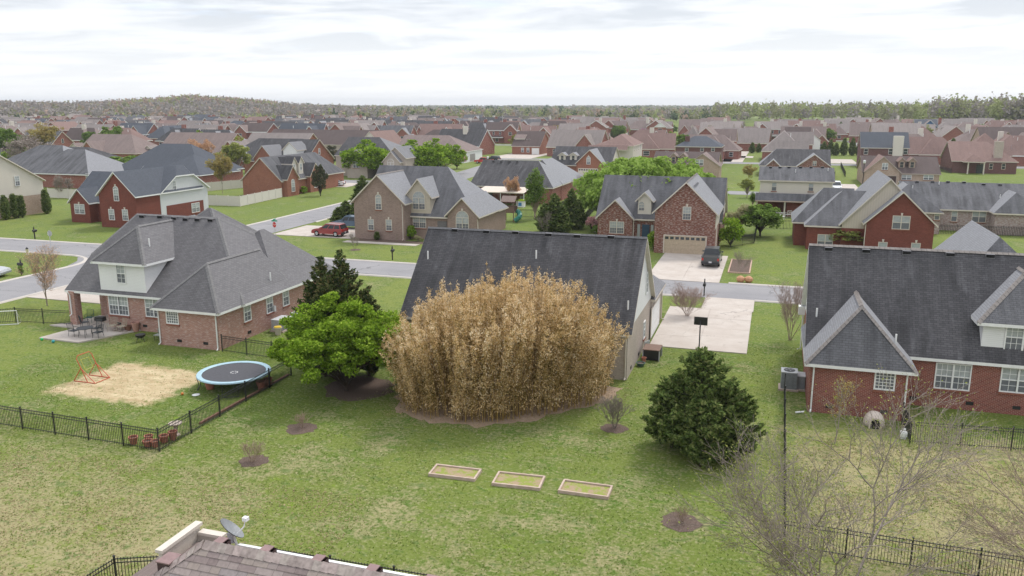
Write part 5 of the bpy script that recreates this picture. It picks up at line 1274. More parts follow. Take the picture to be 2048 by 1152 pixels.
def clump_crown(key, seed, H, Rr, mat, bark, n=14000, clumps=90, ls=0.13, z0=0.22, core=0.62, cr=0.2, flat=1.0, trunk_r=0.14, trunk=True, stretch=1.0):
    "broad crown: leaf clumps over an uneven dome, limbs inside"
    if key in _TM: return _TM[key]
    g = np.random.default_rng(seed)
    zc_ = H * (z0 + (1 - z0) * 0.45); hz_ = H - zc_; K = []
    for i in range(clumps):
        d = g.normal(size=3); d /= np.linalg.norm(d); 
        if d[2] < -0.45: d[2] *= -0.5
        rr_ = g.uniform(core, 1.0); bump_ = 1 + 0.14 * math.sin(d[0] * 4 + seed) + 0.1 * math.cos(d[1] * 5 + seed * 2)
        K.append((d[0] * Rr * rr_ * bump_, d[1] * Rr * rr_ * bump_, zc_ + d[2] * (hz_ if d[2] > 0 else zc_ - H * z0) * rr_ * flat))
    K = np.array(K); per = n // clumps; C = []
    for k in K:
        d = g.normal(size=(per, 3)); d /= np.linalg.norm(d, axis=1)[:, None]; R_ = Rr * cr * g.uniform(0.7, 1.3)
        C.append(k + d * (g.uniform(0.3, 1.0, per) ** 0.5)[:, None] * R_ * np.array([1, 1, 0.75 * stretch]))
    C = np.concatenate(C); C = C[(C[:, 2] > H * z0 * 0.55)]; C[:, 2] = np.minimum(C[:, 2], H * 1.02)
    V, F = leaf_quads(C, ls, 1.5, 0.55, g); crown = npmesh(key + '_leaves', V, F, [mat])
    S = []
    if trunk:
        gg = random.Random(seed); S.append(((0, 0, 0), (0, 0, H * z0), trunk_r, trunk_r * 0.8))
        for k in K[:: max(1, clumps // 34)]:
            m_ = (k[0] * 0.4, k[1] * 0.4, H * z0 + (k[2] - H * z0) * 0.5); S.append(((0, 0, H * z0 * gg.uniform(0.8, 1)), m_, trunk_r * 0.5, trunk_r * 0.3)); S.append((m_, tuple(k), trunk_r * 0.3, 0.015))
    t = segs_mesh(key + '_limbs', S or [((0, 0, 0), (0, 0, 0.3), 0.02, 0.01)], bark, 6)
    _TM[key] = (t, crown); return _TM[key]
def conifer(key, seed, H, Rr, mat, bark, n=16000, ls=0.14, spires=((0, 0, 1.0),), power=0.85, droop=-0.15, jag=0.25, z0=0.03, sweep=0.5, dens=1.0):
    if key in _TM: return _TM[key]
    g = np.random.default_rng(seed); C = []; A = []; S = []
    per = n // len(spires)
    for sx, sy, hs in spires:
        Hs = H * hs; Rs = Rr * (0.72 if len(spires) > 1 else 1.0) * hs; nb = int((36 + 90 * hs) * dens); S.append(((sx, sy, 0), (sx, sy, Hs * 0.97), 0.11, 0.01))
        for b in range(nb):
            t = (b + g.uniform(0, 1)) / nb; z = Hs * (z0 + (1 - z0) * t); an = b * 2.399 + g.uniform(-0.5, 0.5)
            prof = (1 - t) ** power * min(1.0, 0.62 + t * 2.2); L = Rs * prof * (1 + g.uniform(-jag, jag)) + 0.12
            k = max(8, int(per * 1.7 * prof / nb)); u = g.uniform(0.18, 1.0, k) ** 0.75
            wd = (0.20 if dens == 1.0 else 0.15) * L * (1.15 - u) + 0.06; off = g.normal(size=(k, 3)) * np.stack([wd, wd, wd * 0.6], 1) * 0.75
            dirv = np.array([math.cos(an), math.sin(an), 0])
            P = np.array([sx, sy, z]) + dirv * (u * L)[:, None] + np.stack([np.zeros(k), np.zeros(k), (u ** 1.6) * L * sweep + droop * u * L * 0.5], 1) + off
            C.append(P); ax = np.tile(dirv * 0.8 + np.array([0, 0, 0.55]), (k, 1)); A.append(ax)
            S.append(((sx, sy, z), (sx + dirv[0] * L * 0.8, sy + dirv[1] * L * 0.8, z + L * 0.8 * sweep * 0.7), 0.03, 0.008))
    C = np.concatenate(C); A = np.concatenate(A); m_ = C[:, 2] > 0.05; C = C[m_]; A = A[m_]
    V, F = leaf_quads(C, ls, 2.2, 0.35, g, axis=A); crown = npmesh(key + '_sprays', V, F, [mat])
    t = segs_mesh(key + '_limbs', S, bark, 5); _TM[key] = (t, crown); return _TM[key]
def tree(name, label, loc, meshes, cat='tree', group=None, rz=0.0, sc=(1, 1, 1), crownname='crown', trunkname='trunk'):
    t = thing(name, label, cat, (loc[0], loc[1], 0), rz, group); t.scale = sc
    link(trunkname, meshes[0], t)
    if meshes[1] is not None: link(crownname, meshes[1], t)
    return t
def by_px(px, base, top):
    p = atz(px, base); 
    z = 0.0
    lo, hi = 0.0, 40.0
    for _ in range(40):
        m = (lo + hi) / 2
        if proj(p[0], p[1], m)[1] > top: lo = m
        else: hi = m
    return p, lo, proj(p[0], p[1])[2] / 1650.0
# --- the nearer ones, each grown for its place
tree('maple_tree', 'bright green bushy maple beside the bamboo clump, nearest to the trampoline', (-24.6, 43.6), clump_crown('maple', 4, 6.1, 4.0, L_MAPLE, BARK_D, 70000, 340, 0.115, 0.06, 0.3, 0.125, stretch=0.85), rz=0.5)
tree('juniper_tree', 'dark olive spiky juniper with several spires behind the bright green maple', (-26.9, 46.9), conifer('juniper', 5, 8.3, 3.4, L_JUN, BARK_D, 84000, 0.12, ((-1.2, 0.2, 0.93), (0.55, -0.3, 1.0), (2.3, -0.2, 0.70), (-0.4, -1.2, 0.72), (-2.0, 0.2, 0.6)), 0.95, -0.05, 0.42, 0.03, 0.8, 0.8))
tree('cedar_tree', 'broad dark green cedar alone on the lawn right of the bamboo', (-2.8, 40.6), conifer('cedar', 8, 5.9, 3.3, L_CEDAR, BARK_D, 70000, 0.115, ((0, 0, 1.0), (-1.4, 0.4, 0.70), (1.5, -0.2, 0.72), (0.2, 1.3, 0.78), (0.3, -1.6, 0.62)), 0.62, -0.05, 0.34, 0.05, 0.5, 0.75), sc=(0.96, 0.96, 0.93))
tree('bare_tree', 'leafless young tree with tan buds by the fence at the street corner', (-60.9, 55.6), bare_mesh('streettree', 12, 5.7, 2.35, 5, BARK, L_ORANGE, 1, 0.5, 0.36, 0.07, 2, 0.05, shrink=0.66, up=0.14), rz=1.0)
tree('crepe_myrtle', 'tall vase-shaped bare crepe myrtle at the left corner of the right brick house', (2.0, 64.0), bare_mesh('myrtle', 14, 4.7, 1.6, 4, BARK_R, L_REDTW, 6, 0.3, 0.42, 0.032, 1, 0.03, shrink=0.6, up=0.16, nch=3))
tree('crepe_myrtle', 'round bare shrub on the dark mulch bed beside the driveway', (-6.2, 68.9), bare_mesh('myrtle2', 15, 2.9, 1.8, 4, BARK_R, L_REDTW, 12, 0.34, 0.4, 0.02, 1, 0.025, shrink=0.6, up=0.1, nch=3))
tree('bare_shrub', 'small bare twiggy shrub on a mulch ring between bamboo and cedar', (-7.5, 42.7), bare_mesh('shrub1', 16, 1.95, 0.95, 4, BARK, None, 9, 0.3, 0.45, 0.02, shrink=0.6, up=0.1, rmin=0.004), cat='shrub')
stub = bare_mesh('stub', 17, 1.1, 0.75, 3, plain('cut_back_stems', (0.36, 0.27, 0.2), 0.9), None, 9, 0.5, 0.5, 0.018, shrink=0.6, up=0.02)
tree('cut_back_shrub', 'cut-back dry shrub on a mulch ring, nearest the fence corner', (-24.0, 32.8), stub, 'shrub', 'cut-back shrubs on mulch rings')
tree('cut_back_shrub', 'smaller cut-back dry shrub on a mulch ring below the green maple', (-24.0, 37.5), stub, 'shrub', 'cut-back shrubs on mulch rings', 2.0, (0.75, 0.75, 0.8))
tree('cut_back_shrub', 'low brown cut-back shrub on a mulch ring right of the garden beds', (-2.8, 33.1), stub, 'shrub', 'cut-back shrubs on mulch rings', 4.0, (0.6, 0.6, 0.7))
# --- leafless trees in the foreground at the right
ft = bare_mesh('foretree', 23, 9.0, 6.4, 6, BARK, L_YEL, 3, 0.46, 0.26, 0.075, 1, 0.05, shrink=0.72, up=0.05, nch=2, rs=0.66, rmin=0.005, wob=0.10)
tree('bare_tree', 'wide leafless tree with pale buds in the foreground in front of the right yard fence', (2.6, 26.8), ft, rz=0.3)
tree('bare_tree', 'leafless foreground tree leaning in from the right edge of the frame', (10.6, 28.8), bare_mesh('foretree2', 31, 8.2, 4.8, 6, BARK_R, None, 4, 0.42, 0.3, 0.07, 1, 0.05, shrink=0.7, up=0.03, nch=2, rs=0.64, rmin=0.005, wob=0.09), rz=1.3)
tree('sapling', 'thin sapling with orange leaf buds in front of the right brick wall', (4.0, 44.0), bare_mesh('sapling', 41, 3.6, 1.2, 4, BARK, L_GOLD, 1, 0.45, 0.4, 0.035, 2, 0.06, shrink=0.62, up=0.12))
# --- middle distance
DEC = clump_crown('round_dec', 51, 6.0, 3.2, L_MAPLE, BARK_D, 14000, 130, 0.25, 0.10, 0.4, 0.22)
LIME = clump_crown('lime_dome', 52, 9.0, 10.2, L_LIME, BARK_D, 42000, 260, 0.34, 0.06, 0.72, 0.12, trunk_r=0.3)
MIDG = clump_crown('mid_dec', 53, 6.0, 2.8, L_MIDG, BARK_D, 8000, 90, 0.24, 0.12, 0.35, 0.22)
SHR = clump_crown('leafy_shrub', 54, 1.6, 1.2, L_MAPLE, BARK_D, 2600, 40, 0.14, 0.03, 0.4, 0.3, trunk_r=0.04)
SHRD = clump_crown('dark_shrub', 55, 1.4, 1.0, L_MIDG, BARK_D, 1800, 30, 0.15, 0.03, 0.4, 0.3, trunk_r=0.04)
PINKT = clump_crown('pink_tree', 56, 4.5, 2.6, L_PINK, BARK_D, 6000, 60, 0.2, 0.15, 0.4, 0.24)
RBUD = clump_crown('redbud', 57, 4.0, 2.4, L_REDBUD, BARK_D, 2500, 40, 0.26, 0.2, 0.3, 0.26)
CRM = clump_crown('cream_tree', 58, 3.6, 2.0, L_CREAM, BARK, 5000, 50, 0.16, 0.12, 0.3, 0.26)
PEAR = clump_crown('pale_pear', 59, 8.0, 2.2, L_YEL, BARK, 5000, 60, 0.22, 0.15, 0.3, 0.28)
ORG = bare_mesh('orange_tree', 60, 7.0, 3.0, 5, BARK_R, L_ORANGE, 2, 0.42, 0.32, 0.06, 3, 0.15, shrink=0.68, up=0.1)
GLD = bare_mesh('gold_tree', 61, 7.5, 2.8, 5, BARK, L_GOLD, 1, 0.45, 0.34, 0.07, 4, 0.17, shrink=0.68, up=0.12)
GRY = bare_mesh('grey_tree', 62, 8.0, 3.4, 5, BARK, L_GREY, 2, 0.45, 0.32, 0.07, 1, 0.14, shrink=0.68, up=0.1)
THN = bare_mesh('thin_bare', 71, 4.0, 1.8, 4, BARK, None, 3, 0.42, 0.32, 0.035, shrink=0.68, up=0.1)
ARB = conifer('arborvitae', 63, 4.0, 1.15, L_CEDAR, BARK_D, 3600, 0.2, power=0.8, jag=0.08, z0=0.02, sweep=0.7)
CYP = conifer('pencil_cypress', 64, 3.2, 0.42, L_CEDAR, BARK_D, 2200, 0.13, power=0.45, jag=0.08, z0=0.02, sweep=1.0)
SPR = conifer('spruce', 65, 6.5, 2.6, L_CEDAR, BARK_D, 15000, 0.2, ((0, 0, 1.0), (1.0, 0.5, 0.75), (-1.1, 0, 0.72)), 0.75, jag=0.22, z0=0.03, sweep=0.5)
MAG = clump_crown('magnolia', 66, 6.0, 2.2, L_HOLLY, BARK_D, 7000, 70, 0.24, 0.05, 0.5, 0.26)
COLT = clump_crown('columnar_leafy', 67, 7.4, 1.15, L_MIDG, BARK_R, 7000, 60, 0.16, 0.1, 0.3, 0.45, stretch=2.2)
nat = {id(THN): (4.0, 1.8), id(DEC): (6.0, 2.5), id(LIME): (9, 9.0), id(MIDG): (6, 2.2), id(SHR): (1.6, 1.2), id(SHRD): (1.4, 1.0), id(PINKT): (4.5, 2.6), id(RBUD): (4, 2.4), id(CRM): (3.6, 2.0), id(PEAR): (8, 1.7), id(ORG): (7, 3.0), id(GLD): (7.5, 2.8), id(GRY): (8, 3.4), id(ARB): (4, 1.15), id(CYP): (3.2, 0.36), id(SPR): (6.5, 2.05), id(MAG): (6, 2.2), id(COLT): (7.4, 1.15)}
_tr = random.Random(5)
def T(kind, name, label, px, base, top, width, cat='tree', group=None, rz=None):
    p, H, m = by_px(px, base, top); h0, r0 = nat[id(kind)]; s = width * m / (2 * r0)
    return tree(name, label, (p[0], p[1]), kind, cat, group, _tr.uniform(0, 6) if rz is None else rz, (s, s, max(0.2, H / h0)))
T(LIME, 'willow_tree', 'huge lime-green domed willow behind the garage house roof', 1295, 452, 316, 262)
T(DEC, 'maple_tree', 'round bright green tree, leftmost of three behind the taupe brick house', 738, 354, 282, 82, group='round green trees by the nested-gable house')
T(DEC, 'maple_tree', 'round bright green tree, middle of three behind the taupe brick house', 832, 352, 282, 80, group='round green trees by the nested-gable house')
T(DEC, 'maple_tree', 'yellowish green tree, rightmost of three beside the pink blossom', 880, 349, 279, 64, group='round green trees by the nested-gable house')
T(PINKT, 'cherry_tree', 'pink blossoming cherry at the corner of the white garage', 914, 338, 306, 42)
T(SPR, 'spruce_tree', 'dark spruce left of the taupe brick house, behind the left gable', 728, 428, 352, 62); T(SPR, 'spruce_tree', 'low dark spruce behind the blue pickup', 693, 448, 402, 56)
T(SPR, 'spruce_tree', 'bushy dark green spruce on the lawn beside the hip-roofed awning house, left of a pair', 1108, 464, 388, 66, group='pair of dark spruces'); T(SPR, 'spruce_tree', 'darker spruce, right of the pair by the hip-roofed house', 1143, 458, 378, 52, group='pair of dark spruces')
T(THN, 'bare_shrub', 'brownish bare shrub at the foot of the left dark spruce', 1092, 468, 420, 34, 'shrub')
T(COLT, 'columnar_tree', 'narrow columnar tree with bright green top in front of the awning', 1070, 437, 337, 34)
T(ORG, 'bare_tree', 'pinkish leafless tree in front of the cream awning', 1024, 412, 352, 34); T(THN, 'bare_tree', 'small pale bare tree beside the cottage driveway', 1152, 400, 345, 34)
T(PINKT, 'azalea', 'pink azalea at the left corner of the mottled brick house', 1184, 466, 432, 30, 'shrub'); T(SHRD, 'shrub', 'olive shrub beside the pink azalea', 1196, 470, 447, 26, 'shrub')
T(SHR, 'shrub', 'yellow-green shrub under the twin window of the mottled brick house', 1243, 472, 452, 32, 'shrub'); T(SHR, 'shrub', 'bright green bush left of the tan garage door', 1308, 500, 464, 32, 'shrub')
T(SHR, 'shrub', 'large bright green bush at the right side of the garage house', 1461, 492, 438, 52, 'shrub'); T(CRM, 'blossom_tree', 'cream blossoming tree behind the bright green bush', 1474, 470, 408, 46)
T(MIDG, 'dogwood_tree', 'spreading bright and grey-green tree at the corner of the black fence', 1520, 472, 404, 66); T(THN, 'bare_tree', 'pale grey branching tree in front of the spreading green one', 1519, 466, 414, 40)
T(PEAR, 'willow_shrub', 'yellow-green feathery tree at the porch of the tan-gabled brick house', 1690, 500, 447, 62)
T(PEAR, 'young_tree', 'young leafing tree on the lawn left of the two-storey house', 1494, 395, 350, 22); T(COLT, 'cypress', 'slim bright conifer left of the two-storey house corner', 1505, 412, 384, 12)
T(GLD, 'cedar_tree', 'rusty round tree left of the two-storey house roof', 1497, 366, 328, 28); T(THN, 'bare_tree', 'thin bare tree in the bordered mulch bed', 1480, 546, 498, 46)
T(THN, 'bare_tree', 'small pale bare tree on a mulch ring before the taupe brick house', 709, 499, 463, 30)
for px, b, t_, lb in ((8, 436, 398, 'first'), (15, 434, 396, 'second'), (28, 432, 396, 'third'), (36, 430, 392, 'fourth'), (41, 430, 391, 'fifth'), (89, 422, 386, 'sixth'), (96, 421, 383, 'seventh')):
    q = atx(px, b, -113.6); tree('cypress', f'pencil cypress by the cream sided wall, {lb} from the left edge', (-113.6 + (px % 3) * 0.2, q[1]), CYP, 'tree', 'pencil cypresses along the cream sided house', px * 1.0, (1.15, 1.15, 1.0 + (px % 5) * 0.05))
for px, lb in ((754, 'left'), (797, 'right')): T(CYP, 'cypress', f'small conical evergreen at the taupe brick wall, {lb} of two', px, 480, 464, 8, 'shrub', 'conical evergreens at the taupe wall')
T(SHR, 'shrub', 'round green bush at the corner of the taupe brick gable', 821, 479, 452, 26, 'shrub'); T(CRM, 'shrub', 'small cream flowering shrub beside the round green bush', 836, 483, 470, 15, 'shrub')
T(MAG, 'magnolia_tree', 'dark bronze magnolia in front of the orange-red brick house', 641, 392, 329, 32); T(MAG, 'magnolia_tree', 'round dark magnolia right of the orange brick gable', 663, 336, 291, 38); T(CYP, 'cypress', 'slim dark cypress beside the round magnolia', 683, 336, 307, 10)
T(SHR, 'shrub', 'yellow-green bush at the foot of the arched gable', 608, 387, 373, 16, 'shrub')
T(ORG, 'bare_tree', 'orange budding tree behind the blue-grey hip roof', 404, 352, 277, 56); T(GLD, 'bare_tree', 'golden-brown budding tree by the white vinyl fence', 445, 388, 305, 50); T(PEAR, 'pear_tree', 'tall pale green leafing tree left of the orange-red brick house', 476, 358, 272, 44)
T(GRY, 'bare_tree', 'small bare tree before the white fence at the left', 126, 396, 346, 44); T(MIDG, 'willow_tree', 'soft green tree between the two hipped roofs', 262, 352, 308, 80); T(MIDG, 'tree', 'fresh green tree among the brown roofs at the left', 228, 304, 248, 36)
T(GRY, 'bare_tree', 'large leafless tree among roofs at the left', 82, 345, 262, 110); T(GLD, 'bare_tree', 'golden catkin tree above the large leafless tree', 92, 318, 246, 66); T(MIDG, 'tree', 'green tree cut by the left edge', 22, 330, 250, 50); T(DEC, 'shrub', 'small fresh green tree by the cream house roof', 25, 345, 300, 36)
T(MIDG, 'evergreen_tree', 'dark bushy evergreen, left of the clump before the maroon roof', 362, 312, 277, 40); T(MAG, 'evergreen_tree', 'dark bushy evergreen, right of the clump before the maroon roof', 390, 308, 272, 34); T(DEC, 'tree', 'bright green small tree above the dark evergreens', 397, 300, 262, 26); T(MAG, 'evergreen_tree', 'low dark evergreen under the maroon roof', 430, 300, 270, 28)
T(COLT, 'columnar_tree', 'green narrow tree beside the dark slate roof', 652, 300, 261, 13); T(DEC, 'tree', 'small green tree before the orange brick gable', 623, 290, 268, 14); T(PEAR, 'tree', 'pale green tree before the red-brown roof', 564, 292, 262, 20)
T(PEAR, 'young_tree', 'pale green young tree on the lawn before the shed dormer house', 1034, 306, 262, 20)
ap = [(1647, 311, 283), (1660, 311, 279), (1671, 311, 286), (1687, 311, 276), (1704, 311, 276), (1717, 311, 285)]
for i, (px, b, t_) in enumerate(ap): T(ARB, 'arborvitae', f'dark arborvitae behind the driveway, {ordn(i + 1)} of six from the left', px, b, t_, 16, 'tree', 'arborvitae left of the slate-roofed house')
for i, (px, b, t_) in enumerate([(1850, 308, 279), (1867, 308, 278), (1884, 308, 278), (1904, 306, 277)]): T(ARB, 'arborvitae', f'dark arborvitae behind the red-brown roof, {ordn(i + 1)} of four from the left', px, b, t_, 17, 'tree', 'arborvitae behind the red-roofed house')
for i, (px, b, t_, w) in enumerate([(1504, 306, 285, 14), (1517, 305, 287, 12), (1302, 304, 284, 12), (1285, 303, 291, 8), (1820, 312, 293, 8), (1926, 290, 275, 9), (1945, 290, 276, 9)]):
    T(ARB, 'arborvitae', ['cone-shaped evergreen left of the white-gabled driveway', 'smaller evergreen beside the cone-shaped one', 'cone evergreen before the white fence', 'tiny evergreen at the end of the white fence', 'slim evergreen at the slate-roofed house wall', 'small evergreen before the brown hip roof, left of two', 'small evergreen before the brown hip roof, right of two'][i], px, b, t_, w)
for i, (px, b, t_, w, lb) in enumerate([(700, 296, 262, 26, 'magenta redbud in bloom before the big brown gable'), (785, 292, 263, 24, 'magenta redbud in bloom beside the cream chimney'), (318, 280, 258, 20, 'magenta redbud in bloom before the brown roof at the left'), (418, 282, 260, 22, 'magenta redbud in bloom by the small arched gable')]): T(RBUD, 'redbud_tree', lb, px, b, t_, w)
T(ORG, 'tree', 'small orange tree before the red brick two-storey wall', 868, 282, 258, 20)
for i, (px, b) in enumerate(((737, 346), (748, 347), (724, 350))): T(SHRD, 'shrub', ['clipped round bush before the nested gable', 'second clipped bush before the nested gable', 'taller clipped bush at the corner of the nested-gable house'][i], px - 25, b, b - 12, 13, 'shrub')
# --- scattered trees of the subdivision
kinds = [(MIDG, 'green', 7.5), (PEAR, 'pale green', 8), (GRY, 'leafless grey', 8.5), (DEC, 'bright green', 6.5), (ORG, 'orange budding', 7), (RBUD, 'magenta flowering', 5), (SPR, 'dark evergreen', 7.5), (GLD, 'golden budding', 7)]
cnt = 0; far = []
while len(far) < 84 and cnt < 4000:
    cnt += 1; yy = 200 + 520 * _tr.random() ** 0.8; an = R(_tr.uniform(-14.5, 49.5)); X, Yp = -math.tan(an) * yy, yy
    px, py, w_ = proj(X, Yp)
    if px < 5 or px > 2043 or (yy < 300 and px > 500): continue
    bad = any(abs(o.location.x - X) < 11 and abs(o.location.y - Yp) < 9 for o in bpy.data.objects if o.parent is None and o.get('category') == 'house' and abs(o.location.y - Yp) < 12)
    if bad or hits(X, Yp, -6): continue
    if any(math.hypot(a - X, b - Yp) < 9 for a, b, *_ in far): continue
    far.append((X, Yp, px, py, _tr.choices(kinds, [6, 6, 6, 2, 2, 1.5, 4, 3])[0]))
far.sort(key=lambda q: q[2])
cc = {}
for X, Yp, px, py, (K, w, H) in far:
    cc[w] = cc.get(w, 0) + 1; h0, r0 = nat[id(K)]; s = H / h0 * _tr.uniform(0.75, 1.15)
    tree('tree', f'{w} tree among the distant roofs, {ordn(cc[w])} of its colour from the left', (X, Yp), K, 'tree', 'trees among the distant houses', _tr.uniform(0, 6), (s, s, s))

# ------------------------------------------------------------------ the bamboo clump
def bamboo():
    g = np.random.default_rng(77); gr = random.Random(77)
    foot = [(-20.6, 43.0), (-19.5, 41.3), (-16.6, 40.6), (-14.0, 41.3), (-11.6, 43.3), (-9.3, 45.8), (-8.9, 48.8), (-13, 49.6), (-19, 49.3), (-21.6, 46.8)]
    def inside(x, y):
        c = False
        for (x1, y1), (x2, y2) in zip(foot, foot[1:] + foot[:1]):
            if (y1 > y) != (y2 > y) and x < (x2 - x1) * (y - y1) / (y2 - y1) + x1: c = not c
        return c
    def edge(x, y):
        best = 99; bn = None
        for (x1, y1), (x2, y2) in zip(foot, foot[1:] + foot[:1]):
            dx, dy = x2 - x1, y2 - y1; t = max(0, min(1, ((x - x1) * dx + (y - y1) * dy) / (dx * dx + dy * dy))); ex, ey = x1 + dx * t, y1 + dy * t
            d = math.hypot(x - ex, y - ey)
            if d < best: best = d; bn = (ex - x, ey - y)
        L = math.hypot(*bn) or 1; return best, (bn[0] / L, bn[1] / L)
    culms = []
    while len(culms) < 1150:
        x, y = gr.uniform(-22, -8), gr.uniform(40.5, 49.6)
        if inside(x, y): culms.append((x, y))
    S = []; C = []; A = []; tone = []
    for x, y in culms:
        d, n = edge(x, y)
        base_h = np.interp(x, [-21.5, -19.5, -17.8, -16.0, -13.8, -12.3, -10.8, -9.5, -8.5], [5.3, 6.5, 7.1, 7.8, 8.3, 8.0, 8.0, 7.4, 6.3])
        Hc = base_h * (0.74 + 0.26 * min(1, d / 2.2)) * gr.uniform(0.80, 1.0) + (gr.uniform(0.3, 0.8) if gr.random() < 0.10 else 0)
        Hc += 0.5 * math.sin(x * 2.1 + 1) * math.cos(y * 1.7) + 0.3 * math.sin(x * 4.3) * math.cos(y * 3.1 + 2) - 0.25
        lean = max(0, 1 - d / 2.4) * gr.uniform(0.5, 1.5) + gr.uniform(0, 0.35); lx, ly = n[0] * lean + gr.uniform(-.35, .35), n[1] * lean + gr.uniform(-.35, .35)
        droop = gr.uniform(0.2, 0.8)
        pt = lambda t: np.array([x + lx * t ** 1.8, y + ly * t ** 1.8, Hc * (t - 0.06 * droop * max(0, t - 0.7) * 3)])
        P = [pt(t) for t in (0, 0.25, 0.5, 0.75, 1.0)]
        for i in range(4): S.append((P[i], P[i + 1], 0.022 * (1 - i * 0.2), 0.022 * (1 - (i + 1) * 0.2) + 0.003))
        nn = 290 if d < 1.8 else 170
        t0 = 0.10 if d < 1.0 else 0.4
        # leaves hang in tufts on side twigs
        k = nn // 9; tt = t0 + (1 - t0) * g.uniform(0, 1, k) ** 0.85
        for t in tt:
            c = pt(t); spread_ = 0.40 * (1.06 - t) + 0.02; an = g.uniform(0, 2 * PI); out_ = np.array([math.cos(an), math.sin(an), 0]) * 0.6 + np.array([n[0], n[1], 0]) * 0.6 * (d < 1.6)
            e = c + out_ * spread_ * g.uniform(0.3, 1.2); Q = e + g.normal(size=(9, 3)) * np.array([0.11, 0.11, 0.15]) * (1.25 - t * 0.7)
            C.append(Q); A.append(np.tile(out_ * 0.6 + np.array([0, 0, -0.5 + t * 1.0]), (9, 1)))
            hh = e[2] / 8.0; tb = 0.50 + 0.16 * hh + g.normal() * 0.13 + 0.13 * math.sin(e[0] * 1.9 + 0.7 * e[2]) * math.sin(e[2] * 1.3 + e[0] * 0.8 + 1)
            if d < 2.5 and g.uniform() < 0.17: tb -= 0.38
            if g.uniform() < 0.14 and d < 1.5: tb += 0.3
            if t > 0.82: tb += 0.05
            tone.append(np.full(9, tb) + g.normal(size=9) * 0.07)
    C = np.concatenate(C); A = np.concatenate(A); tone = np.clip(np.concatenate(tone), 0, 1)
    V, F = leaf_quads(C, 0.050, 2.4, 0.1, g, axis=A)
    t = thing('bamboo_clump', 'big dense clump of dry golden-tan bamboo in the middle of the lawn', 'bamboo', (-15, 45, 0))
    off = np.array([-15, 45, 0.0])
    link('leaves', npmesh('bamboo_leaves', V - off, F, [L_BAMBOO], tone=np.repeat(tone, 4)), t, kind='stuff')
    link('culms', segs_mesh('bamboo_culms', [(a - off, b - off, c, d) for a, b, c, d in S], CULM, 4), t, kind='stuff')
    print('bamboo leaves', len(F))
bamboo()

# ------------------------------------------------------------------ grass tufts, straw and fallen leaves on the nearer lawn
L_TUFT = leafmat('grass_blades', [(0.105, 0.165, 0.028), (0.14, 0.205, 0.038), (0.17, 0.23, 0.046), (0.23, 0.265, 0.07), (0.40, 0.37, 0.20)], 0.3)
L_STRAW = leafmat('straw_blades', [(0.28, 0.23, 0.12), (0.38, 0.30, 0.17), (0.47, 0.38, 0.23)], 0.2)
def poly_in(P, x, y):
    c = np.zeros(len(x), bool)
    for (x1, y1), (x2, y2) in zip(P, P[1:] + P[:1]):
        k = ((y1 > y) != (y2 > y)) & (x < (x2 - x1) * (y - y1) / ((y2 - y1) or 1e-9) + x1); c ^= k
    return c
def scatter(name, label, n, box, size, mats, seed, keep=None, block=True, h=0.045, asp=1.5):
    g = np.random.default_rng(seed); x = g.uniform(box[0], box[1], n); y = g.uniform(box[2], box[3], n); k = np.ones(n, bool)
    if block:
        for a, b, c, d in [(-54, -37.4, 51, 66), (-43, -37.4, 48.3, 58), (-24, -8.1, 50.7, 67), (2.6, 24, 51.3, 62), (2.6, 8.1, 48.4, 56), (-8, -1, 59, 77), (-15.1, -6.1, 33.9, 36.2), (-14.5, 3, 6, 16.2), (-75, -65.8, 20, 80)]: k &= ~((x > a) & (x < b) & (y > c) & (y < d))
        k &= ~poly_in(pat, x, y)
        for a, b, r in [(-24.0, 32.9, .8), (-24.0, 37.4, .9), (-2.8, 33.1, .85), (-7.5, 42.6, .8)]: k &= (np.hypot(x - a, y - b) > r)
        k &= (np.hypot(x + 24.2, y - 44.4) > 1.9)
    if keep is not None: k &= keep(x, y, g)
    x, y = x[k], y[k]; C = np.stack([x, y, np.full(len(x), h * 0.45)], 1); C[:, 2] *= g.uniform(0.5, 1.6, len(x))
    V, F = leaf_quads(C, size, asp, 0.5, g); V[:, 2] = np.maximum(V[:, 2], 0.012); o = link(name, npmesh(name, V, F, mats), kind='stuff'); o['label'] = label; o['category'] = name.replace('_', ' '); return o
BP = [(-42.7, 39.2), (-41, 37.6), (-36.2, 37.0), (-33.8, 43.6), (-36.0, 44.9), (-41.5, 44.2)]
BF = [(-22.2, 44.8), (-20.4, 40.9), (-17.5, 39.9), (-14.6, 40.1), (-12.2, 41.9), (-9.5, 44.7), (-8.1, 46.5), (-7.8, 49.5), (-22.2, 50.3)]
def kg(x, y, g):
    n_ = np.sin(x * 1.3 + np.sin(y * 0.9) * 2) * np.cos(y * 1.1 + np.sin(x * 0.7) * 2)
    k = g.uniform(0, 1, len(x)) < 0.62 + 0.38 * n_
    k &= ~(poly_in(BP, x, y) & (g.uniform(0, 1, len(x)) < 0.85)); k &= ~(poly_in(BF, x, y) & (g.uniform(0, 1, len(x)) < 0.97)); return k
scatter('grass', 'short green and straw coloured lawn grass of the nearer yards', 230000, (-48, 15, 16, 62), 0.05, [L_TUFT], 5, kg)
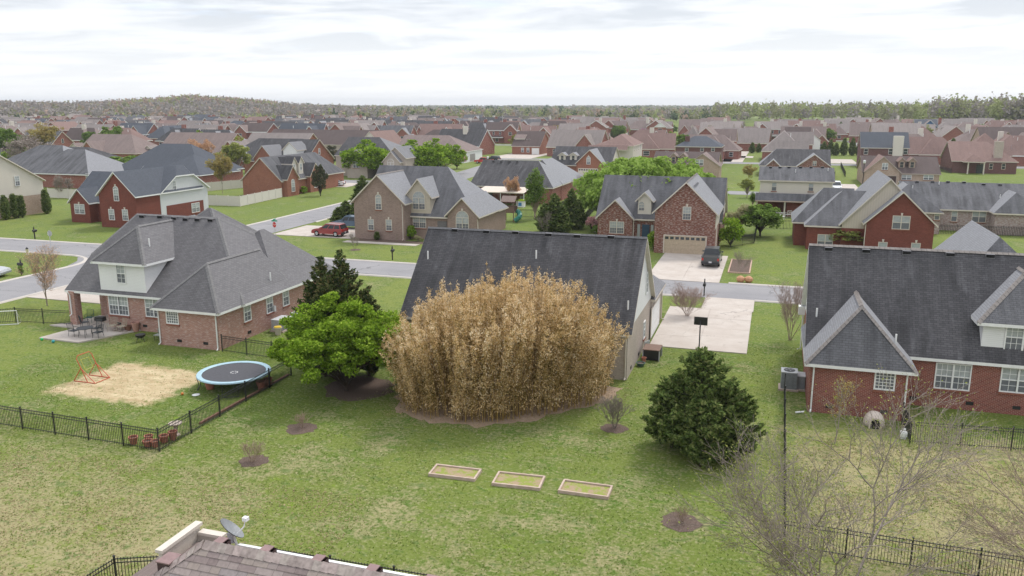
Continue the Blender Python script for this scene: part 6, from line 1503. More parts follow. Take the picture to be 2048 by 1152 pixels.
def ring_keep(P, spread):
    cx_ = sum(p[0] for p in P) / len(P); cy_ = sum(p[1] for p in P) / len(P); Q = [(cx_ + (p[0] - cx_) * spread, cy_ + (p[1] - cy_) * spread) for p in P]
    Q2 = [(cx_ + (p[0] - cx_) * (1 + (spread - 1) * 0.5), cy_ + (p[1] - cy_) * (1 + (spread - 1) * 0.5)) for p in P]
    def f(x, y, g):
        u = g.uniform(0, 1, len(x)); n_ = np.sin(x * 2.3 + 1) * np.cos(y * 2.1); return (poly_in(P, x, y) & (u < 0.62 + 0.38 * np.sin(x * 1.9 + 2) * np.cos(y * 2.7))) | (poly_in(Q2, x, y) & (u < 0.30 + 0.25 * n_)) | (poly_in(Q, x, y) & (u < 0.08 + 0.08 * n_))
    return f
scatter('straw', 'dead straw grass of the bare patch', 9000, (-46, -31, 35, 47), 0.04, [leafmat('pale_straw', [(0.5, 0.4, 0.24), (0.7, 0.6, 0.42)], 0.3)], 6, ring_keep(BP, 1.34), False, 0.03, 2.4)
scatter('fallen_leaves', 'fallen dry bamboo leaves round the clump', 42000, (-25, -5, 37, 50), 0.04, [L_STRAW, ], 7, ring_keep(BF, 1.16), False, 0.03, 2.2)
def yk(x, y, g): n_ = np.sin(x * .8 + 1) * np.cos(y * .9 + x * .3); return g.uniform(0, 1, len(x)) < 0.5 + 0.5 * n_
scatter('straw', 'dry straw grass in the yard of the right brick house', 16000, (2.0, 15, 32, 45), 0.055, [L_STRAW], 8, yk, False, 0.03, 2.0)
scatter('straw', 'dry straw grass on the field at the bottom left', 34000, (-40, -16, 16, 31), 0.05, [L_STRAW], 9, yk, False, 0.03, 2.0)
# ------------------------------------------------------------------ vehicles
CARM = {}
def paint(name, c, rough=0.28):
    if name in CARM: return CARM[name]
    m, t, b = newmat(name, rough, 0.5); b.inputs['Base Color'].default_value = rgba(c); b.inputs['Coat Weight'].default_value = 0.4; CARM[name] = m; return m
TYRE = plain('tyre_rubber', (0.015, 0.015, 0.016), 0.9, 0.1); RIM = plain('alloy_rim', (0.45, 0.45, 0.47), 0.35, 0.5); LAMP_R = plain('red_lamp', (0.45, 0.02, 0.015), 0.3, 0.5); LAMP_W = plain('clear_lamp', (0.7, 0.7, 0.72), 0.2, 0.5); PLATE = plain('number_plate', (0.6, 0.6, 0.62), 0.5)
PROF = {   # lower body outline (x,z) nose at +x, and greenhouse outline
    'sedan': (4.7, 1.82, [(-2.33, .35), (-2.35, .62), (-2.28, .92), (-1.75, .98), (-1.1, .97), (0.75, .95), (1.6, .86), (2.2, .72), (2.35, .5), (2.3, .28), (-2.2, .28)], [(-1.85, .95), (-1.15, 1.40), (0.05, 1.43), (0.95, .94)]),
    'suv': (4.7, 1.88, [(-2.3, .42), (-2.34, .75), (-2.3, 1.02), (-1.1, 1.05), (0.85, 1.04), (1.75, .98), (2.22, .85), (2.34, .6), (2.3, .36), (-2.25, .36)], [(-2.28, 1.02), (-1.98, 1.66), (0.15, 1.72), (1.05, 1.03)]),
    'pickup': (5.7, 1.98, [(-2.85, .5), (-2.87, .8), (-2.85, 1.12), (-0.95, 1.13), (0.4, 1.12), (1.25, 1.12), (2.3, 1.05), (2.8, .92), (2.86, .65), (2.82, .42), (-2.8, .42)], [(-1.0, 1.10), (-0.82, 1.80), (0.75, 1.84), (1.45, 1.11)]),
    'van': (5.0, 1.95, [(-2.45, .4), (-2.48, .8), (-2.45, 1.05), (-1, 1.07), (1.2, 1.02), (2.1, .9), (2.45, .7), (2.48, .5), (2.42, .34), (-2.4, .34)], [(-2.4, 1.03), (-2.1, 1.70), (0.6, 1.74), (1.75, .98)]),
}
def car_meshes(kind, pm):
    k = (kind, pm.name)
    if k in _MC: return _MC[k]
    L, W, low, gh = PROF[kind]; m = MB(); w = W / 2
    def hull(prof, w0, w1, mat, zlim):
        zm = max(z for x, z in prof); zn = min(z for x, z in prof)
        wd = lambda z: w0 + (w1 - w0) * (z - zn) / (zm - zn)
        A = [(x, -wd(z), z) for x, z in prof]; B = [(x, wd(z), z) for x, z in prof]
        m.poly(orient(A, (0, -1, 0)), mat); m.poly(orient(B, (0, 1, 0)), mat)
        cx = sum(p[0] for p in prof) / len(prof); cz = sum(p[1] for p in prof) / len(prof)
        for i in range(len(prof)):
            j = (i + 1) % len(prof); mx, mz = (prof[i][0] + prof[j][0]) / 2 - cx, (prof[i][1] + prof[j][1]) / 2 - cz
            m.poly(orient([A[i], A[j], B[j], B[i]], (mx, 0, mz)), mat)
    hull(low, w, w * 0.93, pm, 0)
    g2 = [(x, z) for x, z in gh]; hull(g2, w * 0.92, w * 0.76, pm, 0)
    if kind == 'pickup':
        m.box(-2.78, -1.02, -w * 0.82, w * 0.82, 0.7, 1.135, plain('bed_liner', (0.03, 0.03, 0.03), 0.8))
        for y in (-1, 1): m.box(-2.84, -1.0, y * w * 0.93 - 0.06, y * w * 0.93 + 0.06, 1.1, 1.19, pm)
        m.box(-2.88, -2.80, -w * 0.9, w * 0.9, 0.75, 1.19, pm)
    body = m.mesh('body')
    gl = MB(); (x0, z0), (x1, z1), (x2, z2), (x3, z3) = gh; zn, zm = z0, max(z1, z2); wd = lambda z: (w * 0.92 + (w * 0.76 - w * 0.92) * (z - min(z0, z3)) / (zm - min(z0, z3)))
    lerp = lambda a, b, t: a + (b - a) * t
    for s in (-1, 1):
        n = 2 if kind != 'pickup' else 2
        if kind in ('suv', 'van'): n = 3
        for i in range(n):
            ta, tb = i / n + 0.02, (i + 1) / n - 0.03
            bz = lerp(z0, z1, 0.12); tz = lerp(z0, z1, 0.86)
            bx0, bx1 = lerp(x0, x3, 0.06), lerp(x0, x3, 0.93); tx0, tx1 = lerp(x0, x1, .86) + 0.08, lerp(x3, x2, .86) - 0.06
            q = [(lerp(bx0, bx1, ta), s * (wd(bz) + 0.012), bz), (lerp(bx0, bx1, tb), s * (wd(bz) + 0.012), bz), (lerp(tx0, tx1, tb), s * (wd(tz) + 0.012), tz), (lerp(tx0, tx1, ta), s * (wd(tz) + 0.012), tz)]
            gl.poly(orient(q, (0, s, 0)), GL_CAR)
    for (xa, za, xb, zb, sg) in ((x3, z3, x2, z2, 1), (x0, z0, x1, z1, -1)):
        p, q = (lerp(xa, xb, .1) + sg * 0.015, lerp(za, zb, .1) + .01), (lerp(xa, xb, .9) + sg * 0.015, lerp(za, zb, .9) + .01)
        gl.poly(orient([(p[0], -wd(p[1]) * .93, p[1]), (p[0], wd(p[1]) * .93, p[1]), (q[0], wd(q[1]) * .93, q[1]), (q[0], -wd(q[1]) * .93, q[1])], (sg, 0, .5)), GL_CAR)
    glass_ = gl.mesh('windows'); r = 0.33 if kind == 'sedan' else 0.38
    wh = MB(); wh.v = []; prof = [(r * 0.55, -0.11), (r, -0.11), (r, 0.11), (r * 0.55, 0.11)]; wh.lathe(prof, TYRE, 16); wh.v = [(x, z, y) for x, y, z in wh.v]; tyre = wh.mesh('tyre')
    rm_ = MB(); rm_.lathe([(0.05, -0.125), (r * 0.6, -0.115), (r * 0.6, 0.115), (0.05, 0.125)], RIM, 12); rm_.v = [(x, z, y) for x, y, z in rm_.v]; rim = rm_.mesh('rim')
    _MC[k] = (body, glass_, tyre, rim, L, W, r); return _MC[k]
def car(name, kind, pm, label, px, py, heading, group=None, loc=None):
    p = atz(px, py) if loc is None else (loc[0], loc[1], 0)
    body, gl, ty, ri, L, W, r = car_meshes(kind, pm)
    t = thing(name, label, {'pickup': 'pickup truck', 'van': 'minivan'}.get(kind, 'car'), (p[0], p[1], 0.06), R(heading), group)
    link('body', body, t); link('windows', gl, t)
    for sx in (-L * 0.3, L * 0.32):
        for sy in (-1, 1):
            w_ = link('wheel', ty, t, (sx, sy * (W / 2 - 0.12), r)); link('rim', ri, w_)
    for sy in (-1, 1):
        zt = 0.85 if kind != 'sedan' else 0.72
        link('tail_light', box_mesh('tail_light', -0.04, 0.04, -0.1, 0.1, -0.13, 0.13, LAMP_R), t, (-L / 2 + 0.0, sy * (W / 2 - 0.16), zt + 0.07)); link('headlight', box_mesh('headlight', -0.1, 0.04, -0.16, 0.16, -0.07, 0.07, LAMP_W), t, (L / 2 - 0.1, sy * (W / 2 - 0.26), zt - 0.06))
        link('mirror', box_mesh('mirror', -0.07, 0.07, -0.1, 0.1, -0.07, 0.07, pm), t, (L * 0.17, sy * (W / 2 + 0.07), zt + 0.33))
    link('bumper', box_mesh('bumper', -0.08, 0.08, -W * .45, W * .45, -0.12, 0.12, plain('dark_bumper', (0.05, 0.05, 0.055), 0.6)), t, (-L / 2, 0, 0.5)); link('number_plate', box_mesh('number_plate', -0.02, 0.02, -0.16, 0.16, -0.08, 0.08, PLATE), t, (-L / 2 - 0.08, 0, 0.62))
    if kind == 'suv':
        for sy in (-1, 1): link('roof_rail', box_mesh('roof_rail', -1.0, 1.0, -0.025, 0.025, 0, 0.05, RIM), t, (-0.9, sy * W * 0.34, 1.72))
    return t
RED = paint('dark_red_paint', (0.28, 0.02, 0.02)); REDP = paint('bright_red_paint', (0.45, 0.03, 0.025)); BLUEP = paint('steel_blue_paint', (0.05, 0.09, 0.14)); GREYP = paint('graphite_paint', (0.06, 0.07, 0.075)); WHP = paint('white_paint', (0.75, 0.76, 0.78)); BLKP = paint('black_paint', (0.015, 0.016, 0.02)); SILP = paint('silver_paint', (0.38, 0.4, 0.42)); NAVY = paint('navy_paint', (0.03, 0.045, 0.09)); MARP = paint('maroon_paint', (0.16, 0.05, 0.04))
car('parked_suv', 'suv', RED, 'dark red SUV on the driveway left of the taupe brick house', 660, 472, 178)
car('pickup_truck', 'pickup', BLUEP, 'steel blue pickup half hidden behind the taupe brick house corner', 705, 457, 180)
car('pickup_truck', 'pickup', GREYP, 'dark grey pickup on the driveway before the tan garage door', 0, 0, 90, loc=(-6.0, 93.9))
car('parked_car', 'sedan', WHP, 'white sedan in front of the orange-red brick house', 668, 372, 192)
car('pickup_truck', 'pickup', REDP, 'bright red pickup on the drive by the white garage', 968, 327, 180); car('parked_suv', 'suv', BLKP, 'black car right behind the bright red pickup', 986, 323, 170)
car('parked_suv', 'suv', WHP, 'white SUV parked before the row of brick houses', 948, 271, 185); car('parked_car', 'sedan', NAVY, 'dark blue sedan on the far street below the white SUV', 953, 283, 180); car('parked_car', 'sedan', REDP, 'small red car behind the white SUV', 962, 267, 180)
car('parked_suv', 'suv', MARP, 'maroon SUV on the cottage driveway, rear towards the camera', 1169, 368, 80); car('parked_suv', 'suv', SILP, 'silver SUV in front of the cottage garage door', 1184, 361, 80)
car('parked_car', 'sedan', WHP, 'white sedan beside the shed dormer house', 1089, 306, 178); car('parked_car', 'sedan', SILP, 'pale car right of the white sedan by the shed dormer house', 1100, 304, 178)
car('parked_suv', 'suv', SILP, 'silver SUV facing the camera beside the dark arborvitae', 1288, 310, -80); car('parked_suv', 'suv', WHP, 'white SUV right of the pedimented brick house', 1345, 282, -80); car('parked_car', 'sedan', SILP, 'silver sedan before the pedimented brick house', 1323, 283, 180)
car('parked_suv', 'suv', SILP, 'silver SUV with its rear to the camera right of the slate hip roof', 1450, 312, 88); car('parked_suv', 'suv', MARP, 'maroon SUV beside the silver one right of the slate hip roof', 1474, 312, 88)
car('parked_suv', 'suv', NAVY, 'dark SUV in front of the far white fence', 1497, 281, -90); car('parked_suv', 'suv', BLKP, 'black SUV on the driveway left of the arborvitae row', 1651, 315, -88); car('parked_van', 'van', WHP, 'white minivan beside the two-storey cream house', 1672, 380, -90); car('parked_suv', 'suv', SILP, 'pale SUV between brown roof and arborvitae at the right', 1862, 317, -90)
car('pickup_truck', 'pickup', BLKP, 'black pickup on the far green lot', 1546, 254, 178); car('parked_car', 'sedan', SILP, 'silver car cut by the left edge at the corner lot', -30, 553, 15)

# ------------------------------------------------------------------ fences
def picket_mesh(h, r=0.009, kind='picket'):
    return box_mesh(kind, -r, r, -r, r, 0, h, BLACK)
def fence(label, pts, h=1.22, sp=0.115, step=2.35, singly=True, pr_=0.010, group=None, solid=False, gate=None):
    o0 = pts[0]; t = thing('metal_fence', label, 'fence', (o0[0], o0[1], 0), group=group); rest = MB(); nsing = 0
    for (a, b) in zip(pts, pts[1:]):
        A, B = Vector((a[0] - o0[0], a[1] - o0[1], 0)), Vector((b[0] - o0[0], b[1] - o0[1], 0)); L = (B - A).length; d = (B - A) / L; rz = math.atan2(d.y, d.x); n = max(1, round(L / step))
        for i in range(n + 1):
            if i == n and b != pts[-1]: continue
            p = A + d * (L * i / n); o = link('post', box_mesh('post', -0.03, 0.03, -0.03, 0.03, 0, h + 0.07, BLACK), t, tuple(p)); link('cap', box_mesh('cap', -0.038, 0.038, -0.038, 0.038, h + 0.07, h + 0.1, BLACK), o)
        for i in range(n):
            p = A + d * (L * i / n); l = L / n
            for z in (0.13, h - 0.19, h - 0.04):
                link('rail', box_mesh('rail', 0.03, l - 0.03, -0.013, 0.013, -0.016, 0.016, BLACK), t, (p.x, p.y, z), rz)
            k = int(l / sp)
            for j in range(1, k):
                q = p + d * (l * j / k)
                if singly and nsing < 290: link('picket', picket_mesh(h), t, (q.x, q.y, 0.02)); nsing += 1
                else: rest.box(q.x - pr_, q.x + pr_, q.y - pr_, q.y + pr_, 0.03, h, BLACK)
    if rest.f: rest.build('pickets', t, kind='stuff')
    return t
fence('black picket fence with a corner by the clay pots, running back past the trampoline', [(-45.6, 32.85), (-29.3, 32.42), (-29.55, 45.2)])
fence('black picket fence behind the patio along the street corner lawn', [(-63.5, 46.9), (-58.6, 50.3), (-53.6, 51.0)], sp=0.12, singly=True)
fence('short black picket fence with a gate beside the pink house corner', [(-37.3, 48.45), (-30.6, 47.75)], sp=0.12)
fence('black picket fence along the bottom of the right brick house yard', [(1.35, 32.2), (20.0, 31.7)])
fence('long black picket fence between the cedar lawn and the right yard', [(1.38, 32.4), (1.5, 51.3)], singly=True)
fence('black picket fence closing the grassy corner below the right house windows', [(7.75, 48.0), (7.8, 45.3), (17.5, 46.4)])
fence('black picket fence in the bottom left corner beside the brown roof', [(-22.4, 19.2), (-22.22, 21.79), (-17.3, 23.9)])
fence('black picket fence whose tips show behind the brown ridge', [(-17.2, 24.15), (-7.0, 24.35)])
farf = [('black fence beside the green tree right of the garage house', [(-4.6, 105.6), (-1.84, 109.6), (-1.78, 126.0)]), ('low black fence across the lawn behind the spreading green tree', [(-0.7, 123.3), (4.4, 124.9)]), ('low black fence on the grass before the long-roofed ranch house', [(16.0, 125.0), (36.0, 127.0)]),
        ('black fence left of the garage house, under the lime willow', [(-27.2, 124.0), (-29.0, 140.5)]), ('black fence behind the columnar tree', [(-38.8, 125.0), (-34.4, 125.2), (-34.2, 139)]), ('black fence panels in the striped lawn left of the brown dormer house', [(14.6, 222), (13.2, 205)]), ('black fence right of the two-storey house running back', [(16.9, 220.0), (18.3, 258.0)]), ('black fence behind the arborvitae at the right', [(38, 262), (44, 240)])]
for lb, p in farf: fence(lb, p, 1.3, 0.2, 3.0, singly=False, pr_=0.02, group='black fences between the back yards')
def vinyl(label, pts, h=1.8):
    o0 = pts[0]; t = thing('vinyl_fence', label, 'fence', (o0[0], o0[1], 0)); VIN = plain('vinyl_cream', (0.66, 0.62, 0.57), 0.5, 0.3, 0.04)
    for a, b in zip(pts, pts[1:]):
        A, B = Vector((a[0] - o0[0], a[1] - o0[1], 0)), Vector((b[0] - o0[0], b[1] - o0[1], 0)); L = (B - A).length; d = (B - A) / L; n = max(1, round(L / 2.4)); rz = math.atan2(d.y, d.x)
        for i in range(n):
            p = A + d * (L * i / n); link('panel', box_mesh('panel', 0.06, round(L / n, 2) - 0.06, -0.02, 0.02, 0.05, h - 0.08, VIN), t, tuple(p), rz); link('rail', box_mesh('rail', 0.05, round(L / n, 2) - 0.05, -0.035, 0.035, h - 0.1, h, VIN), t, tuple(p), rz); link('post', box_mesh('post', -0.06, 0.06, -0.06, 0.06, 0, h + 0.1, VIN), t, tuple(p), rz)
    return t
vinyl('white vinyl fence left of the deep red brick house', [(-132.7, 124.5), (-104.0, 124.6)]); vinyl('cream vinyl fence wrapping the yard of the orange-red brick house', [(-103.0, 122.9), (-89.0, 123.6), (-90.2, 138.6)]); vinyl('cream vinyl fence behind the golden budding tree', [(-112.5, 140.5), (-105.4, 160.0)])
vinyl('long cream vinyl fence across the lots behind the slate hip roof', [(-53.5, 352), (-38, 366), (-6, 366)]); vinyl('white fence on the green right of the white garage house', [(-77.5, 232), (-66, 236)])

# ------------------------------------------------------------------ yard of the pink brick house
cx, cy, cr_ = -31.85, 42.35, 2.25
t = thing('trampoline', 'round trampoline with black mat and light blue rim pad', 'trampoline', (cx, cy, 0))
m = MB(); m.lathe([(0.001, 0.0), (cr_ - 0.28, 0.0), (cr_ - 0.28, 0.012), (0.001, 0.012)], plain('black_mat', (0.075, 0.075, 0.085), 0.7), 48); m.build('mat', t, (0, 0, 0.89))
m = MB(); P_ = [(cr_ - 0.3, 0.02), (cr_ - 0.26, 0.05), (cr_, 0.05), (cr_ + 0.03, -0.02)]; bl = plain('light_blue_pad', (0.36, 0.52, 0.60), 0.5, 0.4)
rings = [[(r_ * math.cos(2 * PI * k / 48), r_ * math.sin(2 * PI * k / 48), z) for k in range(48)] for r_, z in P_]
for A_, B_ in zip(rings, rings[1:]):
    for k in range(48): m.poly([A_[k], B_[k], B_[(k + 1) % 48], A_[(k + 1) % 48]][::-1] if False else [A_[(k + 1) % 48], A_[k], B_[k], B_[(k + 1) % 48]], bl)
m.build('rim_pad', t, (0, 0, 0.9))
m = MB(); ring = [(cr_ * 0.985 * math.cos(2 * PI * k / 32), cr_ * 0.985 * math.sin(2 * PI * k / 32), 0.86) for k in range(33)]; m.tube(ring, 0.03, plain('grey_tube', (0.3, 0.3, 0.32), 0.4), 6); m.build('frame', t)
for k in range(4):
    an = k * PI / 2 + 0.5; m = MB(); pa, pb = [(cr_ * math.cos(an + s), cr_ * math.sin(an + s)) for s in (-0.22, 0.22)]
    m.tube([(pa[0], pa[1], 0.86), (pa[0] * .96, pa[1] * .96, 0.45), (pa[0], pa[1], 0.03), (pb[0], pb[1], 0.03), (pb[0] * .96, pb[1] * .96, 0.45), (pb[0], pb[1], 0.86)], 0.025, BLACK, 6); m.build('leg', t)
m = MB(); wl = plain('white_print', (0.6, 0.6, 0.6), 0.6)
for k in range(8):
    a0 = 2 * PI * k / 8; m.poly([(0.17 * math.cos(a0), 0.17 * math.sin(a0), 0), (0.25 * math.cos(a0), 0.25 * math.sin(a0), 0), (0.25 * math.cos(a0 + .5), 0.25 * math.sin(a0 + .5), 0), (0.17 * math.cos(a0 + .5), 0.17 * math.sin(a0 + .5), 0)], wl)
m.build('emblem', t, (0, 0, 0.907))
# rebounder goal: tilted orange tube frame with a yellow target square
ORT = plain('orange_tube', (0.50, 0.09, 0.04), 0.5, 0.4); YET = plain('yellow_tube', (0.50, 0.50, 0.08), 0.5, 0.4)
t = thing('rebounder', 'orange tubular ball rebounder with a yellow target square on the dead grass', 'rebounder', (-41.6, 40.6, 0))
m = MB(); y0, y1 = -0.62, 0.62
m.tube([(0.35, y0, 0.03), (-0.35, y0, 1.55), (-0.38, y0 + 0.15, 1.72), (-0.38, y1 - 0.15, 1.72), (-0.35, y1, 1.55), (0.35, y1, 0.03)], 0.028, ORT, 6); m.build('frame', t)
m = MB(); m.tube([(-0.75, y0, 0.03), (0.95, y0, 0.03)], 0.028, ORT, 6); m.tube([(-0.75, y1, 0.03), (0.95, y1, 0.03)], 0.028, ORT, 6); m.tube([(0.95, y0, 0.03), (0.95, y1, 0.03)], 0.028, ORT, 6); m.build('base', t)
for y in (y0, y1): m = MB(); m.tube([(-0.75, y, 0.03), (-0.08, y, 0.95)], 0.026, ORT, 6); m.tube([(0.95, y, 0.03), (0.02, y, 0.85)], 0.026, ORT, 6); m.build('brace', t)
m = MB(); Q = [(-0.02, -0.32, 0.75), (-0.32, -0.32, 1.4), (-0.32, 0.32, 1.4), (-0.02, 0.32, 0.75), (-0.02, -0.32, 0.75)]; m.tube(Q, 0.02, YET, 6); m.build('target', t)
m = MB(); NETM = plain('net_cord', (0.25, 0.25, 0.2), 0.8)
for k in range(1, 8):
    y = y0 + (y1 - y0) * k / 8; m.tube([(0.25, y, 0.25), (-0.37, y, 1.68)], 0.004, NETM, 3, False); z = k / 8; m.tube([(0.25 - 0.62 * z, y0, 0.25 + 1.43 * z), (0.25 - 0.62 * z, y1, 0.25 + 1.43 * z)], 0.004, NETM, 3, False)
m.build('net', t, kind='stuff')
def pot(x, y, r, h, label, mat=None, cat='flower pot', name='flower_pot', group=None):
    mat = mat or plain('terracotta', (0.40, 0.16, 0.11), 0.8); t = thing(name, label, cat, (x, y, 0), group=group)
    m = MB(); m.lathe([(r * 0.66, 0.0), (r * 0.98, h * 0.86), (r * 1.08, h * 0.86), (r * 1.08, h), (r * 0.88, h), (r * 0.86, h * 0.75), (0.01, h * 0.74)], mat, 16); o = m.build('body', t, smooth=False)
    m = MB(); m.lathe([(0.01, h * 0.75), (r * 0.85, h * 0.76)], MULCH, 12); m.build('soil', t); return t
gp = 'clay pots in the fence corner'
for (x, y, r, h, lb) in [(-31.3, 32.85, .24, .42, 'orange clay pot, leftmost in the fence corner'), (-30.75, 33.35, .22, .36, 'clay pot behind the leftmost pair in the fence corner'), (-30.35, 32.8, .25, .36, 'clay pot before the corner post, left of centre'), (-29.95, 32.9, .22, .36, 'clay pot tucked at the fence corner post'), (-29.9, 33.5, .24, .42, 'clay pot right of the corner post'), (-29.7, 33.95, .22, .5, 'clay pot beside the pale pedestal')]: pot(x, y, r, h, lb, group=gp)
pot(-33.0, 41.4, .34, .55, 'clay pot under the left rim of the trampoline'); pot(-29.95, 42.4, .3, .5, 'clay pot by the fence, right of the trampoline'); pot(-29.85, 43.0, .28, .5, 'second clay pot by the fence right of the trampoline')
t = thing('bird_bath', 'pale stone bird bath pedestal among the clay pots', 'bird bath', (-29.95, 34.5, 0)); STN = plain('pale_stone', (0.5, 0.42, 0.36), 0.9)
m = MB(); m.lathe([(0.22, 0), (0.2, 0.06), (0.1, 0.12), (0.1, 0.5), (0.18, 0.58)], STN, 14); m.build('pedestal', t); m = MB(); m.lathe([(0.1, 0.56), (0.34, 0.66), (0.36, 0.72), (0.3, 0.7), (0.01, 0.64)], STN, 18); m.build('basin', t)
for i in range(5):
    o = link('edging_timber', box_mesh('edging_timber', 0.02, 1.75, -0.07, 0.07, 0, 0.12, plain('edging_wood', (0.26, 0.14, 0.1), 0.9)), None, (-29.75, 36.2 + i * 1.8, 0), PI / 2); tag(o, f'reddish edging timber along the fence, {ordn(i + 1)} from the clay pots', 'edging', 'edging timbers along the fence')
for i, (x, y, r, c, lb) in enumerate([(-52.15, 46.75, .11, (0.03, .5, .12), 'green ball beside the patio edge'), (-50.85, 46.55, .12, (0.05, .35, .38), 'turquoise ball beside the patio edge'), (-33.9, 39.9, .09, (.6, .2, .05), 'small orange ball left of the trampoline legs')]):
    m = MB(); m.lathe([(0.001, 0)] + [(r * math.sin(PI * k / 8), r - r * math.cos(PI * k / 8)) for k in range(1, 8)] + [(0.001, 2 * r)], plain(f'ball_{i}', c, 0.4), 12); tag(m.build('ball', None, (x, y, 0), smooth=True), lb, 'ball')
m = MB(); m.lathe([(0.2, 0), (0.24, 0.03), (0.01, 0.06)], WHITE, 12); tag(m.build('frisbee', None, (-33.1, 40.15, 0)), 'white disc lying on the grass by the trampoline', 'disc')
DKM = plain('dark_wrought_metal', (0.05, 0.055, 0.06), 0.5)
def mesh_chair(x, y, rz, label, mat=DKM, name='patio_chair', z=0.1, group='dark patio chairs round the table'):
    t = thing(name, label, 'chair', (x, y, z), rz, group)
    m = MB(); m.box(-0.26, 0.26, -0.26, 0.26, 0.40, 0.44, mat); m.build('seat', t)
    m = MB()
    for k in range(7): xx = -0.24 + 0.08 * k; m.tube([(xx, 0.26, 0.44), (xx, 0.36, 0.95)], 0.012, mat, 4)
    m.tube([(-0.27, 0.26, 0.42), (-0.27, 0.37, 0.98), (0.27, 0.37, 0.98), (0.27, 0.26, 0.42)], 0.02, mat, 5); m.build('backrest', t)
    for sx in (-1, 1):
        m = MB(); m.tube([(sx * .28, .28, .66), (sx * .28, -.26, .64), (sx * .26, -.26, .42)], 0.018, mat, 5); m.build('armrest', t)
        for sy in (-1, 1): m = MB(); m.tube([(sx * .24, sy * .24, .41), (sx * .27, sy * .29, 0)], 0.016, mat, 5); m.build('leg', t)
    return t
t = thing('patio_table', 'dark metal patio table on the concrete patio', 'table', (-49.55, 48.35, 0.1)); m = MB(); m.lathe([(0.001, .68), (.58, .68), (.6, .72), (.001, .72)], DKM, 20); m.build('table_top', t)
for k in range(4): m = MB(); an = k * PI / 2 + .7; m.tube([(.4 * math.cos(an), .4 * math.sin(an), .68), (.5 * math.cos(an), .5 * math.sin(an), 0)], 0.02, DKM, 5); m.build('leg', t)
mesh_chair(-50.6, 48.3, PI / 2, 'dark metal patio chair left of the table'); mesh_chair(-48.5, 48.5, -PI / 2, 'dark metal patio chair right of the table'); mesh_chair(-49.5, 49.4, 0, 'dark metal patio chair behind the table')
ADM = plain('weathered_adirondack', (0.40, 0.35, 0.27), 0.9); mesh_chair(-48.9, 50.4, 0.3, 'weathered wooden garden chair against the pink brick wall, left of two', ADM, 'garden_chair', .1, 'weathered chairs by the wall'); mesh_chair(-48.0, 50.4, -0.2, 'weathered wooden garden chair against the pink brick wall, right of two', ADM, 'garden_chair', .1, 'weathered chairs by the wall')
t = thing('charcoal_grill', 'black charcoal grill by the patio wall', 'grill', (-50.0, 50.4, 0.1)); m = MB(); m.box(-.4, .4, -.22, .22, .72, .9, BLACK); m.box(-.38, .38, -.2, .2, .9, 1.05, BLACK); m.build('firebox', t)
for sx in (-.3, .3): m = MB(); m.tube([(sx, -.2, 0), (sx, 0, .75), (sx, .2, 0)], 0.02, plain('steel_leg', (.3, .3, .3), .4), 5); m.build('leg', t)
t = thing('fire_pit', 'small round black fire pit on the lawn by the pink house', 'fire pit', (-44.8, 48.8, 0)); m = MB(); m.lathe([(.12, .28), (.34, .42), (.38, .56), (.3, .54), (.01, .46)], BLACK, 16); m.build('bowl', t)
for k in range(3): m = MB(); an = k * 2.09; m.tube([(.2 * math.cos(an), .2 * math.sin(an), .34), (.34 * math.cos(an), .34 * math.sin(an), 0)], 0.02, BLACK, 5); m.build('leg', t)
t = thing('garden_bench', 'small grey bench seat on the grass near the downspout', 'bench', (-43.6, 49.6, 0)); m = MB(); m.box(-.5, .5, -.25, .25, .38, .43, plain('grey_slat', (.3, .32, .3), .8)); m.build('seat', t); m = MB(); m.box(-.5, .5, .26, .3, .5, .8, plain('grey_slat', (.3, .32, .3), .8)); m.build('backrest', t)
for sx in (-.45, .45): m = MB(); m.tube([(sx, -.22, 0), (sx, -.22, .4)], .025, BLACK, 4); m.tube([(sx, .26, 0), (sx, .28, .8)], .025, BLACK, 4); m.build('leg', t)
pot(-47.2, 51.0, .3, .75, 'tall pinkish urn against the brick wall', plain('pink_urn', (.42, .24, .19), .8), 'urn', 'urn'); pot(-47.75, 50.8, .28, .5, 'brown clay chimney pot beside the rock pile', plain('brown_clay', (.2, .1, .07), .8), 'pot', 'clay_pot')
g_ = random.Random(3)
for i in range(9):
    r_ = g_.uniform(.14, .26); m = MB(); m.lathe([(0.01, 0)] + [(r_ * math.sin(PI * k / 5) * g_.uniform(.8, 1.2), r_ * .5 * (1 - math.cos(PI * k / 5))) for k in range(1, 5)] + [(0.01, r_)], plain('field_stone', (.3, .25, .22), .95), 7)
    tag(m.build('rock', None, (-49.0 + i * 0.14 + g_.uniform(-.1, .1), 50.9 - (i % 3) * .22, 0.08 if i < 5 else 0.0)), 'rough brown stone of the small pile at the patio end', 'rock', 'stones piled at the patio end')
t = thing('soccer_goal', 'small white tube goal in front of the left fence', 'goal', (-59.0, 49.3, 0), 0.55); m = MB(); m.tube([(-1.2, 0, 0), (-1.2, 0, 1.15), (1.2, 0, 1.15), (1.2, 0, 0)], 0.035, WHITE, 6); m.tube([(-1.2, 0, .03), (1.2, 0, .03)], 0.03, WHITE, 6); m.build('frame', t); m = MB()
for sx in (-1.2, 1.2): m.tube([(sx, 0, 1.1), (sx, .8, .03), (sx, 0, .03)], 0.02, WHITE, 5)
m.build('stay', t)
